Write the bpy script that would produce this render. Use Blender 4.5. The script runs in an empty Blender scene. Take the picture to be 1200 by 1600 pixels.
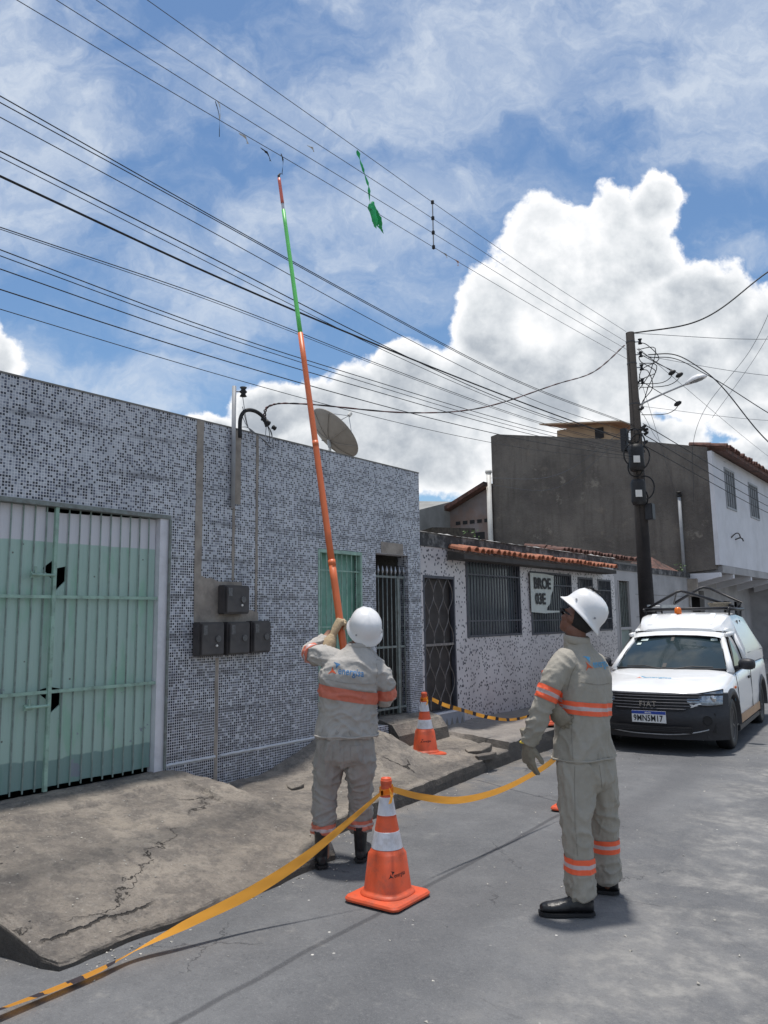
import bpy, bmesh, math, random
from mathutils import Vector, Matrix, noise
from mathutils.bvhtree import BVHTree
random.seed(7)
R = math.radians
V = Vector
scene = bpy.context.scene
col = scene.collection

# ------------------------------------------------------------------ camera, sky, sun, exposure
cam_d = bpy.data.cameras.new('camera')
cam = bpy.data.objects.new('camera', cam_d)
col.objects.link(cam)
scene.camera = cam
cam_d.sensor_fit = 'VERTICAL'
cam_d.sensor_height = 36.0
cam_d.lens = 27.0
cam_d.clip_start = 0.05
cam_d.clip_end = 3000
_r = V((0.78882, 0.61445, -0.01452)); _u = V((0.09655, -0.10056, 0.99024)); _f = V((-0.60699, 0.78252, 0.13865))
m3 = Matrix((_r, _u, -_f)).transposed()
cam.matrix_world = Matrix.Translation((0, 0, 1.62)) @ m3.to_4x4()

SUN_DIR = V((-0.07, 0.07, 1.0)).normalized()
sun_d = bpy.data.lights.new('sun', 'SUN')
sun_d.energy = 2.9
sun_d.angle = R(3.5)
sun_d.color = (1.0, 0.95, 0.88)
sun = bpy.data.objects.new('sun', sun_d)
sun.rotation_euler = SUN_DIR.to_track_quat('Z', 'Y').to_euler()
col.objects.link(sun)
scene.view_settings.view_transform = 'Standard'
scene.view_settings.look = 'None'
scene.view_settings.gamma = 1.0
scene.view_settings.use_curve_mapping = False
scene.view_settings.exposure = 0.40
try:
    scene.cycles.max_bounces = 6
except Exception:
    pass


class NT:
    """small helper for building node trees"""
    def __init__(s, tree):
        s.t = tree; s.n = tree.nodes; s.l = tree.links
    def node(s, typ, **kw):
        n = s.n.new(typ)
        for k, v in kw.items():
            setattr(n, k, v)
        return n
    def put(s, sock, v):
        if v is None:
            return
        if isinstance(v, bpy.types.NodeSocket):
            s.l.new(v, sock)
        else:
            if hasattr(sock, 'default_value'):
                dv = sock.default_value
                try:
                    if hasattr(dv, '__len__') and not hasattr(v, '__len__'):
                        v = [v] * len(dv)
                    if hasattr(dv, '__len__') and len(dv) == 4 and len(v) == 3:
                        v = (*v, 1.0)
                except TypeError:
                    pass
                sock.default_value = v
    def m(s, op, a, b=None, c=None, clamp=False):
        n = s.node('ShaderNodeMath', operation=op); n.use_clamp = clamp
        s.put(n.inputs[0], a); s.put(n.inputs[1], b)
        if c is not None: s.put(n.inputs[2], c)
        return n.outputs[0]
    def vm(s, op, a, b=None):
        n = s.node('ShaderNodeVectorMath', operation=op)
        s.put(n.inputs[0], a)
        if b is not None:
            if op == 'SCALE': s.put(n.inputs[3], b)
            else: s.put(n.inputs[1], b)
        return n.outputs[1] if op in ('DOT_PRODUCT', 'LENGTH') else n.outputs[0]
    def comb(s, x, y, z):
        n = s.node('ShaderNodeCombineXYZ')
        s.put(n.inputs[0], x); s.put(n.inputs[1], y); s.put(n.inputs[2], z)
        return n.outputs[0]
    def sep(s, v):
        n = s.node('ShaderNodeSeparateXYZ'); s.put(n.inputs[0], v)
        return n.outputs
    def noise(s, vec, scale, detail=4, rough=0.55, dist=0.0):
        n = s.node('ShaderNodeTexNoise')
        s.put(n.inputs['Vector'], vec); s.put(n.inputs['Scale'], scale)
        s.put(n.inputs['Detail'], detail); s.put(n.inputs['Roughness'], rough)
        s.put(n.inputs['Distortion'], dist)
        return n.outputs['Fac']
    def white(s, vec):
        n = s.node('ShaderNodeTexWhiteNoise'); s.put(n.inputs['Vector'], vec)
        return n.outputs['Value']
    def vor(s, vec, scale, feature='F1', metric='EUCLIDEAN', rnd=1.0):
        n = s.node('ShaderNodeTexVoronoi', feature=feature)
        if feature != 'DISTANCE_TO_EDGE': n.distance = metric
        s.put(n.inputs['Vector'], vec); s.put(n.inputs['Scale'], scale); s.put(n.inputs['Randomness'], rnd)
        return n.outputs['Distance']
    def step(s, v, lo, hi, a=0.0, b=1.0):
        n = s.node('ShaderNodeMapRange', interpolation_type='SMOOTHSTEP')
        s.put(n.inputs[0], v); s.put(n.inputs[1], lo); s.put(n.inputs[2], hi); s.put(n.inputs[3], a); s.put(n.inputs[4], b)
        return n.outputs[0]
    def mix(s, f, a, b, mode='MIX'):
        n = s.node('ShaderNodeMix', data_type='RGBA', blend_type=mode)
        s.put(n.inputs[0], f); s.put(n.inputs[6], a); s.put(n.inputs[7], b)
        return n.outputs[2]
    def ramp(s, v, stops, interp='LINEAR'):
        n = s.node('ShaderNodeValToRGB'); n.color_ramp.interpolation = interp
        cr = n.color_ramp
        while len(cr.elements) < len(stops): cr.elements.new(0.5)
        for e, (p, c) in zip(cr.elements, stops):
            e.position = p; e.color = (*c, 1) if len(c) == 3 else c
        s.put(n.inputs[0], v)
        return n.outputs[0]


# ---- world: Nishita sky with procedural clouds
world = bpy.data.worlds.new('World')
scene.world = world
world.use_nodes = True
world.node_tree.nodes.clear()
W = NT(world.node_tree)
sky = W.node('ShaderNodeTexSky', sky_type='NISHITA')
sky.sun_disc = False
sky.sun_elevation = math.asin(SUN_DIR.z)
sky.sun_rotation = math.atan2(SUN_DIR.x, SUN_DIR.y)
sky.altitude = 50; sky.air_density = 1.0; sky.dust_density = 0.6; sky.ozone_density = 2.0
SKY_STRENGTH = 0.10
CLOUD_GAIN = 0.84 / SKY_STRENGTH
d = W.node('ShaderNodeTexCoord').outputs['Generated']
dz = W.sep(d)[2]
# tangent plane coordinates about a fixed direction of the sky, north-west above the street
fd = W.vm('DOT_PRODUCT', d, tuple(_f)); rd = W.vm('DOT_PRODUCT', d, tuple(_r)); ud = W.vm('DOT_PRODUCT', d, tuple(_u))
fs = W.m('MAXIMUM', fd, 0.08)
U = W.m('DIVIDE', rd, fs); VV = W.m('DIVIDE', ud, fs)
uv = W.comb(U, VV, 0.0)
front = W.step(fd, 0.3, 0.55)
wob = W.node('ShaderNodeTexNoise'); W.put(wob.inputs['Vector'], uv); wob.inputs['Scale'].default_value = 9; wob.inputs['Detail'].default_value = 5
wv = W.vm('SCALE', W.vm('SUBTRACT', wob.outputs['Color'], (0.5, 0.5, 0.5)), 0.075)
uvw = W.vm('ADD', uv, wv)
def blob_field(vec, blobs):
    out = None
    for (px, py, rx, ry) in blobs:
        c = ((px - 600) / 1200, (800 - py) / 1200, 0)
        q = W.vm('MULTIPLY', W.vm('SUBTRACT', vec, c), (1200 / rx, 1200 / ry, 1))
        v = W.m('SUBTRACT', 1.0, W.vm('LENGTH', q))
        if out is None: out = v
        else:
            n = W.node('ShaderNodeMath', operation='SMOOTH_MAX')
            W.put(n.inputs[0], out); W.put(n.inputs[1], v); n.inputs[2].default_value = 0.12
            out = n.outputs[0]
    return out
CUM = [(868, 372, 78, 82), (945, 335, 62, 62), (1022, 318, 52, 52), (1000, 395, 85, 90), (900, 450, 170, 110), (775, 470, 72, 75),
       (770, 530, 70, 90), (850, 590, 150, 110), (960, 560, 130, 140), (1095, 480, 120, 85), (1180, 520, 120, 90), (1090, 580, 200, 90),
       (640, 590, 90, 62), (730, 620, 120, 90), (590, 640, 120, 70), (500, 645, 80, 55), (430, 650, 75, 50), (330, 690, 90, 40), (620, 700, 230, 90), (560, 610, 60, 55),
       (1190, 660, 95, 45), (1010, 690, 110, 40), (1230, 740, 150, 60), (-10, 560, 50, 62), (-60, 560, 90, 90), (880, 640, 60, 30)]
cum = blob_field(uvw, CUM)
n1 = W.noise(uv, 13.0, 9, 0.6)
dens = W.m('ADD', cum, W.m('MULTIPLY', W.m('SUBTRACT', n1, 0.5), 1.05))
dens = W.m('ADD', dens, W.m('MULTIPLY', W.m('SUBTRACT', W.noise(uvw, 38.0, 8, 0.62), 0.5), 0.34))
a_cum = W.step(dens, 0.0, 0.20)
# light from above: compare with the field sampled higher up
up = W.vm('ADD', uv, (-0.012, 0.022, 0))
n2 = W.noise(up, 13.0, 9, 0.6)
emb = W.m('SUBTRACT', n1, n2)
n3 = W.noise(uvw, 5.0, 3, 0.5)
inner = W.step(dens, 0.05, 0.62)
lowg = W.step(VV, 0.02, 0.42, 1.0, 0.0)
sh = W.m('MULTIPLY', inner, W.m('ADD', 0.38, W.m('ADD', W.m('MULTIPLY', lowg, 0.42), W.m('MULTIPLY', W.m('SUBTRACT', n3, 0.5), 1.3))))
lum = W.m('SUBTRACT', W.m('ADD', 0.90, W.m('MULTIPLY', emb, 0.85)), W.m('MULTIPLY', sh, 0.62), clamp=True)
ccol = W.ramp(lum, [(0.0, (0.26, 0.30, 0.36)), (0.38, (0.44, 0.48, 0.53)), (0.62, (0.70, 0.73, 0.76)), (0.9, (1.0, 1.0, 1.01))])
# thin veil clouds
vq = W.vm('ADD', W.vm('MULTIPLY', uv, (1.0, 1.9, 1.0)), W.vm('SCALE', W.vm('SUBTRACT', wob.outputs['Color'], (0.5, 0.5, 0.5)), 0.35))
v1 = W.noise(vq, 2.6, 8, 0.62)
VEIL = [(10, 560, 80, 80), (170, 600, 60, 25), (90, 330, 130, 60), (10, 330, 90, 90), (40, 110, 100, 110), (900, 60, 520, 190), (1150, 130, 260, 130), (60, 150, 120, 190), (60, 350, 130, 90), (20, 20, 90, 110), (1160, 390, 110, 45), (600, 300, 330, 90), (240, 590, 160, 50), (600, 150, 320, 170), (330, 430, 300, 120)]
vb = blob_field(uvw, VEIL)
veil = W.step(W.m('ADD', W.m('MULTIPLY', vb, 0.38), W.m('MULTIPLY', W.m('SUBTRACT', v1, 0.5), 2.0)), -0.22, 0.42)
veil = W.m('MULTIPLY', veil, W.m('ADD', 0.38, W.m('MULTIPLY', W.step(W.noise(vq, 7.0, 8, 0.65), 0.35, 0.7), 0.42)))
# unseen rest of the sky: broken cloud, cover raised to neutralise blue ambient light
pl = W.vm('DIVIDE', d, W.comb(W.m('ADD', W.m('ABSOLUTE', dz), 0.22), W.m('ADD', W.m('ABSOLUTE', dz), 0.22), W.m('ADD', W.m('ABSOLUTE', dz), 0.22)))
g1 = W.noise(pl, 2.2, 8, 0.6)
inview = W.step(W.vm('LENGTH', uv), 0.85, 1.15, 1.0, 0.0)
inview = W.m('MULTIPLY', inview, front)
gen = W.m('MULTIPLY', W.step(g1, 0.43, 0.56), W.m('SUBTRACT', 1.0, inview))
gcol = W.ramp(W.noise(pl, 3.7, 5, 0.6), [(0.3, (0.42, 0.46, 0.52)), (0.62, (0.88, 0.90, 0.93))])
base = W.mix(1.0, sky.outputs[0], (0.78, 0.92, 0.99), 'MULTIPLY')
gain = lambda c: W.vm('SCALE', c, CLOUD_GAIN)
c1 = W.mix(W.m('MULTIPLY', veil, front), base, gain((0.66, 0.72, 0.80)))
c2 = W.mix(W.m('MULTIPLY', a_cum, front), c1, gain(ccol))
c3 = W.mix(gen, c2, gain(gcol))
bg = W.node('ShaderNodeBackground'); W.put(bg.inputs[0], c3); bg.inputs[1].default_value = SKY_STRENGTH
wo = W.node('ShaderNodeOutputWorld'); W.l.new(bg.outputs[0], wo.inputs[0])

# ------------------------------------------------------------------ object helpers
def tag(o, label=None, cat=None, group=None, kind=None):
    if label: o['label'] = label
    if cat: o['category'] = cat
    if group: o['group'] = group
    if kind: o['kind'] = kind
    return o

def thing(name, label, cat, loc=(0, 0, 0), rz=0.0, group=None, mat=None):
    o = bpy.data.objects.new(name, None)
    col.objects.link(o)
    o.empty_display_size = 0.2
    if mat is not None: o.matrix_world = mat
    else:
        o.location = loc; o.rotation_euler = (0, 0, rz)
    return tag(o, label, cat, group)

def link_mesh(name, me, mats, parent=None):
    o = bpy.data.objects.new(name, me)
    for m_ in (mats if isinstance(mats, (list, tuple)) else [mats]):
        if m_ is not None and len(me.materials) < len(mats if isinstance(mats, (list, tuple)) else [mats]): me.materials.append(m_)
    col.objects.link(o)
    if parent is not None: o.parent = parent
    return o

def copy_tree(o, parent=None):
    c = o.copy(); col.objects.link(c)
    if parent is not None: c.parent = parent
    for ch in list(o.children): copy_tree(ch, c)
    return c

class MB:
    def __init__(s): s.v = []; s.f = []; s.mi = []; s.cur = 0
    def add(s, vs, fs):
        b = len(s.v); s.v += [tuple(p) for p in vs]
        s.f += [tuple(b + i for i in q) for q in fs]; s.mi += [s.cur] * len(fs)
        return s
    def box(s, lo, hi, M=None):
        (x0, y0, z0), (x1, y1, z1) = lo, hi
        vs = [V(p) for p in ((x0,y0,z0),(x1,y0,z0),(x1,y1,z0),(x0,y1,z0),(x0,y0,z1),(x1,y0,z1),(x1,y1,z1),(x0,y1,z1))]
        if M is not None: vs = [M @ p for p in vs]
        return s.add(vs, [(0,3,2,1),(4,5,6,7),(0,1,5,4),(1,2,6,5),(2,3,7,6),(3,0,4,7)])
    def hexa(s, vs):
        return s.add(vs, [(0,3,2,1),(4,5,6,7),(0,1,5,4),(1,2,6,5),(2,3,7,6),(3,0,4,7)])
    def loft(s, rings, closed=True, caps=True):
        n = len(rings[0]); vs = [p for r in rings for p in r]; fs = []
        for i in range(len(rings) - 1):
            for j in range(n if closed else n - 1):
                k = (j + 1) % n
                fs.append((i*n+j, i*n+k, (i+1)*n+k, (i+1)*n+j))
        if caps and closed:
            fs.append(tuple(range(n - 1, -1, -1))); fs.append(tuple((len(rings)-1)*n + j for j in range(n)))
        return s.add(vs, fs)
    def tube(s, pts, rad, n=8, ref=None, caps=True):
        pts = [V(p) for p in pts]
        if not hasattr(rad, '__len__'): rad = [rad] * len(pts)
        rings = []
        up = None
        for i, p in enumerate(pts):
            t = (pts[min(i+1, len(pts)-1)] - pts[max(i-1, 0)])
            if t.length < 1e-9: t = V((0, 0, 1))
            t.normalize()
            if ref is not None: a = V(ref)
            elif up is None: a = V((0, 0, 1)) if abs(t.z) < 0.9 else V((1, 0, 0))
            else: a = up
            a = (a - t * a.dot(t))
            if a.length < 1e-4: a = t.orthogonal()
            a.normalize(); up = a
            b = t.cross(a)
            r = rad[i]; ra, rb = (r if hasattr(r, '__len__') else (r, r))
            rings.append([p + a * (ra * math.cos(2*math.pi*k/n)) + b * (rb * math.sin(2*math.pi*k/n)) for k in range(n)])
        return s.loft(rings, True, caps)
    def lathe(s, prof, n=24, M=None, sq=None):
        rings = []
        for (r, z) in prof:
            ring = []
            for k in range(n):
                a = 2 * math.pi * k / n
                p = V((r * math.cos(a), r * math.sin(a), z))
                ring.append(M @ p if M is not None else p)
            rings.append(ring)
        return s.loft(rings, True, True)
    def grid(s, rows):
        n = len(rows[0]); vs = [p for r in rows for p in r]; fs = []
        for i in range(len(rows) - 1):
            for j in range(n - 1):
                fs.append((i*n+j, i*n+j+1, (i+1)*n+j+1, (i+1)*n+j))
        return s.add(vs, fs)
    def mesh(s, name, smooth=False):
        me = bpy.data.meshes.new(name)
        me.from_pydata(s.v, [], s.f)
        me.polygons.foreach_set('material_index', s.mi)
        if smooth: me.polygons.foreach_set('use_smooth', [True] * len(me.polygons))
        me.update()
        return me
    def build(s, name, mats, parent=None, smooth=False, bevel=0.0, fix=True):
        me = s.mesh(name, smooth)
        if fix:
            bm = bmesh.new(); bm.from_mesh(me)
            bmesh.ops.recalc_face_normals(bm, faces=bm.faces)
            if bevel: bmesh.ops.bevel(bm, geom=list(bm.edges), offset=bevel, segments=2, affect='EDGES', clamp_overlap=True)
            bm.to_mesh(me); bm.free()
        return link_mesh(name, me, mats, parent)

def catmull(pts, k=4):
    pts = [V(p) for p in pts]; out = []
    P = [pts[0]] + pts + [pts[-1]]
    for i in range(1, len(P) - 2):
        for j in range(k):
            t = j / k
            a, b, c, e = P[i-1], P[i], P[i+1], P[i+2]
            out.append(0.5 * ((2*b) + (c - a)*t + (2*a - 5*b + 4*c - e)*t*t + (3*b - a - 3*c + e)*t*t*t))
    out.append(pts[-1])
    return out

def lerp(a, b, t): return a + (b - a) * t
def interp(x, table):
    if x <= table[0][0]: return table[0][1]
    for (a, va), (b, vb) in zip(table, table[1:]):
        if x <= b: return lerp(va, vb, (x - a) / (b - a))
    return table[-1][1]
def sst(x, a, b):
    t = max(0, min(1, (x - a) / (b - a))); return t * t * (3 - 2 * t)

# ------------------------------------------------------------------ materials
def mat(name, color, rough=0.75, var=0.12, vs=6.0, bump=0.0, bs=60.0, metal=0.0, spec=0.5, coord='Object', dirt=None, ds=2.0, damt=0.5, coat=0.0, trans=0.0):
    m_ = bpy.data.materials.new(name); m_.use_nodes = True
    T = NT(m_.node_tree); b = T.n['Principled BSDF']
    co = T.node('ShaderNodeTexCoord').outputs[coord]
    c = color
    n = T.noise(co, vs, 6, 0.6)
    cc = T.mix(T.step(n, 0.25, 0.75), tuple(x * (1 - var) for x in c), tuple(min(1, x * (1 + var)) for x in c))
    if dirt is not None:
        dn = T.noise(co, ds, 7, 0.65)
        cc = T.mix(T.m('MULTIPLY', T.step(dn, 0.42, 0.7), damt), cc, dirt)
    T.put(b.inputs['Base Color'], cc)
    b.inputs['Roughness'].default_value = rough; b.inputs['Metallic'].default_value = metal
    b.inputs['Specular IOR Level'].default_value = spec
    b.inputs['Coat Weight'].default_value = coat
    if bump:
        bn = T.node('ShaderNodeBump'); bn.inputs['Strength'].default_value = bump; bn.inputs['Distance'].default_value = 0.01
        T.put(bn.inputs['Height'], T.noise(co, bs, 5, 0.6)); T.l.new(bn.outputs[0], b.inputs['Normal'])
    return m_

def node_mat(name):
    m_ = bpy.data.materials.new(name); m_.use_nodes = True
    T = NT(m_.node_tree)
    return m_, T, T.n['Principled BSDF']

def bump_to(T, b, h, strength=0.5, dist=0.01):
    bn = T.node('ShaderNodeBump'); bn.inputs['Strength'].default_value = strength; bn.inputs['Distance'].default_value = dist
    T.put(bn.inputs['Height'], h); T.l.new(bn.outputs[0], b.inputs['Normal'])

def make_mosaic():
    m_, T, b = node_mat('mosaic tile')
    co = T.node('ShaderNodeTexCoord').outputs['Object']
    x, y, z = T.sep(co)
    # use the horizontal direction the face runs in
    g = T.sep(T.node('ShaderNodeNewGeometry').outputs['Normal'])
    side = T.m('GREATER_THAN', T.m('ABSOLUTE', g[1]), 0.7)
    h = T.m('ADD', T.m('MULTIPLY', y, T.m('SUBTRACT', 1.0, side)), T.m('MULTIPLY', x, side))
    p = 0.0225
    hu = T.m('DIVIDE', h, p); vu = T.m('DIVIDE', z, p)
    cu, cv = T.m('FLOOR', hu), T.m('FLOOR', vu)
    fu, fv = T.m('FRACT', hu), T.m('FRACT', vu)
    rnd = T.white(T.comb(cu, cv, 3.0)); rnd2 = T.white(T.comb(cu, cv, 9.0))
    big = T.noise(T.comb(0.0, h, z), 1.1, 4, 0.6)
    rr = T.m('ADD', T.m('ADD', rnd, T.m('MULTIPLY', T.m('SUBTRACT', z, 2.6), 0.14)), T.m('MULTIPLY', T.m('SUBTRACT', 0.5, big), 0.35))
    c = T.ramp(rr, [(0.0, (0.012, 0.015, 0.03)), (0.32, (0.075, 0.085, 0.13)), (0.48, (0.19, 0.21, 0.27)), (0.64, (0.43, 0.455, 0.51))], 'CONSTANT')
    c = T.mix(T.m('MULTIPLY', rnd2, 0.12), c, (0.10, 0.11, 0.15))
    eu = T.m('MINIMUM', fu, T.m('SUBTRACT', 1.0, fu)); ev = T.m('MINIMUM', fv, T.m('SUBTRACT', 1.0, fv))
    e = T.m('MINIMUM', eu, ev)
    grout = T.step(e, 0.085, 0.13, 1.0, 0.0)
    gc = T.mix(T.step(T.noise(co, 3.0, 6, 0.7), 0.4, 0.7), (0.70, 0.71, 0.74), (0.48, 0.49, 0.52))
    c = T.mix(grout, c, gc)
    # soot: seams between mosaic sheets every 0.33 m, broken by noise, and soiled patches lower down
    sv = T.m('FRACT', T.m('DIVIDE', z, 0.335)); sd = T.m('ABSOLUTE', T.m('SUBTRACT', sv, 0.5))
    seam = T.m('MULTIPLY', T.step(sd, 0.0, 0.13, 1.0, 0.0), T.step(T.noise(T.comb(0.0, T.m('MULTIPLY', h, 1.0), T.m('MULTIPLY', z, 3.0)), 2.4, 6, 0.7), 0.40, 0.62))
    st = T.step(T.noise(T.comb(0.0, h, T.m('MULTIPLY', z, 0.8)), 3.5, 8, 0.75), 0.52, 0.72)
    soil = T.m('MAXIMUM', T.m('MULTIPLY', seam, 0.62), T.m('MULTIPLY', st, T.step(z, 1.1, 2.0, 0.6, 0.2)))
    c = T.mix(soil, c, (0.065, 0.065, 0.075))
    T.put(b.inputs['Base Color'], c)
    T.put(b.inputs['Roughness'], T.m('ADD', 0.28, T.m('MULTIPLY', grout, 0.5)))
    bump_to(T, b, T.m('SUBTRACT', T.m('MULTIPLY', rnd2, 0.3), grout), 0.35, 0.003)
    return m_

def make_speckle():
    m_, T, b = node_mat('speckled tile')
    co = T.node('ShaderNodeTexCoord').outputs['Object']
    x, y, z = T.sep(co)
    q = T.comb(0.0, y, z)
    v = T.node('ShaderNodeTexVoronoi', feature='F1', distance='CHEBYCHEV')
    T.put(v.inputs['Vector'], q); v.inputs['Scale'].default_value = 24.0; v.inputs['Randomness'].default_value = 0.85
    spot = T.step(v.outputs['Distance'], 0.27, 0.31, 1.0, 0.0)
    spot = T.m('MULTIPLY', spot, T.m('GREATER_THAN', T.sep(v.outputs['Color'])[0], 0.12))
    fu = T.m('FRACT', T.m('DIVIDE', y, 0.0165)); fv = T.m('FRACT', T.m('DIVIDE', z, 0.0165))
    eg = T.m('MAXIMUM', T.step(fu, 0.0, 0.12, 1.0, 0.0), T.step(fv, 0.0, 0.12, 1.0, 0.0))
    base = T.mix(T.step(T.noise(co, 1.6, 7, 0.65), 0.35, 0.75), (0.60, 0.57, 0.58), (0.46, 0.43, 0.44))
    base = T.mix(T.m('MULTIPLY', eg, 0.25), base, (0.30, 0.28, 0.30))
    c = T.mix(spot, base, T.ramp(T.sep(v.outputs['Color'])[1], [(0.0, (0.015, 0.017, 0.03)), (0.6, (0.05, 0.05, 0.07)), (0.85, (0.16, 0.16, 0.19))]))
    T.put(b.inputs['Base Color'], c); b.inputs['Roughness'].default_value = 0.35
    bump_to(T, b, eg, 0.15, 0.002)
    return m_

def make_road():
    m_, T, b = node_mat('worn asphalt')
    co = T.node('ShaderNodeTexCoord').outputs['Object']
    x, y, z = T.sep(co)
    n = T.noise(co, 0.9, 8, 0.62); n2 = T.noise(co, 9.0, 6, 0.6); n3 = T.noise(co, 140.0, 3, 0.6)
    c = T.mix(T.step(n, 0.3, 0.7), (0.100, 0.103, 0.110), (0.165, 0.168, 0.174))
    c = T.mix(T.m('MULTIPLY', T.step(n2, 0.35, 0.75), 0.35), c, (0.085, 0.088, 0.096))
    c = T.mix(T.m('MULTIPLY', T.step(n3, 0.45, 0.75), 0.25), c, (0.24, 0.24, 0.25))
    n6 = T.noise(co, 42.0, 8, 0.8)
    c = T.mix(T.m('MULTIPLY', T.step(n6, 0.46, 0.36), 0.45), c, (0.06, 0.062, 0.066))
    c = T.mix(T.m('MULTIPLY', T.step(n6, 0.54, 0.66), 0.40), c, (0.26, 0.26, 0.255))
    tyre = T.m('MULTIPLY', T.step(T.m('ABSOLUTE', T.m('ADD', T.m('ADD', x, 2.25), T.m('MULTIPLY', y, 0.04))), 0.02, 0.22, 1.0, 0.0), T.step(n, 0.35, 0.6))
    c = T.mix(T.m('MULTIPLY', tyre, 0.35), c, (0.075, 0.076, 0.082))
    oil = T.step(T.vor(T.vm('ADD', co, T.vm('SCALE', T.comb(n2, n, 0.0), 0.25)), 1.1), 0.13, 0.05, 0.0, 1.0)
    c = T.mix(T.m('MULTIPLY', oil, 0.35), c, (0.07, 0.07, 0.072))
    # pale cement dust towards the middle of the road
    wx = T.m('ADD', x, T.m('MULTIPLY', y, 0.10))
    pale = T.m('MULTIPLY', T.step(wx, -1.9, -0.9), T.step(T.noise(co, 1.7, 9, 0.7), 0.40, 0.60))
    c = T.mix(T.m('MULTIPLY', pale, T.m('ADD', 0.22, T.m('MULTIPLY', T.step(n2, 0.4, 0.65), 0.45))), c, (0.34, 0.33, 0.31))
    pale2 = T.step(T.noise(T.vm('ADD', co, (5.3, 1.0, 0)), 3.1, 9, 0.75), 0.57, 0.72)
    c = T.mix(T.m('MULTIPLY', pale2, 0.35), c, (0.33, 0.32, 0.30))
    # dusty gutter along the kerb
    gut = T.m('MULTIPLY', T.step(x, -4.6, -3.6, 1.0, 0.0), T.step(T.noise(co, 4.0, 7, 0.7), 0.38, 0.62))
    c = T.mix(T.m('MULTIPLY', gut, 0.8), c, (0.29, 0.255, 0.215))
    # flecks of litter and lime
    fl = T.vor(co, 7.0, rnd=1.0)
    fk = T.m('MULTIPLY', T.step(fl, 0.03, 0.07, 1.0, 0.0), T.step(T.noise(co, 2.3, 2), 0.45, 0.6))
    c = T.mix(fk, c, (0.62, 0.60, 0.56))
    # soft dark line running along the street, a narrower joint across it
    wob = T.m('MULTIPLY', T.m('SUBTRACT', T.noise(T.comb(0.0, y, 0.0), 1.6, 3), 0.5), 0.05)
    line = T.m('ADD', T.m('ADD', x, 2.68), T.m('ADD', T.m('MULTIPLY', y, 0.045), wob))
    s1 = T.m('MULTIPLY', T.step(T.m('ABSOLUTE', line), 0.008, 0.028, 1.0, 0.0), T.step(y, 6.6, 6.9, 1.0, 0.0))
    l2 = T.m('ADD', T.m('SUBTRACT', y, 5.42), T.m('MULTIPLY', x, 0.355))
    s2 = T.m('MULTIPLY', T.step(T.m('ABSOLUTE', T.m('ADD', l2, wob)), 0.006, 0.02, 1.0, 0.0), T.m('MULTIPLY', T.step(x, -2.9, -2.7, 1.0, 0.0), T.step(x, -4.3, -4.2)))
    seam = T.m('MAXIMUM', T.m('MULTIPLY', s1, 0.6), T.m('MULTIPLY', s2, 0.6))  # the lengthwise dark line and the cross joint together
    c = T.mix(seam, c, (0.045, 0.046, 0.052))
    cr = T.vor(T.vm('ADD', co, T.vm('SCALE', T.comb(n2, n, 0.0), 0.35)), 0.8, 'DISTANCE_TO_EDGE')
    crack = T.m('MULTIPLY', T.step(cr, 0.0, 0.006, 1.0, 0.0), T.step(T.noise(co, 1.3, 3), 0.52, 0.6))
    c = T.mix(T.m('MULTIPLY', crack, 0.7), c, (0.04, 0.04, 0.045))
    T.put(b.inputs['Base Color'], c); b.inputs['Roughness'].default_value = 0.88
    b.inputs['Specular IOR Level'].default_value = 0.3
    n5 = T.vor(co, 95.0)
    c = T.mix(T.m('MULTIPLY', T.step(n5, 0.28, 0.12), 0.30), c, (0.27, 0.27, 0.275))
    T.put(b.inputs['Base Color'], c)
    bump_to(T, b, T.m('ADD', T.m('ADD', T.m('MULTIPLY', n3, 0.5), T.m('MULTIPLY', n5, -0.6)), T.m('SUBTRACT', T.m('MULTIPLY', n2, 0.8), T.m('ADD', crack, seam))), 0.55, 0.006)
    return m_

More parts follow.
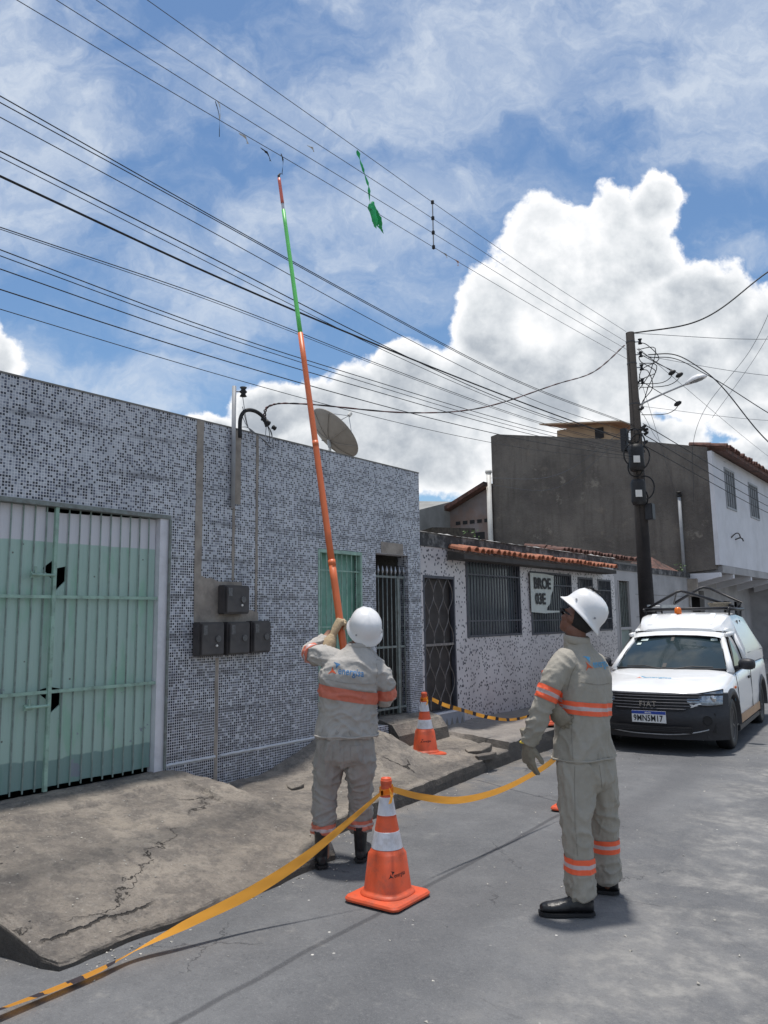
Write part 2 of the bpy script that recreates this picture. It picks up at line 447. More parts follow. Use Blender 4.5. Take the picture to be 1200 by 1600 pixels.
def make_pavement():
    m_, T, b = node_mat('stained concrete')
    co = T.node('ShaderNodeTexCoord').outputs['Object']
    x, y, z = T.sep(co)
    n = T.noise(co, 1.5, 9, 0.68); n2 = T.noise(co, 7.0, 7, 0.65); n3 = T.noise(co, 60.0, 5, 0.7)
    c = T.mix(T.step(n, 0.33, 0.68), (0.215, 0.192, 0.17), (0.375, 0.33, 0.28))
    c = T.mix(T.m('MULTIPLY', T.step(n2, 0.46, 0.60), 0.65), c, (0.165, 0.150, 0.138))
    n4 = T.noise(co, 26.0, 8, 0.75)
    c = T.mix(T.m('MULTIPLY', T.step(n4, 0.5, 0.66), 0.45), c, (0.42, 0.385, 0.34))
    c = T.mix(T.m('MULTIPLY', T.step(n4, 0.44, 0.34), 0.5), c, (0.10, 0.094, 0.09))
    c = T.mix(T.m('MULTIPLY', T.step(T.noise(T.vm('ADD', co, (3, 7, 1)), 2.3, 8, 0.7), 0.52, 0.68), 0.6), c, (0.42, 0.365, 0.30))
    c = T.mix(T.m('MULTIPLY', T.step(n3, 0.5, 0.68), 0.35), c, (0.12, 0.11, 0.105))
    far = T.step(y, 7.8, 8.05)
    c = T.mix(T.m('MULTIPLY', far, 0.6), c, T.mix(n2, (0.40, 0.37, 0.35), (0.30, 0.275, 0.26)))
    fl = T.step(T.vor(co, 14.0), 0.04, 0.09, 1.0, 0.0)
    c = T.mix(T.m('MULTIPLY', fl, 0.5), c, (0.5, 0.47, 0.42))
    wv = T.vm('ADD', co, T.vm('SCALE', T.comb(n2, n, 0.0), 0.45))
    cr = T.vor(wv, 0.55, 'DISTANCE_TO_EDGE')
    crack = T.m('MULTIPLY', T.step(cr, 0.0005, 0.0040, 1.0, 0.0), T.step(T.noise(co, 1.1, 3), 0.54, 0.62))
    # the long split near the lower edge of the ramp
    lx = T.m('ADD', T.m('ADD', x, 3.80), T.m('MULTIPLY', T.m('SUBTRACT', T.noise(T.comb(0.0, y, 0.0), 5.0, 5, 0.7), 0.5), 0.16))
    c2 = T.m('MULTIPLY', T.step(T.m('ABSOLUTE', lx), 0.004, 0.014, 1.0, 0.0), T.m('MULTIPLY', T.step(y, 2.1, 2.15), T.step(y, 2.7, 2.8, 1.0, 0.0)))
    crack = T.m('MAXIMUM', crack, c2)
    c = T.mix(T.m('MULTIPLY', crack, 0.85), c, (0.035, 0.032, 0.03))
    # shade painted into the colour of steep faces such as the kerb
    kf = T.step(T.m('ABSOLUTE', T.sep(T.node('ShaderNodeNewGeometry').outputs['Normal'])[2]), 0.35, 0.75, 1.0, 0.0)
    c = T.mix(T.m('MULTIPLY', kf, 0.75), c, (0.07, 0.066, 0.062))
    T.put(b.inputs['Base Color'], c); b.inputs['Roughness'].default_value = 0.92; b.inputs['Specular IOR Level'].default_value = 0.25
    bump_to(T, b, T.m('SUBTRACT', T.m('ADD', T.m('ADD', T.m('MULTIPLY', n3, 0.7), T.m('MULTIPLY', n4, 1.1)), T.m('MULTIPLY', n2, 1.4)), T.m('MULTIPLY', crack, 1.6)), 1.0, 0.02)
    return m_

def make_gate_paint():
    m_, T, b = node_mat('gate paint')
    co = T.node('ShaderNodeTexCoord').outputs['Object']
    x, y, z = T.sep(co)
    wob = T.m('MULTIPLY', T.m('SUBTRACT', T.noise(T.comb(0.0, y, 0.0), 3.0, 3), 0.5), 0.10)
    green = T.mix(T.noise(co, 3.0, 6, 0.6), (0.36, 0.52, 0.455), (0.43, 0.58, 0.52))
    gl = T.step(T.noise(T.comb(0.0, T.m('MULTIPLY', y, 1.5), T.m('MULTIPLY', z, 0.5)), 4.0, 4), 0.52, 0.66)
    green = T.mix(T.m('MULTIPLY', gl, 0.6), green, (0.26, 0.50, 0.36))
    c = T.mix(T.step(T.m('ADD', z, T.m('MULTIPLY', wob, 0.25)), 2.235, 2.245), green, (0.66, 0.66, 0.70))
    low = T.step(T.m('ADD', z, wob), 0.63, 0.645, 1.0, 0.0)
    c = T.mix(T.m('MULTIPLY', low, 0.75), c, (0.16, 0.27, 0.26))
    peel = T.m('MULTIPLY', T.step(T.noise(T.vm('ADD', co, (0, 2.2, 0.6)), 5.0, 7, 0.62), 0.66, 0.675), T.step(z, 1.35, 1.1))
    c = T.mix(T.m('MULTIPLY', peel, 0.8), c, (0.25, 0.27, 0.33))
    rust = T.step(T.vor(co, 6.0), 0.03, 0.06, 1.0, 0.0)
    c = T.mix(T.m('MULTIPLY', rust, 0.8), c, (0.07, 0.05, 0.045))
    stk = T.step(T.noise(T.comb(0.0, T.m('MULTIPLY', y, 14.0), T.m('MULTIPLY', z, 0.7)), 2.0, 5, 0.7), 0.5, 0.8)
    c = T.mix(T.m('MULTIPLY', stk, 0.22), c, (0.16, 0.20, 0.20))
    T.put(b.inputs['Base Color'], c); b.inputs['Roughness'].default_value = 0.5
    bump_to(T, b, T.noise(co, 8.0, 4), 0.25, 0.01)
    return m_

MOSAIC = make_mosaic(); SPECKLE = make_speckle(); ROAD = make_road(); PAVE = make_pavement(); GATE = make_gate_paint()
PLASTER = mat('patched cement', (0.33, 0.29, 0.25), 0.9, 0.2, 5, 0.5, 40, dirt=(0.15, 0.13, 0.12), ds=6, damt=0.6)
CONC = mat('grey cement', (0.24, 0.23, 0.215), 0.9, 0.2, 3, 0.5, 40, dirt=(0.07, 0.068, 0.065), ds=3, damt=0.7)
PEEL = mat('flaking whitewash on black parapet', (0.05, 0.05, 0.052), 0.9, 0.3, 4, 0.6, 30, dirt=(0.62, 0.60, 0.58), ds=7, damt=0.35)
PEELTOP = mat('flaking white coping', (0.45, 0.44, 0.43), 0.9, 0.25, 10, 0.8, 30, dirt=(0.06, 0.06, 0.06), ds=14, damt=0.95)
WHITE_WALL = mat('white wall paint', (0.66, 0.66, 0.70), 0.7, 0.06, 2, 0.2, 30, dirt=(0.45, 0.45, 0.47), ds=1.2, damt=0.4)
GREY_WALL = mat('grey rendered wall', (0.40, 0.39, 0.395), 0.85, 0.1, 2, 0.3, 30, dirt=(0.2, 0.2, 0.2), ds=1.4, damt=0.5)
def make_dark_render():
    m_, T, b = node_mat('dark mouldy render')
    co = T.node('ShaderNodeTexCoord').outputs['Object']; x, y, z = T.sep(co)
    n = T.noise(co, 0.55, 8, 0.65); n2 = T.noise(co, 3.5, 8, 0.7); st = T.noise(T.comb(T.m('MULTIPLY', x, 4.0), 0.0, T.m('MULTIPLY', z, 0.45)), 1.5, 6, 0.7)
    c = T.mix(T.step(n, 0.35, 0.65), (0.115, 0.103, 0.096), (0.205, 0.184, 0.165))
    c = T.mix(T.m('MULTIPLY', T.step(st, 0.45, 0.68), 0.5), c, (0.095, 0.085, 0.078))
    c = T.mix(T.m('MULTIPLY', T.step(n2, 0.56, 0.70), 0.55), c, (0.25, 0.215, 0.18))
    c = T.mix(T.m('MULTIPLY', T.step(T.noise(T.vm('ADD', co, (4, 0, 2)), 1.4, 9, 0.75), 0.60, 0.66), 0.6), c, (0.32, 0.29, 0.25))
    c = T.mix(T.m('MULTIPLY', T.step(T.m('ADD', z, T.m('MULTIPLY', n2, 0.5)), 3.5, 2.7), 0.35), c, (0.24, 0.21, 0.18))
    T.put(b.inputs['Base Color'], c); b.inputs['Roughness'].default_value = 0.95; b.inputs['Specular IOR Level'].default_value = 0.2
    bump_to(T, b, T.m('ADD', n2, T.m('MULTIPLY', T.noise(co, 18.0, 6, 0.7), 0.6)), 0.9, 0.05)
    return m_
DARK_RENDER = make_dark_render()
HOUSE_WALL = mat('bare lilac grey render', (0.24, 0.205, 0.20), 0.9, 0.2, 2, 0.4, 20, dirt=(0.26, 0.15, 0.10), ds=1.7, damt=0.6)
TANK_WALL = mat('tan render', (0.46, 0.34, 0.22), 0.85, 0.12, 2, 0.2, 20)
TANK_ROOF = mat('tan fibre sheet', (0.50, 0.38, 0.26), 0.8, 0.15, 3, 0.2, 20)
TILE = mat('terracotta', (0.40, 0.145, 0.08), 0.85, 0.4, 11, 0.4, 60, dirt=(0.13, 0.09, 0.07), ds=6, damt=0.85)
TILE_OLD = mat('old mossy terracotta', (0.15, 0.075, 0.06), 0.9, 0.45, 12, 0.4, 60, dirt=(0.045, 0.038, 0.036), ds=4, damt=0.95)
BLACK_METAL = mat('black painted steel', (0.018, 0.018, 0.022), 0.45, 0.3, 20, metal=0.2)
GRILLE = mat('slate painted steel', (0.055, 0.058, 0.075), 0.5, 0.25, 20)
GRILLE_LIGHT = mat('grey green painted steel', (0.19, 0.22, 0.21), 0.5, 0.25, 20, dirt=(0.10, 0.08, 0.07), ds=18, damt=0.6)
GRILLE_ART = mat('silver brown steel', (0.20, 0.18, 0.175), 0.45, 0.3, 20, metal=0.4)
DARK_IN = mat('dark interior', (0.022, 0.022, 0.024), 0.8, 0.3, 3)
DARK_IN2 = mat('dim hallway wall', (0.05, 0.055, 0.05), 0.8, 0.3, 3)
GREEN_DOOR = mat('green door paint', (0.16, 0.36, 0.27), 0.5, 0.15, 4, 0.2, 30, dirt=(0.30, 0.45, 0.40), ds=3, damt=0.7)
GATE_BAR = mat('weathered gate bar', (0.23, 0.30, 0.275), 0.6, 0.2, 9, dirt=(0.11, 0.12, 0.11), ds=12, damt=0.6)
GREEN_FRAME = mat('pale green frame paint', (0.30, 0.46, 0.38), 0.5, 0.15, 8, dirt=(0.12, 0.14, 0.12), ds=14, damt=0.5)
WHITE_PAINT = mat('white enamel', (0.66, 0.66, 0.70), 0.5, 0.05, 6, dirt=(0.4, 0.4, 0.42), ds=9, damt=0.3)
METER = mat('grey brown plastic', (0.055, 0.050, 0.052), 0.5, 0.25, 9, dirt=(0.10, 0.09, 0.08), ds=6, damt=0.4)
METER_WIN = mat('scratched meter window', (0.10, 0.10, 0.105), 0.3, 0.4, 40)
STEEL = mat('galvanised steel', (0.42, 0.43, 0.45), 0.45, 0.15, 12, metal=0.6)
PIPE_GREY = mat('grey pvc pipe', (0.30, 0.31, 0.33), 0.55, 0.15, 6)
PIPE_WHITE = mat('white pvc pipe', (0.70, 0.68, 0.64), 0.5, 0.08, 6)
BLACK = mat('black rubber', (0.012, 0.012, 0.014), 0.6, 0.3, 20)
WIRE = mat('cable sheath', (0.012, 0.013, 0.016), 0.6, 0.2, 4)
WIRE_THIN = mat('aluminium conductor', (0.08, 0.09, 0.11), 0.5, 0.2, 4, metal=0.3)
DISH = mat('dish mesh', (0.30, 0.27, 0.24), 0.6, 0.1, 8)
WOOD = mat('dark weathered pole wood', (0.013, 0.010, 0.010), 0.9, 0.35, 7, 0.6, 40, dirt=(0.022, 0.018, 0.017), ds=5, damt=0.6)
CAR_WHITE = mat('white car paint', (0.80, 0.81, 0.82), 0.28, 0.02, 2, coat=0.6)
CAR_BLACK = mat('textured black plastic', (0.018, 0.019, 0.024), 0.5, 0.2, 30, 0.1, 200)
GLASS_DARK = mat('tinted windscreen', (0.02, 0.034, 0.04), 0.07, 0.15, 3, spec=0.6, coat=0.1)
CHROME = mat('chrome', (0.55, 0.56, 0.58), 0.15, 0.05, 5, metal=1.0)
LAMP_GLASS = mat('headlamp lens', (0.20, 0.24, 0.29), 0.10, 0.5, 22, metal=0.2, spec=0.9, coat=1.0)
AMBER = mat('amber plastic', (0.75, 0.17, 0.02), 0.25, 0.2, 30)
TAN_STRIPE = mat('copper decal', (0.42, 0.24, 0.12), 0.4, 0.1, 5)
PLATE_W = mat('plate white', (0.72, 0.73, 0.74), 0.4, 0.03, 5)
PLATE_B = mat('plate blue', (0.02, 0.06, 0.33), 0.4, 0.1, 5)
INK = mat('black print', (0.015, 0.015, 0.018), 0.6, 0.2, 9)
STICKER = mat('pale sticker', (0.62, 0.72, 0.70), 0.4, 0.1, 5)
LOGO_BLUE = mat('blue print', (0.05, 0.17, 0.36), 0.7, 0.1, 9)
LOGO_SKY = mat('light blue print', (0.10, 0.34, 0.55), 0.7, 0.1, 9)
LOGO_RED = mat('orange red print', (0.62, 0.11, 0.04), 0.7, 0.1, 9)
CONE_O = mat('orange cone rubber', (0.66, 0.095, 0.032), 0.5, 0.10, 5, 0.15, 20, dirt=(0.34, 0.085, 0.05), ds=9, damt=0.7)
CONE_W = mat('reflective white sleeve', (0.58, 0.59, 0.65), 0.35, 0.06, 30, dirt=(0.40, 0.38, 0.38), ds=16, damt=0.7)
TAPE_O = mat('orange barrier tape', (1.0, 0.46, 0.08), 0.4, 0.05, 5)
BEIGE1 = mat('light grey work cloth', (0.42, 0.40, 0.375), 0.9, 0.05, 7, 0.6, 28, dirt=(0.33, 0.31, 0.28), ds=6, damt=0.5)
BEIGE1P = mat('grey work trousers cloth', (0.33, 0.315, 0.295), 0.9, 0.06, 7, 0.6, 28, dirt=(0.25, 0.235, 0.215), ds=6, damt=0.5)
BEIGE2 = mat('khaki work cloth', (0.345, 0.32, 0.275), 0.9, 0.05, 7, 0.6, 28, dirt=(0.27, 0.25, 0.205), ds=6, damt=0.5)
BAND_F = mat('faded orange band', (0.60, 0.17, 0.11), 0.6, 0.1, 20)
BAND_O = mat('bright orange band', (0.88, 0.13, 0.05), 0.55, 0.06, 20)
SILVER = mat('silver reflective stripe', (0.52, 0.42, 0.42), 0.4, 0.08, 30)
SKIN = mat('brown skin', (0.17, 0.075, 0.048), 0.55, 0.12, 14, 0.1, 90)
SKIN1 = mat('tan skin', (0.34, 0.17, 0.11), 0.55, 0.12, 14, 0.1, 90)
HAIR = mat('black hair', (0.012, 0.01, 0.01), 0.7, 0.3, 60, 0.5, 300)
HELMET = mat('white helmet shell', (0.78, 0.78, 0.79), 0.32, 0.02, 4, coat=0.3, dirt=(0.62, 0.61, 0.59), ds=5, damt=0.4)
LEATHER = mat('tan leather', (0.42, 0.32, 0.20), 0.8, 0.15, 9, 0.4, 80)
GLOVE2 = mat('grey brown glove leather', (0.22, 0.195, 0.15), 0.8, 0.25, 14, 0.4, 90)
SHOE = mat('black shoe leather', (0.016, 0.016, 0.018), 0.38, 0.2, 14, 0.2, 90)
YELLOW = mat('yellow buckle', (0.65, 0.50, 0.06), 0.4, 0.1, 9)
STICK_O = mat('orange fibreglass', (0.68, 0.155, 0.05), 0.45, 0.08, 6)
STICK_G = mat('green fibreglass', (0.13, 0.62, 0.14), 0.45, 0.06, 6)
STICK_R = mat('red fibreglass', (0.62, 0.13, 0.09), 0.45, 0.06, 6)
KITE_G = mat('green kite plastic', (0.02, 0.42, 0.14), 0.5, 0.2, 9)
KITE_W = mat('white kite plastic', (0.62, 0.62, 0.62), 0.6, 0.1, 9)
LEAF = mat('weed leaf', (0.06, 0.12, 0.03), 0.7, 0.4, 9)
BANNER = mat('off white banner', (0.50, 0.53, 0.50), 0.8, 0.06, 5)
GLASS_WIN = mat('dusty window glass', (0.10, 0.12, 0.13), 0.15, 0.3, 3, spec=0.8)

# ------------------------------------------------------------------ ground, road, pavement
g = MB().grid([[V((x, y, -0.06)) for x in (-1500, -60, -6, 20, 60, 1500)] for y in (-1500, -60, 0, 60, 300, 1500)])
tag(g.build('ground', mat('far ground', (0.16, 0.15, 0.12), 0.95, 0.2, 0.1), fix=False), kind='structure')

def road_z(x, y):
    return 0.010 * noise.noise(V((x * 0.7, y * 0.5, 0))) + 0.004 * noise.noise(V((x * 3, y * 3, 5)))
rows = []
ys = [-8 + i * 0.25 for i in range(85)] + [13.5 + i * 2 for i in range(30)] + [90, 160]
for y in ys:
    rows.append([V((x, y, road_z(x, y))) for x in [-4.9 + i * 0.2 for i in range(48)]])
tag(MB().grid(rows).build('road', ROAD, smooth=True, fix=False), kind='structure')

def kerb_x(y):
    return interp(y, [(4.5, -4.06), (5.5, -4.17), (8.0, -4.42), (12, -4.46), (60, -4.46)]) + 0.02 * noise.noise(V((y * 2.1, 0, 3)))
def edge_x(y):
    """outer edge of the raised concrete: ramp lip, gap, then kerb"""
    if y < 1.98: e = -4.18
    elif y < 2.10: e = lerp(-4.18, -3.62, sst(y, 1.98, 2.10))
    elif y < 4.12: e = -3.62 + 0.03 * noise.noise(V((y * 3, 7, 0))) - 0.06 * sst(y, 3.2, 4.12)
    elif y < 4.5: e = lerp(-3.68, -4.06, sst(y, 4.12, 4.42))
    else: e = kerb_x(y)
    return e + 0.006 * noise.noise(V((y * 13, 2, 3)))
def side_z(x, y):
    k = edge_x(y)
    rough = 0.009 * noise.noise(V((x * 2.3, y * 2.3, 0))) + 0.005 * noise.noise(V((x * 9, y * 9, 2))) + 0.0075 * noise.noise(V((x * 20, y * 20, 4))) + 0.012 * noise.noise(V((x * 5, y * 4, 6)))
    if y > 7.93:
        z = lerp(0.225, 0.30, max(0, min(1, (k - x) / 1.1))) - 0.06 * sst(y, 12.0, 12.3)
    else:
        z = lerp(0.13, 0.205, max(0, min(1, (-4.1 - x) / 1.4))) + 0.06 * sst(y, 5.0, 6.0) * sst(x, -4.4, -5.4)
    if 4.6 < y < 6.60:                       # flared wedge in front of the green door
        crest = interp(x, [(-5.5, 0.50), (-5.05, 0.43), (-4.7, 0.27), (-4.42, 0.13)])
        z = max(z, lerp(z, crest, sst(y, 5.1 + (x + 5.5) * 0.9, 6.35)))
    prof = interp(x, [(-5.5, 0.405), (-5.1, 0.375), (-4.75, 0.31), (-4.4, 0.235), (-4.0, 0.14), (-3.75, 0.075), (-3.6, 0.045)])
    if y < 4.0: prof -= 0.030 * sst(x + 0.03 * noise.noise(V((y * 4, 0, 8))) + 0.02 * noise.noise(V((y * 15, 0, 8))) + 0.08 * (y - 3), -5.10, -5.06) * sst(-x, 4.2, 4.9) 
    lim = interp(x, [(-5.5, 4.12), (-5.0, 4.22), (-4.2, 4.34), (-3.9, 4.5)])
    fall = interp(x, [(-5.5, 0.30), (-5.1, 0.14), (-4.6, 0.10), (-4.1, 0.06)])
    z = lerp(z, prof, 1 - sst(y, lim, lim + fall))
    # second mound of cement at the far left of the gate
    z += 0.04 * math.exp(-((x + 4.95) / 0.28) ** 2 - ((y - 2.45) / 0.3) ** 2)
    return z + rough
ys = [-4 + i * 0.15 for i in range(33)] + [0.95 + i * 0.035 for i in range(220)] + [8.65 + i * 0.25 for i in range(60)] + [24 + i * 3 for i in range(14)]
rows = []
for y in ys:
    e = edge_x(y)
    row = []
    for i in range(46):
        x = lerp(-5.55, e - 0.035, i / 45)
        row.append(V((x, y, side_z(x, y))))
    zt = side_z(e - 0.02, y)
    ch = 0.012 * max(0, noise.noise(V((y * 5, 1, 1))) + .1)
    row += [V((e - 0.014, y, zt - 0.002 - ch)), V((e - 0.003 - ch, y, zt - 0.012 - ch)), V((e + 0.004 + .006 * noise.noise(V((y * 9, 4, 4))), y, lerp(zt, 0, .5))), V((e + 0.010, y, -0.05))]
    rows.append(row)
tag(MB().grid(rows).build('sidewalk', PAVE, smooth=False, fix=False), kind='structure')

# ------------------------------------------------------------------ the mosaic-clad building
XW = -5.5
def facade(name, holes, y0, y1, z0, z1, x, thick, material, parent):
    """one wall sheet with real openings: built from boxes between the holes"""
    cuts = sorted(set([y0, y1] + [h[0] for h in holes] + [h[1] for h in holes]))
    mb = MB()
    for a, b_ in zip(cuts, cuts[1:]):
        hs = sorted([h for h in holes if h[0] <= a + 1e-6 and h[1] >= b_ - 1e-6], key=lambda h: h[2])
        z = z0
        for h in hs:
            if h[2] > z: mb.box((x - thick, a, z), (x, b_, h[2]))
            z = h[3]
        if z < z1: mb.box((x - thick, a, z), (x, b_, z1))
    me = mb.mesh(name)
    bm = bmesh.new(); bm.from_mesh(me)
    bmesh.ops.remove_doubles(bm, verts=bm.verts, dist=1e-5)
    seen = {}
    for f in list(bm.faces):            # drop the inner faces between touching boxes
        key = tuple(round(c, 4) for c in f.calc_center_median())
        seen.setdefault(key, []).append(f)
    dead = [f for fs in seen.values() if len(fs) > 1 for f in fs]
    bmesh.ops.delete(bm, geom=dead, context='FACES')
    bmesh.ops.recalc_face_normals(bm, faces=bm.faces)
    bm.to_mesh(me); bm.free()
    return link_mesh(name, me, material, parent)

bld = thing('tiled_building', 'low building clad in black, grey and white mosaic with a pale green double gate', 'building', (XW, 4.0, 0))
bld_i = Matrix.Translation((XW, 4.0, 0)).inverted()
def part(o, parent):       # parent but keep world coordinates
    o.parent = parent; o.matrix_parent_inverse = parent.matrix_world.inverted() if parent.type != 'EMPTY' or True else Matrix()
    return o
def keep(o, parent):
    bpy.context.view_layer.update()
    o.parent = parent
    o.matrix_parent_inverse = parent.matrix_world.inverted()
    return o
bpy.context.view_layer.update()
holes = [(2.05, 4.065, 0.0, 2.54), (5.945, 6.67, 0.0, 2.375), (6.92, 7.555, 0.0, 2.385)]
keep(facade('wall', holes, -5.0, 7.815, -0.1, 3.44, XW, 0.16, MOSAIC, None), bld)
keep(MB().box((-13.5, 7.65, -0.1), (XW - 0.162, 7.812, 3.30)).build('side_wall', CONC), bld)
keep(MB().box((-13.5, -5.0, 3.05), (XW - 0.162, 7.648, 3.15)).build('roof', CONC), bld)
keep(MB().box((-13.5, -5.0, -0.1), (-13.4, 7.648, 3.04)).build('rear_wall', CONC), bld)
keep(MB().box((-7.6, -5.0, -0.1), (-7.5, 7.64, 3.04)).build('inner_wall', DARK_IN2), bld)
# thin coping of mosaic edge
keep(MB().box((XW - 0.17, -5.0, 3.4405), (XW + 0.004, 7.82, 3.455)).build('coping', CONC), bld)
# ledge of whitish mortar
mb = MB()
for a, b_ in ((4.075, 4.60), (4.66, 5.94)):
    n_ = 24
    mb.tube([(XW + 0.004, lerp(a, b_, i / n_), 0.446 + 0.004 * noise.noise(V((i * .6, a, 1)))) for i in range(n_ + 1)], 0.013, 6)
keep(mb.build('ledge', mat('white mortar', (0.58, 0.60, 0.64), 0.8, 0.1, 8), smooth=True), bld)

def ragged(y0, y1, z0, z1, amp=0.008, x=XW, t=0.006, step=0.06):
    """cement strip with uneven edges, a few mm proud of the tiles"""
    mb = MB(); n_ = max(2, int((z1 - z0) / step))
    L = []; Rr = []
    for i in range(n_ + 1):
        z = lerp(z0, z1, i / n_)
        L.append((y0 + amp * noise.noise(V((z * 9, y0 * 3, 0))), z)); Rr.append((y1 + amp * noise.noise(V((z * 9, y1 * 5, 4))), z))
    rows = [[V((x, l[0], l[1])), V((x + t, l[0] + .004, l[1])), V((x + t, r[0] - .004, r[1])), V((x, r[0], r[1]))] for l, r in zip(L, Rr)]
    mb.grid(rows)
    return mb
for a in ((4.337, 4.418, 2.02, 3.445), (4.768, 4.866, 2.72, 3.435), (4.768, 4.800, 2.0, 2.719), (5.058, 5.092, 1.62, 3.435), (4.592, 4.632, 0.20, 1.30)):
    keep(ragged(*a).build('cement_strip', PLASTER, fix=False), bld)
# patch behind the meters, outline as it was cut
ol = [(4.345, 1.60), (4.335, 2.02), (4.42, 2.03), (4.46, 2.01), (4.53, 2.015), (4.60, 1.985), (4.88, 1.99), (4.90, 1.93), (4.905, 1.80), (4.96, 1.735), (5.03, 1.72), (5.06, 1.71), (5.095, 1.70), (5.10, 1.62)]
mb = MB(); n_ = len(ol)
mb.add([(XW + 0.008, y, z) for y, z in ol] + [(XW, y, z) for y, z in ol], [tuple(range(n_))] + [(i, (i + 1) % n_, n_ + (i + 1) % n_, n_ + i) for i in range(n_)])
keep(mb.build('cement_patch', PLASTER), bld)

# --- double gate
gate = thing('metal_gate', 'pale green double gate with white top and vertical bars in the mosaic wall', 'gate', (XW, 3.05, 0.40))
bpy.context.view_layer.update()
XG = XW - 0.05
keep(MB().box((XW - 0.10, 2.05, 2.505), (XW + 0.010, 4.075, 2.538)).build('lintel', GRILLE_LIGHT), gate)
keep(MB().box((XW - 0.10, 3.975, 0.405), (XW - 0.004, 4.064, 2.504)).build('frame', WHITE_PAINT), gate)
keep(MB().box((XW + 0.004, 4.056, 0.42), (XW + 0.02, 4.074, 2.50)).build('frame_edge', GRILLE_LIGHT), gate)
keep(MB().box((XW - 0.12, 2.05, 0.36), (XW + 0.03, 4.07, 0.395)).build('threshold', CONC), gate)
# sheets behind the bars: folded strips, each with a slight V
ny = 0
ybars = []
y = 2.08
while y < 3.97:
    ybars.append(y); y += 0.0905
for i, y0 in enumerate(ybars):
    y1 = min(y0 + 0.0905, 3.972)
    ztop = 2.503 if y1 < 3.06 else 2.470 + 0.035 * (y0 - 3.05)
    xo = XG - 0.02 + random.uniform(-0.002, 0.002)
    m0 = (y0 + y1) / 2
    mb = MB()
    def pan(y0, y1, z0, z1, a=0.0):
        mb.loft([[V((xo + 0.006, y0 + .001, z0)), V((xo, (y0 + y1) / 2, z0)), V((xo + 0.006, y1 - .001, z0)), V((xo - 0.012, y1 - .001, z0)), V((xo - 0.012, y0 + .001, z0))],
                 [V((xo + 0.006, y0 + .001, z1)), V((xo, (y0 + y1) / 2, z1)), V((xo + 0.006, y1 - .001, z1)), V((xo - 0.012, y1 - .001, z1)), V((xo - 0.012, y0 + .001, z1))]])
    if abs(m0 - 3.125) < 0.045 or abs(m0 - 3.03) < 0.04:      # torn openings by the bolts
        rt = abs(m0 - 3.125) < 0.045
        def torn(z0, z1, t0, t1):      # strip whose ends are ripped at a slant
            a_, b2 = y0 + .001, y1 - .001
            mb.loft([[V((xo + .006, a_, z0 - t0)), V((xo, m0, z0)), V((xo + .006, b2, z0 + t0)), V((xo - .012, b2, z0 + t0)), V((xo - .012, a_, z0 - t0))],
                     [V((xo + .006, a_, z1 - t1)), V((xo, m0, z1)), V((xo + .006, b2, z1 + t1)), V((xo - .012, b2, z1 + t1)), V((xo - .012, a_, z1 - t1))]])
        k_ = 1 if rt else -1
        torn(0.44, 0.985 if rt else 1.09, 0, .035 * k_)
        torn(1.15, 1.90 if rt else 1.985, -.01 * k_, .045 * k_)
        torn(2.05 if rt else 2.08, ztop, -.035 * k_ if not rt else .01, 0)
    else:
        pan(y0, y1, 0.44 + random.uniform(0, 0.012), ztop)
    keep(mb.build('sheet_panel', GATE), gate)
for i, y0 in enumerate(ybars):
    if abs(y0 - 3.05) < 0.04: continue
    mb = MB().box((XG + 0.002, y0 - 0.0045, 0.425), (XG + 0.011, y0 + 0.0045, 2.504))
    keep(mb.build('bar', GATE_BAR), gate)
for z in (1.127, 1.825):
    keep(MB().box((XG + 0.017, 2.05, z - 0.012), (XG + 0.034, 4.06, z + 0.012)).build('cross_bar', GREEN_FRAME), gate)
keep(MB().box((XG + 0.017, 3.035, 0.42), (XG + 0.045, 3.062, 2.503)).build('meeting_stile', GREEN_FRAME), gate)
for z in (1.985, 1.03):
    mb = MB()
    mb.tube([(XG + 0.055, 2.86, z), (XG + 0.055, 3.04, z)], 0.011, 8)
    mb.box((XG + 0.03, 2.86, z - 0.022), (XG + 0.048, 2.93, z + 0.022))
    mb.box((XG + 0.045, 2.885, z + 0.0), (XG + 0.06, 2.90, z + 0.06))
    keep(mb.build('bolt', GREEN_FRAME), gate)
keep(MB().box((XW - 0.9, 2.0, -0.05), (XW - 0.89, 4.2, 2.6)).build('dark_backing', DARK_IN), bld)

# --- green door behind a fine grille
gd = thing('green_door', 'green panel door behind a thin barred grille beside the raised arm of the worker', 'door', (XW, 6.3, 0.5))
bpy.context.view_layer.update()
keep(MB().box((XW - 0.13, 5.95, 0.45), (XW - 0.10, 6.665, 2.37)).build('door_leaf', GREEN_DOOR), gd)
for (a, b_, z0, z1) in ((6.02, 6.28, 0.6, 1.35), (6.34, 6.60, 0.6, 1.35), (6.02, 6.28, 1.45, 2.28), (6.34, 6.60, 1.45, 2.28)):
    keep(MB().box((XW - 0.10, a, z0), (XW - 0.088, b_, z1)).build('door_panel', GREEN_DOOR, bevel=0.004), gd)
mb = MB().box((XW - 0.05, 5.947, 0.45), (XW + 0.006, 5.975, 2.37)); mb.box((XW - 0.05, 6.64, 0.45), (XW + 0.006, 6.668, 2.37)); mb.box((XW - 0.05, 5.976, 2.335), (XW + 0.006, 6.639, 2.372))
keep(mb.build('frame', GREEN_FRAME), gd)
for i in range(8):
    yy = 6.02 + i * 0.083
    keep(MB().box((XW - 0.03, yy - 0.005, 0.47), (XW - 0.02, yy + 0.005, 2.334)).build('bar', GREEN_FRAME), gd)
for z in (0.9, 1.55, 2.15):
    keep(MB().box((XW - 0.019, 5.976, z - 0.006), (XW - 0.011, 6.639, z + 0.006)).build('cross_bar', GREEN_FRAME), gd)

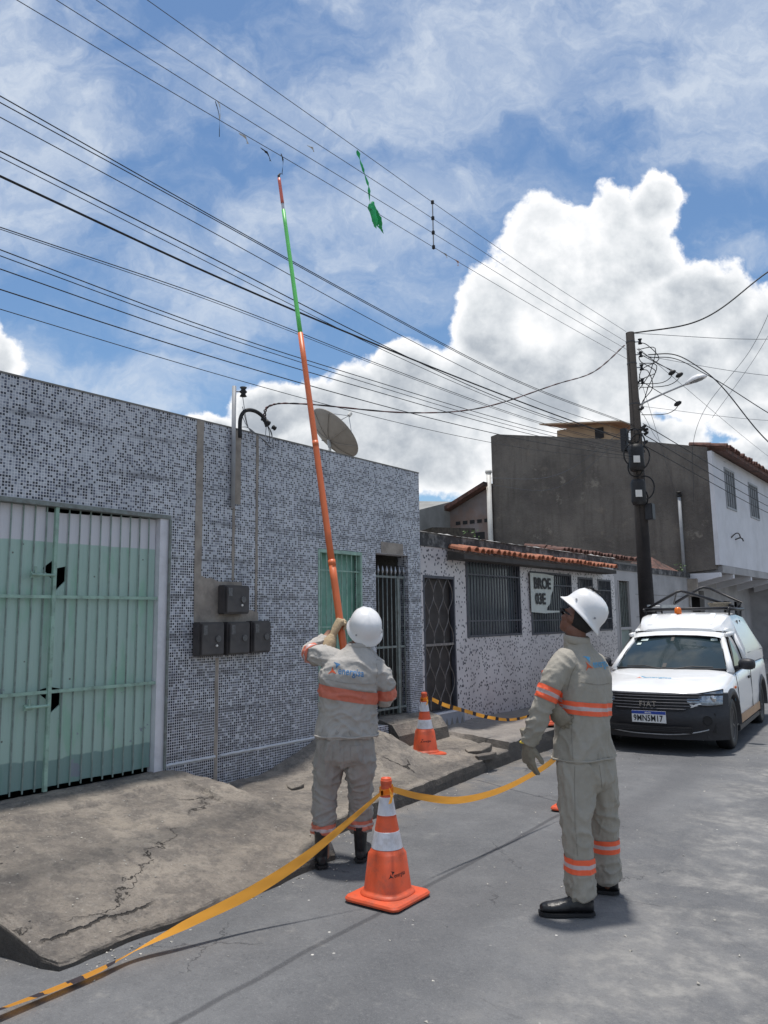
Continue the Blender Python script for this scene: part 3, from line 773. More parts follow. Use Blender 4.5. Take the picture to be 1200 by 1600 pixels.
# --- open doorway with a spiked gate
sg = thing('barred_gate', 'barred gate with spear tips in the dark doorway ending the mosaic wall', 'gate', (XW, 7.2, 0.5))
bpy.context.view_layer.update()
for i in range(8):
    yy = 6.955 + i * 0.083
    mb = MB().tube([(XW - 0.06, yy, 0.53), (XW - 0.06, yy, 2.16)], 0.0075, 6)
    o = keep(mb.build('bar', GRILLE_LIGHT, smooth=True), sg)
    mb = MB().tube([(XW - 0.06, yy, 2.16), (XW - 0.06, yy, 2.19), (XW - 0.06, yy, 2.25)], [0.008, 0.019, 0.002], 6)
    keep(mb.build('spear_tip', STEEL), sg)
for z in (0.60, 1.30, 2.12):
    keep(MB().box((XW - 0.068, 6.925, z - 0.012), (XW - 0.052, 7.55, z + 0.012)).build('cross_bar', GRILLE_LIGHT), sg)
keep(MB().box((XW - 0.08, 7.385, 0.53), (XW - 0.04, 7.42, 2.12)).build('lock_stile', GRILLE_LIGHT), sg)
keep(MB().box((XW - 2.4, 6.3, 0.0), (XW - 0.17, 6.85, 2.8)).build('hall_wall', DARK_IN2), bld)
keep(MB().box((XW - 0.06, 7.02, 2.39), (XW + 0.005, 7.45, 2.52)).build('damp_patch', PLASTER), bld)

# step, porch and riser in front of the doorways
st = thing('porch_step', 'raised cement step with dark side in front of the barred doorway', 'step', (-5.2, 7.3, 0.2))
bpy.context.view_layer.update()
def wedge(y0, y1, pts, zb=-0.05):
    """prism: pts = (x, z) profile of the top"""
    mb = MB()
    ra = [V((x, y0, z)) for x, z in pts] + [V((pts[-1][0], y0, zb)), V((pts[0][0], y0, zb))]
    rb = [V((x, y1, z)) for x, z in pts] + [V((pts[-1][0], y1, zb)), V((pts[0][0], y1, zb))]
    mb.loft([ra, rb]); return mb
keep(wedge(6.87, 7.83, [(-5.66, 0.52), (-5.42, 0.515), (-5.26, 0.47), (-5.17, 0.36), (-5.12, 0.15)]).build('slab', PAVE), st)
keep(MB().box((-5.66, 6.61, -0.05), (-5.30, 6.86, 0.47)).build('riser', MOSAIC), st)
keep(wedge(6.62, 6.868, [(-5.298, 0.26), (-5.15, 0.25), (-5.12, 0.1)]).build('lower_step', CONC), st)

# --- meters, service mast, dish
def meter(y0, y1, z0, z1, label, seal):
    t = thing('meter_box', label, 'meter box', (XW, (y0 + y1) / 2, z0), group='electricity meter boxes on the cement patch')
    w, h = y1 - y0, z1 - z0
    MB().box((0.009, -w/2, 0), (0.105, w/2, h)).build('case', METER, t, bevel=0.008)
    MB().box((0.106, -w/2 + .012, 0.012), (0.122, w/2 - .012, h - .012)).build('lid', METER, t, bevel=0.006)
    MB().box((0.123, -w/2 + .03, h*.62), (0.125, -w/2 + .075, h*.9)).build('window', METER_WIN, t)
    MB().tube([(0.122, w*.2, h*.5), (0.132, w*.2, h*.5)], 0.028, 16).build('dial', METER_WIN, t)
    if seal:
        MB().tube([(0.122, w*.14, h*.30), (0.134, w*.14, h*.30)], 0.010, 10).build('seal', PIPE_WHITE, t)
    return t
meter(4.60, 4.895, 1.69, 1.95, 'upper grey meter box standing alone above the row of three', True)
meter(4.325, 4.60, 1.325, 1.62, 'leftmost meter box of the lower row of three, with a white seal', True)
meter(4.64, 4.905, 1.325, 1.62, 'middle meter box of the lower row of three', False)
meter(4.93, 5.17, 1.33, 1.625, 'rightmost meter box of the lower row of three', False)

mast = thing('service_mast', 'grey conduit mast with black gooseneck and insulator on the mosaic parapet', 'service mast', (XW + 0.03, 4.745, 3.4))
MB().tube([(0, 0, -0.72), (0, 0, 0.45)], 0.021, 10).build('pipe', PIPE_GREY, mast, smooth=True)
gp = catmull([(0.035, 0.05, -0.05), (0.035, 0.05, 0.13), (0.05, 0.10, 0.22), (0.07, 0.20, 0.235), (0.09, 0.29, 0.19), (0.10, 0.335, 0.10)], 5)
MB().tube(gp, 0.019, 8).build('gooseneck', BLACK, mast, smooth=True)
for (p, q) in (((0.1, 0.34, 0.14), 0.03), ((0.12, 0.41, 0.10), 0.024), ((0.09, 0.30, 0.17), 0.026)):
    MB().lathe([(0.004, -q), (q, -q*.6), (q*.7, 0), (q, q*.6), (0.004, q)], 10, Matrix.Translation(p) @ Matrix.Rotation(R(70), 4, 'X')).build('connector', BLACK, mast, smooth=True)
MB().lathe([(0.005, -.05), (.035, -.045), (.02, -.02), (.038, 0), (.02, .02), (.035, .045), (0.005, .05)], 12, Matrix.Translation((0.05, 0.07, 0.40))).build('insulator', BLACK, mast, smooth=True)
MB().tube([(0, 0, 0.40), (0.05, 0.07, 0.40)], 0.008, 6).build('bracket', STEEL, mast)
for k in range(4):
    a = random.uniform(0, 6)
    lp = catmull([(0.1, 0.33, 0.13), (0.1 + .05 * math.cos(a), 0.36 + 0.02 * k, 0.04), (0.1, 0.32 + 0.03 * k, -0.04 - .02 * k), (0.07, 0.25, 0.0), (0.05, 0.14, 0.06), (0.03, 0.08, 0.36 - .1 * k)], 5)
    MB().tube(lp, 0.0035, 5).build('lead', BLACK if k % 2 else PIPE_GREY, mast, smooth=True)

dish = thing('satellite_dish', 'brownish mesh satellite dish on a white post above the mosaic parapet', 'satellite dish', (-6.6, 7.37, 3.13))
dish.scale = (0.82, 0.82, 0.90)
DC = V((0.03, 0.05, 1.02)); DN = V((0.26, 0.62, 0.74)).normalized()
rotd = DN.to_track_quat('Z', 'Y').to_matrix().to_4x4(); MD = Matrix.Translation(DC) @ rotd
prof = [(0.001, -0.115), (.1, -.11), (.2, -.09), (.3, -.055), (.40, -.012), (.47, .02), (.475, .03), (.46, .03), (.39, -.004), (.29, -.047), (.2, -.081), (.1, -.1), (0.001, -.105)]
MB().lathe(prof, 40, MD).build('reflector', DISH, dish, smooth=True)
for k in range(8):
    a = k * math.pi / 4
    MB().tube([MD @ V((r * math.cos(a), r * math.sin(a), z - 0.012)) for r, z in ((.03, -.115), (.2, -.09), (.46, .018))], 0.006, 5).build('rib', DISH, dish)
MB().tube([(0, 0, 0), (0, 0, 0.85)], 0.022, 10).build('post', PIPE_WHITE, dish, smooth=True)
MB().tube([(0, 0, 0.82), DC - DN * 0.12], 0.03, 8).build('mount', STEEL, dish)
foc = MD @ V((0, 0, 0.42))
MB().tube([foc, foc + DN * 0.06], 0.03, 10).build('feed_horn', PIPE_WHITE, dish)
for a in (0.3, 2.4, 4.5):
    MB().tube([MD @ V((.45 * math.cos(a), .45 * math.sin(a), .02)), foc], 0.006, 5).build('strut', STEEL, dish)

# ------------------------------------------------------------------ speckled house
h2 = thing('speckled_house', 'low house faced with white tiles speckled black under an orange tile eave', 'house', (XW, 11, 0))
bpy.context.view_layer.update()
H2H = [(7.875, 8.60, 0.0, 2.165), (8.885, 10.42, 1.362, 2.415), (10.745, 12.25, 1.352, 2.33), (12.52, 13.15, 1.36, 2.30), (13.38, 13.98, 1.36, 2.29)]
XH = XW - 0.012
keep(facade('wall', H2H, 7.822, 14.18, -0.1, 2.53, XH, 0.15, SPECKLE, None), h2)
keep(MB().box((XH - 0.15, 7.822, 2.531), (XH + 0.02, 14.2, 2.70)).build('parapet', PEEL), h2)
mb = MB(); mb.grid([[V((XH - 0.16 + 0.2 * j / 4, 7.822 + i * 0.05, 2.702 + 0.035 * max(0, noise.noise(V((i * 0.35, j, 0))) + .3) * (1 if 0 < j < 4 else 0))) for j in range(5)] for i in range(129)])
keep(mb.build('coping', PEELTOP, fix=False), h2)
keep(MB().box((-9.6, 7.822, -0.1), (-9.5, 14.18, 2.46)).build('rear_wall', DARK_IN), h2)
keep(MB().box((-9.6, 7.822, 2.47), (XH - 0.152, 14.18, 2.55)).build('roof', CONC), h2)
keep(MB().box((XH - 0.9, 8.65, 0.0), (XH - 0.88, 14.1, 2.46)).build('inner_wall', DARK_IN2), h2)
def barred_window(y0, y1, z0, z1, n_, label, glass=True):
    t = thing('barred_window', label, 'window', (XH, (y0 + y1) / 2, z0), group='barred windows of the speckled house')
    w = (y1 - y0) / 2; h = z1 - z0
    mb = MB().box((-0.06, -w, 0), (0.01, -w + .025, h)); mb.box((-0.06, w - .025, 0), (0.01, w, h)); mb.box((-0.06, -w + .026, h - .03), (0.01, w - .026, h)); mb.box((-0.06, -w + .026, 0), (0.01, w - .026, .03))
    mb.build('frame', GRILLE, t)
    for i in range(n_):
        yy = lerp(-w + .05, w - .05, i / (n_ - 1))
        MB().box((-0.012, yy - .007, .031), (0.002, yy + .007, h - .031)).build('bar', GRILLE, t)
    for z in (0.22, h - 0.2):
        MB().box((0.003, -w + .027, z - .01), (0.011, w - .027, z + .01)).build('cross_bar', GRILLE, t)
    if glass: MB().box((-0.10, -w + .001, 0.001), (-0.09, w - .001, h - .001)).build('pane', GLASS_WIN, t)
    return t
barred_window(8.886, 10.419, 1.363, 2.414, 19, 'widest barred window, right of the scrollwork door of the speckled house')
barred_window(10.746, 12.249, 1.353, 2.329, 18, 'barred window half covered by the lettered banner')
barred_window(12.521, 13.149, 1.361, 2.299, 9, 'narrow barred window just left of the last one, above the white helmet')
barred_window(13.381, 13.979, 1.361, 2.289, 9, 'last narrow barred window at the far end of the speckled wall')

# banner with the letters that can be read
bn = thing('shop_banner', 'torn off white banner with black letters hanging beside the barred window', 'banner', (XH + 0.03, 10.75, 1.68))
olb = [(-0.06, 0.02), (-0.06, 0.62), (0.42, 0.62), (0.75, 0.60), (0.74, 0.52), (0.70, 0.36), (0.62, 0.28), (0.60, 0.16), (0.48, 0.09), (0.46, 0.045), (0.9, 0.04), (0.9, 0.015), (0.4, 0.0)]
n_ = len(olb)
MB().add([(0.012 + 0.006 * math.sin(9 * y), y, z) for y, z in olb] + [(0.006 + 0.006 * math.sin(9 * y), y, z) for y, z in olb], [tuple(range(n_))] + [(i, (i + 1) % n_, n_ + (i + 1) % n_, n_ + i) for i in range(n_)]).build('cloth', BANNER, bn)

def text_mesh(txt, size, bold=0.0, spacing=1.0, extrude=0.0):
    cu = bpy.data.curves.new('text', 'FONT')
    cu.body = txt; cu.size = size; cu.offset = bold; cu.extrude = extrude; cu.space_character = spacing
    cu.align_x = 'LEFT'; cu.resolution_u = 3
    o = bpy.data.objects.new('text', cu); col.objects.link(o)
    bpy.context.view_layer.update()
    dg = bpy.context.evaluated_depsgraph_get()
    me = bpy.data.meshes.new_from_object(o.evaluated_get(dg))
    bpy.data.objects.remove(o); bpy.data.curves.remove(cu)
    me.materials.clear()
    return me
def place_text(name, txt, size, M, material, parent, bold=0.0, sx=1.0, extrude=0.001, spacing=1.0):
    me = text_mesh(txt, size, bold, spacing, extrude)
    me.transform(M @ Matrix.Diagonal((sx, 1, 1, 1)))
    return link_mesh(name, me, material, parent)
MY = Matrix(((0, 0, 1, 0), (1, 0, 0, 0), (0, 1, 0, 0), (0, 0, 0, 1)))      # text x -> +y, text y -> z, facing +x
place_text('lettering', 'BROE', 0.235, Matrix.Translation((0.022, 0.03, 0.385)) @ MY, INK, bn, 0.008, 1.0)
place_text('lettering', '03E', 0.235, Matrix.Translation((0.022, 0.06, 0.145)) @ MY, INK, bn, 0.008, 1.0)

# scrollwork door
sd = thing('scrollwork_door', 'dark door with wavy diamond scrollwork grille in the speckled house', 'door', (XH, 8.24, 0.45))
MB().box((-0.10, -0.36, 0.0), (-0.07, 0.355, 1.712)).build('door_leaf', mat('dark brown panel', (0.045, 0.038, 0.036), 0.7, 0.3, 5), sd)
mb = MB().box((-0.06, -0.362, 0.0), (0.004, -0.335, 1.714)); mb.box((-0.06, 0.33, 0.0), (0.004, 0.358, 1.714)); mb.box((-0.06, -0.334, 1.68), (0.004, 0.329, 1.714)); mb.box((-0.06, -0.334, 0.0), (0.004, 0.329, 0.03))
mb.build('frame', GRILLE, sd)
for i in range(6):
    c0 = -0.275 + i * 0.11
    s_ = 1 if i % 2 else -1
    pts = [(-0.02, c0 + s_ * 0.045 * (1 if (k // 2) % 2 else -1), 0.035 + k * 0.137) for k in range(13)]
    MB().tube(catmull(pts, 3), 0.0065, 5).build('scroll', GRILLE_ART, sd, smooth=True)
MB().box((-0.035, -0.334, 0.83), (-0.006, 0.329, 0.86)).build('cross_bar', GRILLE_ART, sd)
pln = thing('tiled_plinth', 'small grey plinth with a pointed pattern under the scrollwork door', 'plinth', (XH, 8.24, 0.28))
MB().box((-0.1, -0.42, -0.1), (0.05, 0.44, 0.165)).build('block', mat('bluish grey tile', (0.27, 0.29, 0.33), 0.5, 0.1, 8), pln)
for i in range(7):
    y0 = -0.39 + i * 0.12
    mb = MB(); mb.add([(0.051, y0, -.02), (0.054, y0 + .05, .11), (0.051, y0 + .1, -.02), (0.051, y0 + .05, .02)], [(0, 1, 2, 3)]); mb.build('tile_motif', CONC, pln, fix=False)
MB().box((-0.1, -0.43, 0.166), (0.06, 0.45, 0.185)).build('nosing', WHITE_PAINT, pln)

# terracotta eave: individually laid half-round tiles
def half_tile(L, r0, r1, t=0.012):
    mb = MB(); n_ = 6
    rows = []
    for k, (y, r) in enumerate(((0, r0), (L, r1))):
        ring = [V((r * math.cos(math.pi * j / n_), y, r * math.sin(math.pi * j / n_))) for j in range(n_ + 1)]
        ring += [V(((r - t) * math.cos(math.pi * j / n_), y, (r - t) * math.sin(math.pi * j / n_))) for j in range(n_, -1, -1)]
        rows.append(ring)
    mb.loft(rows); return mb
def tile_row(parent, y0, y1, x_front, z_front, pitch, slope, L, material, rows=1, jitter=0.01):
    proto = half_tile(L, pitch * 0.44, pitch * 0.36).mesh('roof_tile', False)
    proto.materials.append(material)
    inv = parent.matrix_world.inverted()
    n_ = int((y1 - y0) / pitch)
    for rr in range(rows):
        for i in range(n_):
            o = bpy.data.objects.new('roof_tile', proto); col.objects.link(o)
            o.parent = parent
            up = L * 0.82 * rr
            M = Matrix.Translation((x_front - up * math.cos(slope) + random.uniform(-jitter, jitter), y0 + (i + .5) * pitch, z_front + up * math.sin(slope) + random.uniform(-jitter, jitter) * .5)) @ Matrix.Rotation(R(90) + random.uniform(-.03, .03), 4, 'Z') @ Matrix.Rotation(slope, 4, 'X')
            o.matrix_local = inv @ M
ev = thing('tile_eave', 'projecting eave of orange clay tiles above the windows of the speckled house', 'eave', (XW, 11.3, 2.4))
bpy.context.view_layer.update()
tile_row(ev, 8.42, 13.6, -5.20, 2.475, 0.150, R(13), 0.29, TILE, rows=1, jitter=0.022)
keep(wedge(8.42, 13.6, [(-5.49, 2.50), (-5.235, 2.44)], 2.38).build('fascia', mat('dark eave board', (0.05, 0.045, 0.042), 0.8, 0.3, 5)), ev)

# ------------------------------------------------------------------ plain house beyond, mended roofs behind
h3 = thing('plain_house', 'plain grey white house behind the utility pole with a green grey door', 'house', (XW, 16.6, 0))
bpy.context.view_layer.update()
XP = XW - 0.03
keep(facade('wall', [(14.38, 15.0, 0.0, 2.30)], 14.21, 18.98, -0.1, 2.50, XP, 0.15, GREY_WALL, None), h3)
keep(MB().box((XP - 0.16, 14.21, 2.501), (XP + 0.02, 18.98, 2.62)).build('parapet', PEEL), h3)
keep(MB().box((-9.9, 14.21, 2.40), (XP - 0.152, 18.98, 2.499)).build('roof', CONC), h3)
for z in (0.7, 1.15, 1.6, 2.05):
    keep(MB().box((XP, 15.3, z - 0.006), (XP + 0.003, 18.9, z + 0.006)).build('mortar_line', CONC), h3)
dr = thing('metal_door', 'dull green sheet door with a barred top in the plain house by the pole', 'door', (XP, 14.69, 0.2))
MB().box((-0.06, -0.30, 0), (-0.03, 0.30, 1.2)).build('door_leaf', mat('dull green sheet', (0.20, 0.25, 0.235), 0.6, 0.2, 5), dr)
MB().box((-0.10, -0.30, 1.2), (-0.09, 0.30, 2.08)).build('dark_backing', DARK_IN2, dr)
for i in range(7):
    MB().box((-0.05, -0.27 + i * 0.085, 1.201), (-0.036, -0.255 + i * 0.085, 2.07)).build('bar', GRILLE_LIGHT, dr)
mb = MB().box((-0.03, -0.31, 0), (0.012, -0.27, 2.09)); mb.box((-0.03, 0.27, 0), (0.012, 0.31, 2.09)); mb.box((-0.03, -0.269, 1.16), (0.012, 0.269, 1.21)); mb.build('frame', GREY_WALL, dr)

lr = thing('low_tile_roof', 'low weathered clay tile roof sticking out behind the parapet left of the utility pole', 'roof', (-5.9, 14.5, 2.7))
bpy.context.view_layer.update()
tile_row(lr, 12.45, 17.0, -5.72, 2.76, 0.165, R(9), 0.42, TILE_OLD, rows=2, jitter=0.02)
keep(MB().box((-9.4, 12.45, 2.62), (-5.74, 16.95, 2.70)).build('deck', CONC), lr)
tp = thing('terracotta_heap', 'small reddish clay tile hip against the dark wall right of the pole', 'roof', (-5.8, 17.6, 2.62))
MB().hexa([(-0.5, -0.75, 0), (0.25, -0.75, 0), (0.25, 0.75, 0), (-0.5, 0.75, 0), (-0.4, -0.2, .36), (-0.05, -0.2, .30), (-0.05, 0.5, .2), (-0.4, 0.5, .26)]).build('hip', TILE_OLD, tp)

bh = thing('rear_house', 'unplastered lilac grey house with a pitched tile roof behind the low houses', 'house', (-10, 15, 0))
bpy.context.view_layer.update()
keep(wedge(0, 1, [(0, 1), (1, 1)]).build('tmp', HOUSE_WALL), bh) if False else None
# gable faces the camera side (-y); wall from x=-12.6 to -9.3 at y=15.9
mb = MB()
pts = [(-12.27, 0), (-12.27, 4.72), (-10.87, 5.30), (-10.87, 0)]
ra = [V((x, 18.9, z)) for x, z in pts]; rb = [V((x, 23, z)) for x, z in pts]
mb.loft([ra, rb]); keep(mb.build('wall', HOUSE_WALL), bh)
mb = MB()
pts = [(-12.65, 4.68), (-10.86, 5.44), (-10.86, 5.34), (-12.6, 4.56)]
mb.loft([[V((x, 18.6, z)) for x, z in pts], [V((x, 23.2, z)) for x, z in pts]]); keep(mb.build('roof', TILE_OLD), bh)
for i in range(5):
    keep(MB().box((-12.0 + i * 0.24, 18.885, 4.32), (-11.85 + i * 0.24, 18.899, 4.42)).build('vent_brick', DARK_IN), bh)
keep(MB().box((-11.35, 18.885, 3.85), (-11.05, 18.899, 4.05)).build('opening', DARK_IN), bh)
gs = thing('sheet_roof', 'grey fibre cement roof far behind, right of the mosaic corner', 'roof', (-12.5, 17.5, 0))
bpy.context.view_layer.update()
keep(MB().hexa([(-16, 17, 0), (-12.2, 17, 0), (-12.2, 19, 0), (-16, 19, 0), (-16, 17, 4.95), (-12.2, 17, 4.55), (-12.2, 19, 5.05), (-16, 19, 5.5)]).build('gable', mat('grey fibre sheet', (0.26, 0.26, 0.25), 0.9, 0.2, 2)), gs)
ot = thing('old_tile_roof', 'dark mossy tile roof slope behind the flaking coping beside the mosaic corner', 'roof', (-9, 13, 0))
bpy.context.view_layer.update()
keep(MB().hexa([(-10.6, 13.1, 0), (-8.9, 13.1, 0), (-8.9, 14.8, 0), (-10.6, 14.8, 0), (-10.6, 13.1, 3.2), (-8.9, 13.1, 3.50), (-8.9, 14.8, 3.62), (-10.6, 14.8, 3.35)]).build('slope', mat('black moss tile', (0.06, 0.05, 0.04), 0.95, 0.5, 9, 0.6, 30)), ot)

# ------------------------------------------------------------------ big dark gable building with the white street front
bb = thing('gable_building', 'two storey building with a huge dark mouldy side wall and a white street front', 'building', (-8, 22, 0))
bpy.context.view_layer.update()
XF = -4.82; YG = 19.0; YE = 26.6
pts = [(-10.8, 0.0), (-10.8, 6.80), (-10.6, 6.835), (-8.5, 6.42), (-6.5, 6.00), (XF - 0.10, 5.60), (XF - .10, 2.68), (-5.9, 2.60), (-5.9, 0.0)]
mb = MB(); mb.loft([[V((x, YG, z)) for x, z in pts], [V((x, YG + .2, z)) for x, z in pts]])
keep(mb.build('side_wall', DARK_RENDER), bb)
WH = [(20.0, 20.95, 4.22, 5.25), (22.45, 23.5, 4.22, 5.2)]
keep(facade('upper_front', WH, YG - 0.004, YE, 2.78, 5.50, XF, 0.098, WHITE_WALL, None), bb)
keep(MB().box((XF - 1.5, YG + .21, 2.60), (XF - 0.0, YE, 2.775)).build('floor_slab', GREY_WALL), bb)
for i, yy in enumerate((YG + 0.02, 20.2, 22.0, 24.2, 26.3)):
    keep(MB().hexa([(XF - 0.9, yy, 2.30), (XF - 0.02, yy, 2.50), (XF - 0.02, yy + .14, 2.50), (XF - 0.9, yy + .14, 2.30), (XF - 0.9, yy, 2.599), (XF - 0.02, yy, 2.599), (XF - 0.02, yy + .14, 2.599), (XF - 0.9, yy + .14, 2.599)]).build('bracket', WHITE_WALL), bb)
GH = [(20.3, 21.45, 0.3, 2.25), (23.3, 24.0, 0.0, 2.0), (24.5, 25.3, 0.0, 2.0)]
keep(facade('lower_front', GH, YG + .201, YE, -0.1, 2.599, XF - 1.08, 0.12, GREY_WALL, None), bb)
keep(MB().box((XF - 2.0, YG + .21, 0), (XF - 1.95, YE, 2.59)).build('inner_wall', DARK_IN), bb)
keep(MB().box((XF - 6, YG + .21, 2.78), (XF - 0.1, YE, 2.9)).build('upper_floor', DARK_IN), bb)
keep(MB().box((-10.8, YE - .1, 0), (XF - .11, YE, 5.6)).build('far_wall', GREY_WALL), bb)
mb = MB(); mb.loft([[V((x, YG + .21, z)) for x, z in ((-10.75, 6.86), (XF + .28, 5.56), (XF + .28, 5.47), (-10.75, 6.77))], [V((x, YE + .3, z)) for x, z in ((-10.75, 6.86), (XF + .28, 5.56), (XF + .28, 5.47), (-10.75, 6.77))]])
keep(mb.build('roof_deck', TILE_OLD), bb)
tile_row(bb, YG - 0.02, YE + .2, XF + .34, 5.55, 0.21, R(11.5), 0.5, TILE_OLD, rows=2, jitter=0.03)
def two_leaf_window(y0, y1, z0, z1, label):
    t = thing('slatted_window', label, 'window', (XF, (y0 + y1) / 2, z0), group='upstairs windows of the white front')
    w = (y1 - y0) / 2; h = z1 - z0
    mb = MB().box((-.05, -w, 0), (.02, -w + .05, h)); mb.box((-.05, w - .05, 0), (.02, w, h)); mb.box((-.05, -w + .051, h - .05), (.02, w - .051, h)); mb.box((-.05, -w + .051, 0), (.02, w - .051, .05))
    mb.build('frame', PIPE_GREY, t)
    for k in (-0.33, 0.0, 0.33):
        MB().box((-.04, k * w * 2 * .5 * 1.4 - .025, .051), (.012, k * w * 2 * .5 * 1.4 + .025, h - .051)).build('mullion', PIPE_GREY, t)
    MB().box((-.07, -w, 0), (-.06, w, h)).build('pane', GLASS_WIN, t)
two_leaf_window(20.0, 20.95, 4.22, 5.25, 'nearer upstairs window of the white front, with vertical bars')
two_leaf_window(22.45, 23.5, 4.22, 5.2, 'farther upstairs window of the white front, by the photo edge')
nb = thing('next_house', 'narrow grey house front beyond the white building', 'house', (-5, 29, 0))
bpy.context.view_layer.update()
keep(MB().box((-11, YE + .02, -0.1), (-5.6, 40, 5.0)).build('wall', GREY_WALL), nb)
keep(MB().box((-5.599, 27.2, 1.1), (-5.56, 27.9, 2.1)).build('window', DARK_IN2), nb)
tk = thing('roof_hut', 'small tan water tank hut with an overhanging sheet roof on top of the dark building', 'hut', (-8, 20.5, 6.2))
bpy.context.view_layer.update()
keep(MB().box((-9.35, 20.3, 6.0), (-7.75, 21.6, 6.98)).build('wall', TANK_WALL), tk)
keep(MB().box((-8.2, 20.28, 6.55), (-7.95, 20.299, 6.85)).build('vent', DARK_IN), tk)
keep(MB().hexa([(-9.75, 20.0, 7.16), (-7.35, 20.0, 6.84), (-7.3, 22.1, 6.98), (-9.5, 22.0, 7.34), (-9.75, 20.0, 7.20), (-7.35, 20.0, 6.88), (-7.3, 22.1, 7.02), (-9.5, 22.0, 7.38)]).build('roof', TANK_ROOF), tk)
wp = thing('drain_pipe', 'white vertical drain pipe at the left edge of the dark gable wall', 'pipe', (-10.86, 18.9, 3.0))
MB().tube([(0, 0, -1.0), (0, 0, 2.72)], 0.075, 12).build('pipe', PIPE_WHITE, wp, smooth=True)
MB().tube([(0, 0, 2.72), (0, 0, 2.80)], 0.095, 12).build('socket', PIPE_WHITE, wp, smooth=True)
cp = thing('conduit', 'thin grey conduit with an insulator standing against the dark gable wall', 'pipe', (-5.62, 18.92, 2.6))
MB().tube([(0, 0, 0), (0, 0, 1.85)], 0.04, 8).build('pipe', PIPE_GREY, cp, smooth=True)
MB().lathe([(0.01, 1.86), (.07, 1.88), (.03, 1.93), (.07, 1.97), (.01, 2.0)], 10).build('cap', BLACK, cp)
jb = thing('junction_box', 'white and rusty meter cabinet with tangled pipes at the corner of the white building', 'cabinet', (-5.70, 18.9, 1.75))
MB().box((-0.22, -0.12, 0.35), (0.08, 0.02, 0.75)).build('cabinet', PIPE_WHITE, jb, bevel=0.01)
MB().box((0.12, -0.12, 0.30), (0.38, 0.02, 0.72)).build('rusty_box', PLASTER, jb, bevel=0.01)
for k in range(4):
    MB().tube(catmull([(-.15 + .12 * k, -.06, .35), (-.1 + .1 * k, -.12, .1), (-.05 + .1 * k, -.08, -.3), (.0, -.08, -.9)], 4), 0.016, 6).build('pipe', PLASTER, jb, smooth=True)
fl = thing('wall_lamp', 'small dark floodlight on two arms low on the white upper wall', 'lamp', (XF, 20.5, 3.5))
MB().tube(catmull([(0, -.3, 0), (.10, -.24, .10), (.14, -.08, .10), (.15, .0, .0)], 4), 0.016, 6).build('arm', METER, fl)
MB().tube(catmull([(0, .1, -.02), (.10, .14, .02), (.14, .22, .0), (.15, .26, -.06)], 4), 0.016, 6).build('arm', BLACK, fl)
# a few weeds on the parapets
for (x, y, z, lab) in ((-5.62, 18.6, 2.62, 'green weed growing on the wall top by the conduit'), (-5.6, 9.2, 2.63, 'small weed on the flaking coping')):
    mb = MB()
    for k in range(26):
        a = random.uniform(0, 6.28); r = random.uniform(.02, .14); zz = random.uniform(0, .22); s = random.uniform(.015, .035)
        c = V((r * math.cos(a), r * math.sin(a), zz)); u1 = V((random.uniform(-1, 1), random.uniform(-1, 1), random.uniform(-1, 1))).normalized() * s; u2 = u1.orthogonal().normalized() * s
        mb.add([c - u1, c + u2 * .5, c + u1, c - u2 * .5], [(0, 1, 2, 3)])
    o = mb.build('weed', LEAF, fix=False); o.location = (x, y, z); tag(o, lab, 'plant', None, 'stuff')

# ------------------------------------------------------------------ utility pole, lamp, boxes, wires
PX, PY = -4.6, 13.25
pole = thing('utility_pole', 'tall dark utility pole with black cable boxes behind the white pickup', 'utility pole', (PX, PY, 0.2))
mb = MB(); mb.tube([(0, 0, -0.3), (0, 0, 1.5), (0, 0, 6.48)], [0.142, 0.130, 0.074], 14); mb.build('shaft', WOOD, pole, smooth=True)
for z in (6.32, 6.08, 5.84, 5.58):
    MB().lathe([(0.005, -.05), (.04, -.045), (.022, -.015), (.022, .015), (.04, .045), (.005, .05)], 12, Matrix.Translation((0.13, 0.12, z))).build('insulator', BLACK, pole, smooth=True)
    MB().tube([(0.0, 0.06, z), (0.13, 0.12, z)], 0.012, 6).build('bracket', STEEL, pole)
for z in (6.35, 5.95, 5.2, 4.72, 4.1, 3.3):
    MB().lathe([(0.06, -.012), (lerp(.135, .082, z / 6.5), -.012), (lerp(.135, .082, z / 6.5), .012), (.06, .012)], 14, Matrix.Translation((0, 0, z - .05))).build('strap', METER, pole)
def drum(z, h, r, off):
    mb = MB(); mb.lathe([(0.02, 0), (r * .8, 0.0), (r, h * .15), (r * .92, h * .5), (r, h * .85), (r * .8, h), (.02, h)], 14, Matrix.Translation((off[0], off[1], z)))
    mb.build('splice_box', BLACK, pole, smooth=True)
drum(3.92, 0.46, 0.135, (0.03, -0.15)); drum(3.32, 0.44, 0.128, (0.03, -0.15))
for z in (4.04, 3.44):
    Mx = Matrix.Translation((0.085, -0.292, z)) @ Matrix.Rotation(R(38), 4, 'Z')
    MB().box((-0.055, -0.006, 0), (0.055, 0.006, 0.12), Mx).build('white_label', PIPE_WHITE, pole)
MB().box((-0.24, -0.14, 4.30), (-0.14, 0.02, 4.72)).build('terminal_box', BLACK_METAL, pole, bevel=0.01)
MB().box((0.10, -0.1, 3.06), (0.23, 0.06, 3.34)).build('terminal_box', BLACK_METAL, pole, bevel=0.01)
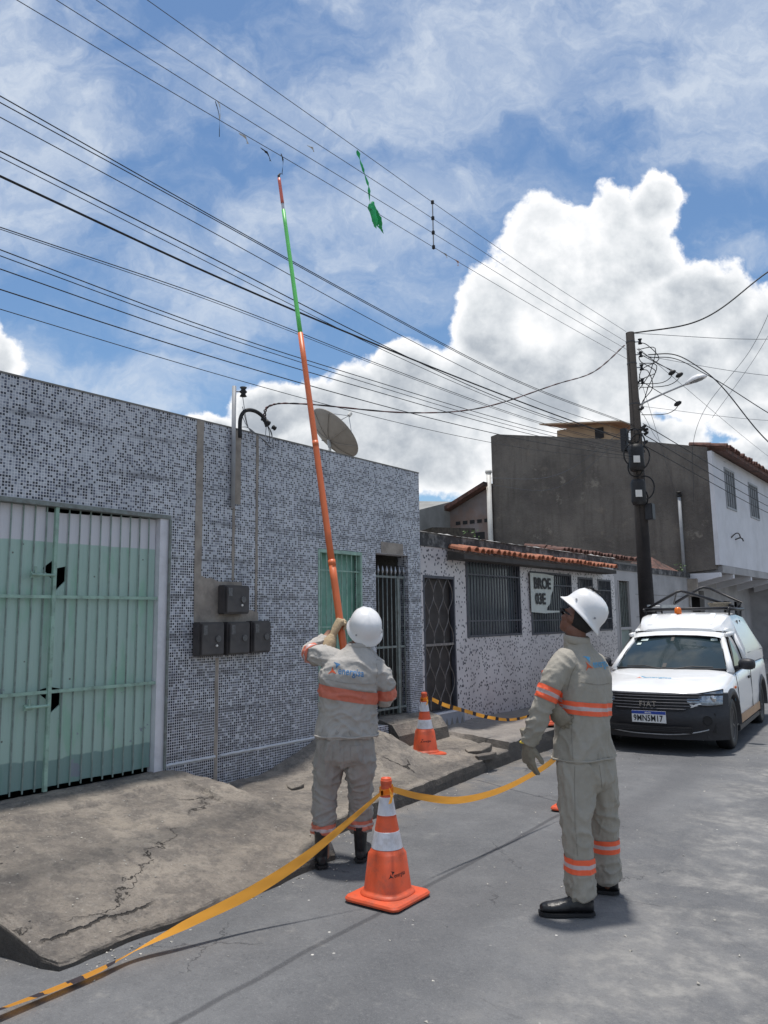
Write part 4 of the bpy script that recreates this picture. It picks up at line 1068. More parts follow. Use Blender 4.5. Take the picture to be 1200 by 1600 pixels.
for (c, r_, ph) in (((0.08, -0.10, 4.15), 0.20, 0.2), ((0.12, -0.08, 3.62), 0.19, 1.0), ((-0.05, -0.12, 4.22), 0.17, 2.0), ((0.06, -.13, 4.42), .15, .5), ((0.0, -.12, 4.0), .16, .9), ((0.04, -.1, 3.45), .15, 2.2), ((-.02, -.1, 4.55), .13, 1.4)):
    lp = [V(c) + V((r_ * math.cos(t) * .8, r_ * .25 * math.sin(t + ph), r_ * 1.1 * math.sin(t))) for t in [k * 2 * math.pi / 24 for k in range(25)]]
    MB().tube(lp, 0.013, 6).build('cable_loop', BLACK, pole, smooth=True)
for k in range(9):
    z = random.uniform(4.3, 5.3); a = random.uniform(-1, 1.6)
    MB().lathe([(0.004, -.05), (.028, -.03), (.028, .03), (.004, .05)], 8, Matrix.Translation((0.17 * math.cos(a), 0.17 * math.sin(a), z)) @ Matrix.Rotation(R(60), 4, 'Y')).build('clamp', BLACK, pole)
    MB().tube([(0, 0, z), (0.17 * math.cos(a), 0.17 * math.sin(a), z)], 0.008, 5).build('clamp_arm', BLACK, pole)
for k in range(5):      # drooping jumpers at the head
    z = 6.3 - k * 0.13
    j1, j2, j3 = random.uniform(.12, .42), random.uniform(.15, .5), random.uniform(-.1, .25)
    lp = catmull([(0.1, 0.1, z), (j1, .14, z - .05 - j3 * .4), (j2, .1 + j3, z - .25 - j1 * .5), (j1 * .6, .06, z - .55 + j3 * .5), (0.09, .03, z - .8 - j3)], 5)
    MB().tube(lp, 0.008, 5).build('jumper', BLACK, pole, smooth=True)
for (x, z) in ((0.66, 5.62), (0.72, 5.05), (0.78, 5.55)):
    MB().lathe([(0.004, -.07), (.03, -.05), (.045, 0), (.03, .05), (.004, .07)], 8, Matrix.Translation((x, .1, z)) @ Matrix.Rotation(R(70), 4, 'Y')).build('connector', BLACK, pole, smooth=True)
    MB().tube(catmull([(0.09, 0.05, z + .55), (x * .6, .08, z + .25), (x, .1, z), (x * .75, .08, z - .15), (0.1, .04, z - .1)], 4), 0.007, 5).build('lead', BLACK, pole, smooth=True)
MB().box((0.35, -0.02, 4.08), (0.62, 0.12, 4.24), Matrix.Rotation(R(22), 4, 'Y')).build('spare_coil_box', BLACK_METAL, pole, bevel=0.02) if False else None

lamp = thing('street_lamp', 'white street lamp head on a thin arm reaching right from the pole', 'street lamp', (PX, PY, 5.32))
MB().tube(catmull([(0.08, 0, 0.0), (0.45, -.02, 0.1), (0.9, -.04, 0.2), (1.0, -.045, .215)], 4), 0.017, 8).build('arm', STEEL, lamp, smooth=True)
ML = Matrix.Translation((1.08, -0.05, 0.235)) @ Matrix.Rotation(R(-12), 4, 'Y')
mb = MB()
rings = []
for (x, w, h) in ((-.17, .03, .03), (-.12, .06, .05), (-.02, .085, .085), (.08, .085, .085), (.15, .06, .055), (.19, .02, .02)):
    rings.append([ML @ V((x, w * math.cos(t), max(-0.012, h * math.sin(t)))) for t in [k * math.pi / 8 for k in range(16)]])
mb.loft(rings); mb.build('head', mat('white lamp shell', (0.80, 0.80, 0.82), 0.35, 0.03, 4), lamp, smooth=True)
mb = MB(); mb.loft([[ML @ V((x, w * math.cos(t), -0.014 - .02 * abs(math.sin(t)) * (w > .04))) for t in [k * math.pi / 6 for k in range(12)]] for x, w in ((-.1, .03), (0, .07), (.1, .06), (.14, .02))])
mb.build('lens', mat('grey lens', (0.25, 0.26, 0.27), 0.3, 0.1, 8), lamp, smooth=True)

def hermite0(pts, n=60):
    P = [V(p) for p in pts]; T = [0.0]
    for a, b_ in zip(P, P[1:]): T.append(T[-1] + (b_ - a).length)
    m_ = []
    for i in range(len(P)):
        if i == 0: m_.append((P[1] - P[0]) / (T[1] - T[0]))
        elif i == len(P) - 1: m_.append((P[-1] - P[-2]) / (T[-1] - T[-2]))
        else:
            a = (P[i] - P[i-1]) / (T[i] - T[i-1]); b_ = (P[i+1] - P[i]) / (T[i+1] - T[i])
            w = (T[i] - T[i-1]) / (T[i+1] - T[i-1]); m_.append(a * (1 - w) + b_ * w)
    out = []
    for i in range(n + 1):
        t = T[-1] * i / n; k = 0
        while k < len(P) - 2 and t > T[k+1]: k += 1
        h = T[k+1] - T[k]; s = (t - T[k]) / h
        out.append(P[k] * (2*s**3 - 3*s**2 + 1) + m_[k] * h * (s**3 - 2*s**2 + s) + P[k+1] * (-2*s**3 + 3*s**2) + m_[k+1] * h * (s**3 - s**2))
    return out
def wire(name, pts, r, label, cat='cable', group=None, m_=None, k=6, n=5):
    r = r * (0.68 if r < .009 else 0.85)
    mb = MB().tube(hermite0(pts, 90 if len(pts) > 3 else 24), r, n)
    o = mb.build(name, m_ or WIRE, smooth=True)
    return tag(o, label, cat, group)
XL = -4.7
top = [([(-20, 6.6), (-6, 6.33), (3.12, 6.405), (5.7, 6.45), (7.03, 6.47), (10, 6.56), (13.2, 6.70)], 'highest and rightmost of the four thin power lines crossing the top'),
       ([(-20, 6.3), (-6, 6.08), (2.69, 6.11), (6.61, 6.25), (10, 6.36), (13.2, 6.50)], 'second from the top of the four thin power lines'),
       ([(-20, 6.05), (-6, 5.88), (2.40, 5.905), (3.75, 5.944), (7.0, 6.08), (10, 6.20), (13.2, 6.36)], 'third from the top of the four thin power lines'),
       ([(-20, 5.85), (-6, 5.68), (2.13, 5.72), (3.76, 5.783), (4.94, 5.839), (7.05, 5.909), (10, 6.03), (13.2, 6.18)], 'lowest of the four thin power lines, the one the stick points at')]
for pts, lab in top:
    wire('power_line', [(XL + (0.02 if y < 13 else 0.05), y, z) for y, z in pts], 0.0048, lab, 'power line', 'thin overhead power lines', WIRE_THIN)
low = [([(-20, 5.25), (2.08, 5.0), (3.61, 4.925), (6.11, 4.827), (8.3, 4.78), (13.2, 4.95)], 0.0065, 'uppermost black cable of the communication bundle at the left photo edge'),
       ([(-20, 5.2), (2.086, 4.955), (3.61, 4.905), (6.11, 4.81), (8.3, 4.76), (13.2, 4.93)], 0.006, 'second black cable, hugging the uppermost one'),
       ([(-20, 5.1), (2.09, 4.855), (3.62, 4.79), (6.1, 4.664), (9.5, 4.62), (13.2, 4.80)], 0.0055, 'third black cable below the close pair'),
       ([(-20, 4.8), (2.10, 4.625), (3.62, 4.565), (6.1, 4.452), (9.5, 4.45), (13.2, 4.70)], 0.0075, 'fourth black cable, just above the thickest one'),
       ([(-20, 4.76), (2.10, 4.585), (3.62, 4.51), (6.1, 4.40), (9.5, 4.42), (13.2, 4.66)], 0.005, 'fifth black cable, directly under the fourth'),
       ([(-20, 4.65), (2.11, 4.458), (3.63, 4.416), (6.1, 4.43), (8.88, 4.50), (13.2, 4.62)], 0.0105, 'thickest black cable crossing the middle of the sky'),
       ([(-20, 4.3), (2.13, 4.118), (3.63, 4.20), (6.1, 4.229), (9, 4.30), (13.2, 4.55)], 0.0055, 'first thin cable under the thickest one'),
       ([(-20, 4.28), (2.13, 4.105), (3.63, 4.18), (6.1, 4.21), (9, 4.28), (13.2, 4.52)], 0.004, 'thin cable lying right under the first thin one'),
       ([(-20, 4.2), (2.14, 3.97), (3.64, 3.953), (6.1, 4.036), (9, 4.18), (13.2, 4.48)], 0.006, 'thin cable third below the thickest'),
       ([(-20, 4.1), (2.145, 3.93), (3.64, 3.92), (6.1, 3.99), (9, 4.13), (13.2, 4.44)], 0.005, 'thin cable close under the third one'),
       ([(-20, 4.05), (2.15, 3.844), (3.64, 3.84), (6.1, 3.93), (9, 4.08), (13.2, 4.42)], 0.006, 'thin cable fourth below the thickest'),
       ([(-20, 3.9), (2.15, 3.711), (3.64, 3.72), (6.1, 3.80), (9, 3.98), (13.2, 4.38)], 0.0065, 'second lowest cable at the left photo edge'),
       ([(-20, 3.8), (2.16, 3.583), (3.65, 3.59), (6.1, 3.66), (9, 3.86), (13.2, 4.34)], 0.0045, 'lowest thin cable at the left photo edge')]
for pts, r, lab in low:
    wire('telephone_cable', [(XL + (0 if y < 13 else .1), y, z) for y, z in pts], r, lab, 'cable', 'black communication cables above the pavement')
# the twisted service drop to the mast
drop = [(-4.66, 13.1, 6.42), (-4.72, 11.8, 5.62), (-4.8, 10.45, 5.09), (-5.0, 8.62, 4.38), (-5.15, 7.15, 4.03), (-5.3, 5.57, 3.82), (-5.38, 5.12, 3.72), (-5.40, 5.08, 3.56)]
for k in range(2):
    P = catmull(drop, 30)
    P = [p + V((0.010 * math.cos(i * .5 + k * math.pi), 0.010 * math.sin(i * .5 + k * math.pi), 0)) for i, p in enumerate(P)]
    tag(MB().tube(P, 0.007, 5).build('service_drop', WIRE if k else mat('red brown wire', (0.10, 0.03, 0.03), 0.6), smooth=True), ('black' if k else 'reddish') + ' strand of the twisted drop from the pole to the mast', 'cable', 'twisted service drop')
# wires on the far side of the pole
far_w = [([(-4.55, 13.25, 6.66), (-3.6, 13.6, 6.72), (-2.5, 14.5, 7.66), (0.5, 17.0, 10.2)], 0.016, 'thick cable rising to the right from the top of the pole'),
         ([(-4.55, 13.25, 6.66), (-2.5, 13.98, 6.26), (3.0, 15.9, 6.6)], 0.007, 'nearly level wire running right from the pole top'),
         ([(-4.5, 13.25, 6.25), (-2.5, 13.71, 5.55), (3.0, 15.0, 5.0)], 0.006, 'slanting wire crossing behind the street lamp'),
         ([(-4.3, 13.25, 6.2), (-3.9, 13.25, 6.12), (-3.4, 13.2, 5.72), (-2.5, 13.26, 4.346), (0, 13.3, 1.9)], 0.012, 'thick twisted drop falling right past the street lamp'),
         ([(-4.3, 13.25, 6.15), (-3.9, 13.25, 6.05), (-3.4, 13.3, 5.68), (-2.5, 13.45, 4.86), (0.3, 13.9, 2.5)], 0.009, 'thinner drop falling right above the thick one'),
         ([(-4.5, 13.25, 5.3), (-2.5, 13.4, 4.72), (3.0, 13.9, 4.3)], 0.005, 'faint wire heading right from the middle of the pole'),
         ([(-4.5, 13.35, 5.0), (-4.62, 24, 4.9), (-4.7, 40, 5.2)], 0.010, 'upper cable going on down the street beyond the pole'),
         ([(-4.5, 13.35, 4.8), (-4.62, 24, 4.65), (-4.7, 40, 5.0)], 0.010, 'middle cable going on down the street beyond the pole'),
         ([(-4.5, 13.35, 4.6), (-4.62, 24, 4.45), (-4.7, 40, 4.8)], 0.010, 'lower cable going on down the street beyond the pole'),
         ([(-4.5, 13.35, 6.4), (-4.62, 24, 6.2), (-4.7, 40, 6.5)], 0.006, 'power line going on down the street beyond the pole'),
         ([(-4.5, 13.3, 5.9), (-5.6, 18.7, 4.35)], 0.006, 'steep wire from the pole to the conduit on the dark wall'),
         ([(-4.5, 13.3, 5.2), (-5.2, 17.0, 5.3), (-4.8, 20.2, 5.4)], 0.006, 'wire from the pole to the eave of the white front'),
         ([(-4.7, 13.2, 4.95), (-7.8, 16.5, 4.9), (-10.75, 18.8, 5.55)], 0.007, 'pale wire from the pole to the top of the drain pipe'),
         ([(-4.7, 13.2, 4.85), (-7.8, 16.5, 4.6), (-10.75, 18.8, 5.35)], 0.006, 'second pale wire from the pole to the drain pipe'),
         ([(-2.35, 16.0, 8.4), (-3.3, 16.6, 7.0), (-4.2, 16.4, 5.9), (-5.3, 18.9, 4.3)], 0.007, 'diagonal wire from the upper right to the corner of the white front'),
         ([(-2.3, 16.2, 8.0), (-3.25, 16.8, 6.9), (-4.15, 16.6, 5.7)], 0.006, 'second diagonal wire beside the first at the right photo edge')]
for pts, r, lab in far_w:
    wire('overhead_wire', pts, r, lab, 'wire', 'wires around the utility pole', WIRE_THIN if r < 0.008 else WIRE)

# spacer clamped on the four power lines
sp = thing('line_spacer', 'vertical black spacer clipping the four power lines together', 'spacer', (XL + .02, 7.05, 5.91))
MB().tube([(0, 0, 0), (0, 0, 0.56)], 0.008, 6).build('rod', PIPE_GREY, sp)
for z in (0, .18, .36, .56):
    MB().lathe([(0.004, -.028), (.019, -.018), (.019, .018), (.004, .028)], 10, Matrix.Translation((0, 0, z))).build('clip', BLACK, sp, smooth=True)

# kite scraps caught in the lines
def ribbon(name, pts, w, m_, label, parent=None, twist=0.0, cat='kite scrap', wdir=(0, 1, 0)):
    if parent is not None: w = w * 1.5
    else: w = w * 1.25
    P = catmull(pts, 5); rows = []
    for i, p in enumerate(P):
        a = twist * i
        wd = V(wdir).normalized() * math.cos(a) + V((1, 0, 0)) * math.sin(a)
        ww = w * (0.5 + 0.5 * abs(noise.noise(V((i * .7, p.y, 0))) * 2))
        rows.append([p - wd * ww, p + V((0.002, 0, .004)), p + wd * ww])
    o = MB().grid(rows).build(name, m_, parent, fix=False)
    if parent is None: tag(o, label, cat, None)
    return o
kg = thing('green_kite', 'tattered green kite plastic and tail tangled on the upper power lines', 'kite scrap', (XL, 5.7, 6.45))
ribbon('tail', [(0, 0, 0), (0, .05, -.1), (0, .12, -.22), (.01, .17, -.33)], .014, KITE_G, None, kg, 0.6)
ribbon('tail', [(0.01, .17, -.33), (0.0, .19, -.45), (.01, .20, -.55)], .010, KITE_G, None, kg, 0.4)
ribbon('sheet', [(0.01, .20, -.50), (0.02, .24, -.58), (.0, .34, -.68)], .035, KITE_G, None, kg, 0.15, wdir=(0, .4, 1))
ribbon('sheet', [(0.01, .19, -.52), (0.03, .23, -.66), (.0, .30, -.72)], .030, KITE_G, None, kg, 0.25)
ribbon('sheet', [(0.02, .27, -.55), (0.02, .31, -.63), (.03, .36, -.72)], .022, KITE_G, None, kg, 0.25)
ribbon('shred', [(0.01, .30, -.70), (0.02, .36, -.73), (.0, .42, -.74)], .012, KITE_G, None, kg, 0.3)
for (y, z, m_, w, dy, dz, lab) in ((4.10, 5.80, KITE_W, .016, .10, -.05, 'white kite scrap on the lowest power line, left of the stick tip'),
                                  (3.85, 5.97, KITE_W, .007, .03, -.16, 'thin white string hanging between the power lines'),
                                  (4.95, 6.12, KITE_W, .014, .09, -.02, 'white kite scrap lying along the third power line'),
                                  (4.35, 5.79, BLACK, .011, .12, -.07, 'black shred beside the tip of the stick'),
                                  (4.60, 5.86, BLACK, .006, .01, -.20, 'dark thread dangling at the tip of the stick'),
                                  (3.83, 5.95, BLACK, .004, .05, -.30, 'dark thread crossing two power lines on the left'),
                                  (7.25, 5.93, KITE_W, .014, .12, -.03, 'pale scrap on the lowest line near the spacer'),
                                  (7.55, 5.95, mat('peach plastic', (0.65, 0.38, 0.28), 0.6), .014, .06, -.06, 'peach coloured scrap on the lowest line right of the spacer')):
    ribbon('kite_scrap', [(XL, y, z), (XL + .02, y + dy * .5, z + dz * .4), (XL, y + dy, z + dz)], w, m_, lab, twist=.35)

for i, (x, y, w, l, h, a, lab) in enumerate(((-4.62, 7.62, .16, .26, .035, 12, 'larger broken concrete slab lying on the pavement behind the cone'), (-4.38, 7.35, .10, .16, .03, -25, 'small broken concrete slab lying at the kerb edge'), (-4.95, 5.05, .09, .13, .025, 40, 'flat chip of concrete lying beside the legs of the left worker'))):
    mb = MB(); n_ = 7; ring = []
    for k in range(n_):
        t = 2 * math.pi * k / n_; q = random.uniform(.75, 1.1)
        ring.append((w * q * math.cos(t), l * q * math.sin(t)))
    mb.loft([[V((px, py, -.02)) for px, py in ring], [V((px * .97, py * .97, h)) for px, py in ring]])
    o = mb.build('concrete_fragment', PAVE, bevel=.004); o.location = (x, y, side_z(x, y) + .002); o.rotation_euler = (R(3), R(-4), R(a)); tag(o, lab, 'concrete slab')
#%%PART2%%
# ------------------------------------------------------------------ traffic cones and barrier tape
def ring_prof(prof, flat):
    """lathe whose lower body is flattened towards eight sides"""
    mb = MB(); n = 48; rings = []
    for (r, z, f) in prof:
        ring = []
        for k in range(n):
            a = 2 * math.pi * k / n
            oc = math.cos(math.pi / 4) / max(math.cos((a % (math.pi / 2)) - math.pi / 4), .01)
            q = (abs(math.cos(a)) ** 6 + abs(math.sin(a)) ** 6) ** (-1 / 6)
            rr = r * lerp(1, min(q, 1.16), f)
            ring.append(V((rr * math.cos(a), rr * math.sin(a), z)))
        rings.append(ring)
    mb.loft(rings); return mb
def project_mesh(me, bvh, direction, off=0.0015):
    bm = bmesh.new(); bm.from_mesh(me)
    bmesh.ops.triangulate(bm, faces=bm.faces)
    long = [e for e in bm.edges if e.calc_length() > 0.02]
    if long: bmesh.ops.subdivide_edges(bm, edges=long, cuts=2)
    D = V(direction).normalized()
    for v in bm.verts:
        hit, nrm, idx, dist = bvh.ray_cast(v.co - D * 0.6, D)
        if hit: v.co = hit - D * off + nrm * off * .5
    bm.to_mesh(me); bm.free()
def emblem_and_word(parent, bvh, origin, right, up, size, mats, D, sx=1.0):
    """the company mark: a curved orange arrowhead, a blue bird shape above it and the word in lower case"""
    right = V(right).normalized(); up = V(up).normalized(); nn = right.cross(up)
    M = Matrix((right, up, nn)).transposed().to_4x4(); M.translation = V(origin)
    red = [(0, 0), (.30, .42), (.36, .78), (.52, .48), (.88, .16), (.60, .20), (.40, .26)]
    blue = [(.42, 1.22), (.66, 1.05), (.72, .62), (.98, 1.0), (1.14, 1.06), (.92, 1.16), (.62, 1.20)]
    for nm, poly, mm in (('emblem', red, mats[0]), ('emblem', blue, mats[1])):
        mb = MB(); s = size * 1.05
        mb.add([M @ V((x * s - s * .95 , y * s - s * .22, 0)) for x, y in poly], [tuple(range(len(poly)))])
        o = mb.build(nm, mm, None, fix=False)
        project_mesh(o.data, bvh, D); o.parent = parent
    me = text_mesh('energisa', size, size * .012, 1.0, 0)
    me.transform(M @ Matrix.Translation((size * .02, 0, 0)) @ Matrix.Diagonal((sx, 1, 1, 1)))
    project_mesh(me, bvh, D)
    return link_mesh('lettering', me, mats[2], parent)
def make_cone(label, loc, rz, tilt=0.0):
    t = thing('traffic_cone', label, 'traffic cone', loc, rz, group='orange and white traffic cones')
    # base plate with rounded corners
    def sq(r, z, n=8, c=.05):
        pts = []
        for q in range(4):
            a0 = q * math.pi / 2
            cx, cy = (r - c) * (1 if q in (0, 3) else -1), (r - c) * (1 if q in (0, 1) else -1)
            for k in range(n + 1):
                a = a0 + k * math.pi / 2 / n
                pts.append(V((cx + c * math.cos(a), cy + c * math.sin(a), z)))
        return pts
    MB().loft([sq(.202, 0.0), sq(.204, .012), sq(.196, .024), sq(.168, .030)]).build('base', CONE_O, t, smooth=False)
    MB().loft([sq(.193, -.004), sq(.193, .0)]).build('rubber_foot', BLACK, t)
    ring_prof([(.160, .028, .5), (.158, .036, .5), (.146, .046, .5), (.134, .052, .7), (.129, .060, .9), (.106, .262, .8), (.104, .27, .4), (.1015, .285, 0), (.097, .292, 0), (.076, .40, 0), (.056, .50, 0), (.040, .60, 0), (.0345, .635, 0), (.033, .70, 0), (.030, .704, 0), (.026, .704, 0), (.024, .66, 0)], 0).build('body', CONE_O, t, smooth=True)
    MB().lathe([(.0985, .293), (.0985, .294), (.0785, .392), (.0770, .393)], 40).build('reflective_band', CONE_W, t, smooth=False)
    MB().lathe([(.0605, .487), (.0600, .488), (.0425, .590), (.041, .592)], 40).build('reflective_band', CONE_W, t, smooth=False)
    MB().lathe([(.0345, .665), (.0365, .668), (.0365, .688), (.0345, .690)], 24).build('collar', CONE_O, t)
    MB().lathe([(.012, .6), (.0239, .66), (.0239, .662), (.012, .7045)], 20).build('top_hole', BLACK, t) if False else None
    return t
cone1 = make_cone('nearest orange and white traffic cone on the asphalt with tape tied round its neck', (-2.93, 3.76, 0.012), R(2))
def bvh_of(o, M=None):
    me = o.data
    return BVHTree.FromPolygons([(M @ v.co if M else v.co) for v in me.vertices], [tuple(p.vertices) for p in me.polygons])
body = [c for c in cone1.children if c.name.startswith('body')][0]
# mark printed on the side turned to the camera
ca = R(-20) - 0
Dm = V((-math.cos(ca - R(2)), -math.sin(ca - R(2)), 0.0))
rt = V((0, 0, 1)).cross(-Dm).normalized()
emblem_and_word(cone1, bvh_of(body), -Dm * 0.11 + V((0, 0, .15)) - rt * .035, rt, V((0, 0, 1)), 0.034, (INK, INK, INK), Dm, 0.85)
cone1.scale = (.94, .94, .955)
cone2 = copy_tree(cone1); cone2.location = (-4.95, 7.05, 0.172); cone2.rotation_euler = (0, 0, R(-28)); cone2.scale = (.9, .9, .93)
cone2['label'] = 'traffic cone standing on the pavement beside the porch step'
cone3 = copy_tree(cone1); cone3.location = (-2.90, 6.38, 0.012); cone3.rotation_euler = (0, 0, R(5))
cone3['label'] = 'traffic cone behind the legs of the worker on the right, only its base corner showing'
cone4 = copy_tree(cone1); cone4.location = (-4.62, 9.3, 0.262); cone4.rotation_euler = (0, 0, R(50))
cone4['label'] = 'farthest traffic cone, glimpsed between arm and body of the worker on the right'

def hermite(pts, n=60):
    """smooth curve through unevenly spaced points"""
    P = [V(p) for p in pts]; T = [0.0]
    for a, b_ in zip(P, P[1:]): T.append(T[-1] + (b_ - a).length)
    m_ = []
    for i in range(len(P)):
        if i == 0: m_.append((P[1] - P[0]) / (T[1] - T[0]))
        elif i == len(P) - 1: m_.append((P[-1] - P[-2]) / (T[-1] - T[-2]))
        else:
            a = (P[i] - P[i-1]) / (T[i] - T[i-1]); b_ = (P[i+1] - P[i]) / (T[i+1] - T[i])
            w = (T[i] - T[i-1]) / (T[i+1] - T[i-1]); m_.append(a * (1 - w) + b_ * w)
    out = []
    for i in range(n + 1):
        t = T[-1] * i / n; k = 0
        while k < len(P) - 2 and t > T[k+1]: k += 1
        h = T[k+1] - T[k]; s = (t - T[k]) / h
        out.append(P[k] * (2*s**3 - 3*s**2 + 1) + m_[k] * h * (s**3 - 2*s**2 + s) + P[k+1] * (-2*s**3 + 3*s**2) + m_[k+1] * h * (s**3 - s**2))
    return out
def tape(pts, widths, dirs, label, n=90, mats=None, dash=None):
    P = hermite(pts, n); rows = []; mi = []
    m_ = len(pts) - 1
    T = [0.0]
    for a, b_ in zip(pts, pts[1:]): T.append(T[-1] + (V(b_) - V(a)).length)
    for i, p in enumerate(P):
        s = T[-1] * i / n
        w = interp(s, list(zip(T, widths)))
        k = 0
        while k < len(T) - 2 and s > T[k+1]: k += 1
        f = (s - T[k]) / (T[k+1] - T[k])
        dd = (V(dirs[k]).normalized().lerp(V(dirs[k+1]).normalized(), f)).normalized()
        cr = dd.cross(V((1, 0.3, 0))).normalized() * 0.004 * math.sin(i * .7)
        rows.append([p - dd * w, p - dd * w * .33 + cr, p + dd * w * .33 - cr, p + dd * w])
    mb = MB(); mb.grid(rows)
    o = mb.build('barrier_tape', mats or [TAPE_O], fix=False)
    if dash:
        for pi, poly in enumerate(o.data.polygons):
            seg = pi // 3
            if dash(seg / n): poly.material_index = 1
    for poly in o.data.polygons: poly.use_smooth = True
    return tag(o, label, 'barrier tape', 'orange barrier tape')
_T = NT(TAPE_O.node_tree); _b = _T.n['Principled BSDF']; _o = _T.n['Material Output']
_tr = _T.node('ShaderNodeBsdfTranslucent'); _tr.inputs[0].default_value = (1.0, 0.48, 0.08, 1)
_mx = _T.node('ShaderNodeMixShader'); _mx.inputs[0].default_value = 0.6
_T.l.new(_b.outputs[0], _mx.inputs[1]); _T.l.new(_tr.outputs[0], _mx.inputs[2]); _T.l.new(_mx.outputs[0], _o.inputs[0])
TAPE_B = mat('black tape stripe', (0.03, 0.02, 0.025), 0.5, 0.2, 9)
Z = (0, 0, 1)
tape([(-2.94, 3.72, .600), (-3.02, 3.52, .47), (-3.12, 3.25, .315), (-3.23, 3.0, .20), (-3.35, 2.62, .105), (-3.42, 2.38, .045), (-3.41, 2.20, .03), (-3.40, 1.95, .03), (-3.395, 1.70, .04), (-3.37, 1.2, .05), (-3.3, 0.3, .05)],
     [.012, .020, .030, .036, .036, .030, .030, .028, .030, .03, .03],
     [Z, (0, -.1, 1), (0, -.2, 1), (.1, -.3, 1), (.3, -.6, .8), (.5, -.8, .25), (1, -.4, .08), (1, .3, .06), (1, 0, .3), (1, 0, .4), (1, 0, .3)],
     'orange tape sagging from the near cone down to the bottom left corner of the road', 150, [TAPE_O, TAPE_B],
     lambda f: (f > .44) and ((f * 20) % 1) < .27)
tape([(-2.92, 3.80, .612), (-2.96, 4.15, .50), (-2.95, 4.55, .405), (-2.93, 5.0, .375), (-2.92, 5.5, .40), (-2.91, 6.0, .475), (-2.90, 6.34, .60)],
     [.018, .024, .026, .026, .026, .026, .02], [Z, (0, -.3, 1), (.3, 0, 1), (.3, 0, 1), (.3, 0, 1), (0, 0, 1), Z],
     'orange tape curving from the near cone to the cone behind the right worker', 70)
tape([(-4.93, 7.08, .775), (-4.88, 7.33, .67), (-4.82, 7.62, .585), (-4.72, 8.0, .475), (-4.62, 8.4, .41), (-4.55, 8.8, .45), (-4.6, 9.26, .82)],
     [.020, .022, .022, .020, .016, .014, .014], [Z, (.4, 0, 1), (-.2, .4, 1), (.4, 0, .9), (-.3, 0, .8), (.4, 0, .8), Z],
     'crumpled orange tape with dark stripes running from the pavement cone towards the pickup', 90, [TAPE_O, TAPE_B], lambda f: ((f * 13) % 1) < .3)
tape([(-4.62, 9.3, .86), (-4.3, 9.9, .6), (-4.15, 10.6, .62)], [.02, .02, .02], [Z, Z, Z], 'short orange tape between the farthest cone and the pickup', 20)
# knots
for (c, lab) in ((V((-2.93, 3.76, .620)), 'knot of orange tape tied round the neck of the nearest cone'), (V((-4.95, 7.05, .765)), 'knot of orange tape tied round the neck of the pavement cone')):
    mb = MB()
    for k in range(3):
        lp = [c + V((.042 * math.cos(a), .042 * math.sin(a), -.012 * k + .010 * math.sin(a + k))) for a in [j * 2 * math.pi / 18 for j in range(19)]]
        mb.grid([[p - V((0, 0, .013)), p + V((0, 0, .013))] for p in lp])
    mb.grid([[c + V((.04, -.02, .0)), c + V((.045, -.03, .02))], [c + V((.07, -.05, -.03)), c + V((.09, -.05, -.02))], [c + V((.06, -.06, -.07)), c + V((.085, -.06, -.06))]])
    o = mb.build('tape_knot', TAPE_O, fix=False); tag(o, lab, 'barrier tape')

# ------------------------------------------------------------------ people
def remesh(mb, voxel, smooth_it=4, name='tmp', mats=None):
    me = mb.mesh(name)
    bm = bmesh.new(); bm.from_mesh(me); bmesh.ops.recalc_face_normals(bm, faces=bm.faces); bm.to_mesh(me); bm.free()
    o = bpy.data.objects.new(name, me); col.objects.link(o)
    r_ = o.modifiers.new('r', 'REMESH'); r_.mode = 'VOXEL'; r_.voxel_size = voxel; r_.adaptivity = 0
    s_ = o.modifiers.new('s', 'SMOOTH'); s_.factor = 0.5; s_.iterations = smooth_it
    bpy.context.view_layer.update()
    dg = bpy.context.evaluated_depsgraph_get()
    out = bpy.data.meshes.new_from_object(o.evaluated_get(dg))
    bpy.data.objects.remove(o)
    out.polygons.foreach_set('use_smooth', [True] * len(out.polygons))
    return out
def chain(mb, pts, rad, ref=(1, 0, 0), k=4, n=16):
    """tapered elliptic limb; rad entries are (along ref, across)"""
    P = catmull(pts, k); Rr = []
    rad = [r if hasattr(r, '__len__') else (r, r) for r in rad]
    for i in range(len(P)):
        f = i / k; a = min(int(f), len(rad) - 2); t = f - a; t = t * t * (3 - 2 * t) if True else t
        Rr.append((lerp(rad[a][0], rad[a+1][0], t), lerp(rad[a][1], rad[a+1][1], t)))
    # rounded ends
    d0 = (P[0] - P[1]).normalized(); d1 = (P[-1] - P[-2]).normalized()
    e0 = min(Rr[0]); e1 = min(Rr[-1])
    P = [P[0] + d0 * e0 * .55, P[0] + d0 * e0 * .35] + P + [P[-1] + d1 * e1 * .35, P[-1] + d1 * e1 * .55]
    Rr = [(Rr[0][0] * .45, Rr[0][1] * .45), (Rr[0][0] * .8, Rr[0][1] * .8)] + Rr + [(Rr[-1][0] * .8, Rr[-1][1] * .8), (Rr[-1][0] * .45, Rr[-1][1] * .45)]
    mb.tube(P, Rr, n, ref=ref)
    return mb
def ellipsoid(mb, c, r, M=None, n=16, m_=10):
    prof = [(max(1e-3, math.sin(math.pi * i / m_)), -math.cos(math.pi * i / m_)) for i in range(m_ + 1)]
    T_ = Matrix.Translation(c) @ Matrix.Diagonal((r[0], r[1], r[2], 1))
    if M is not None: T_ = M @ T_
    return mb.lathe(prof, n, T_)
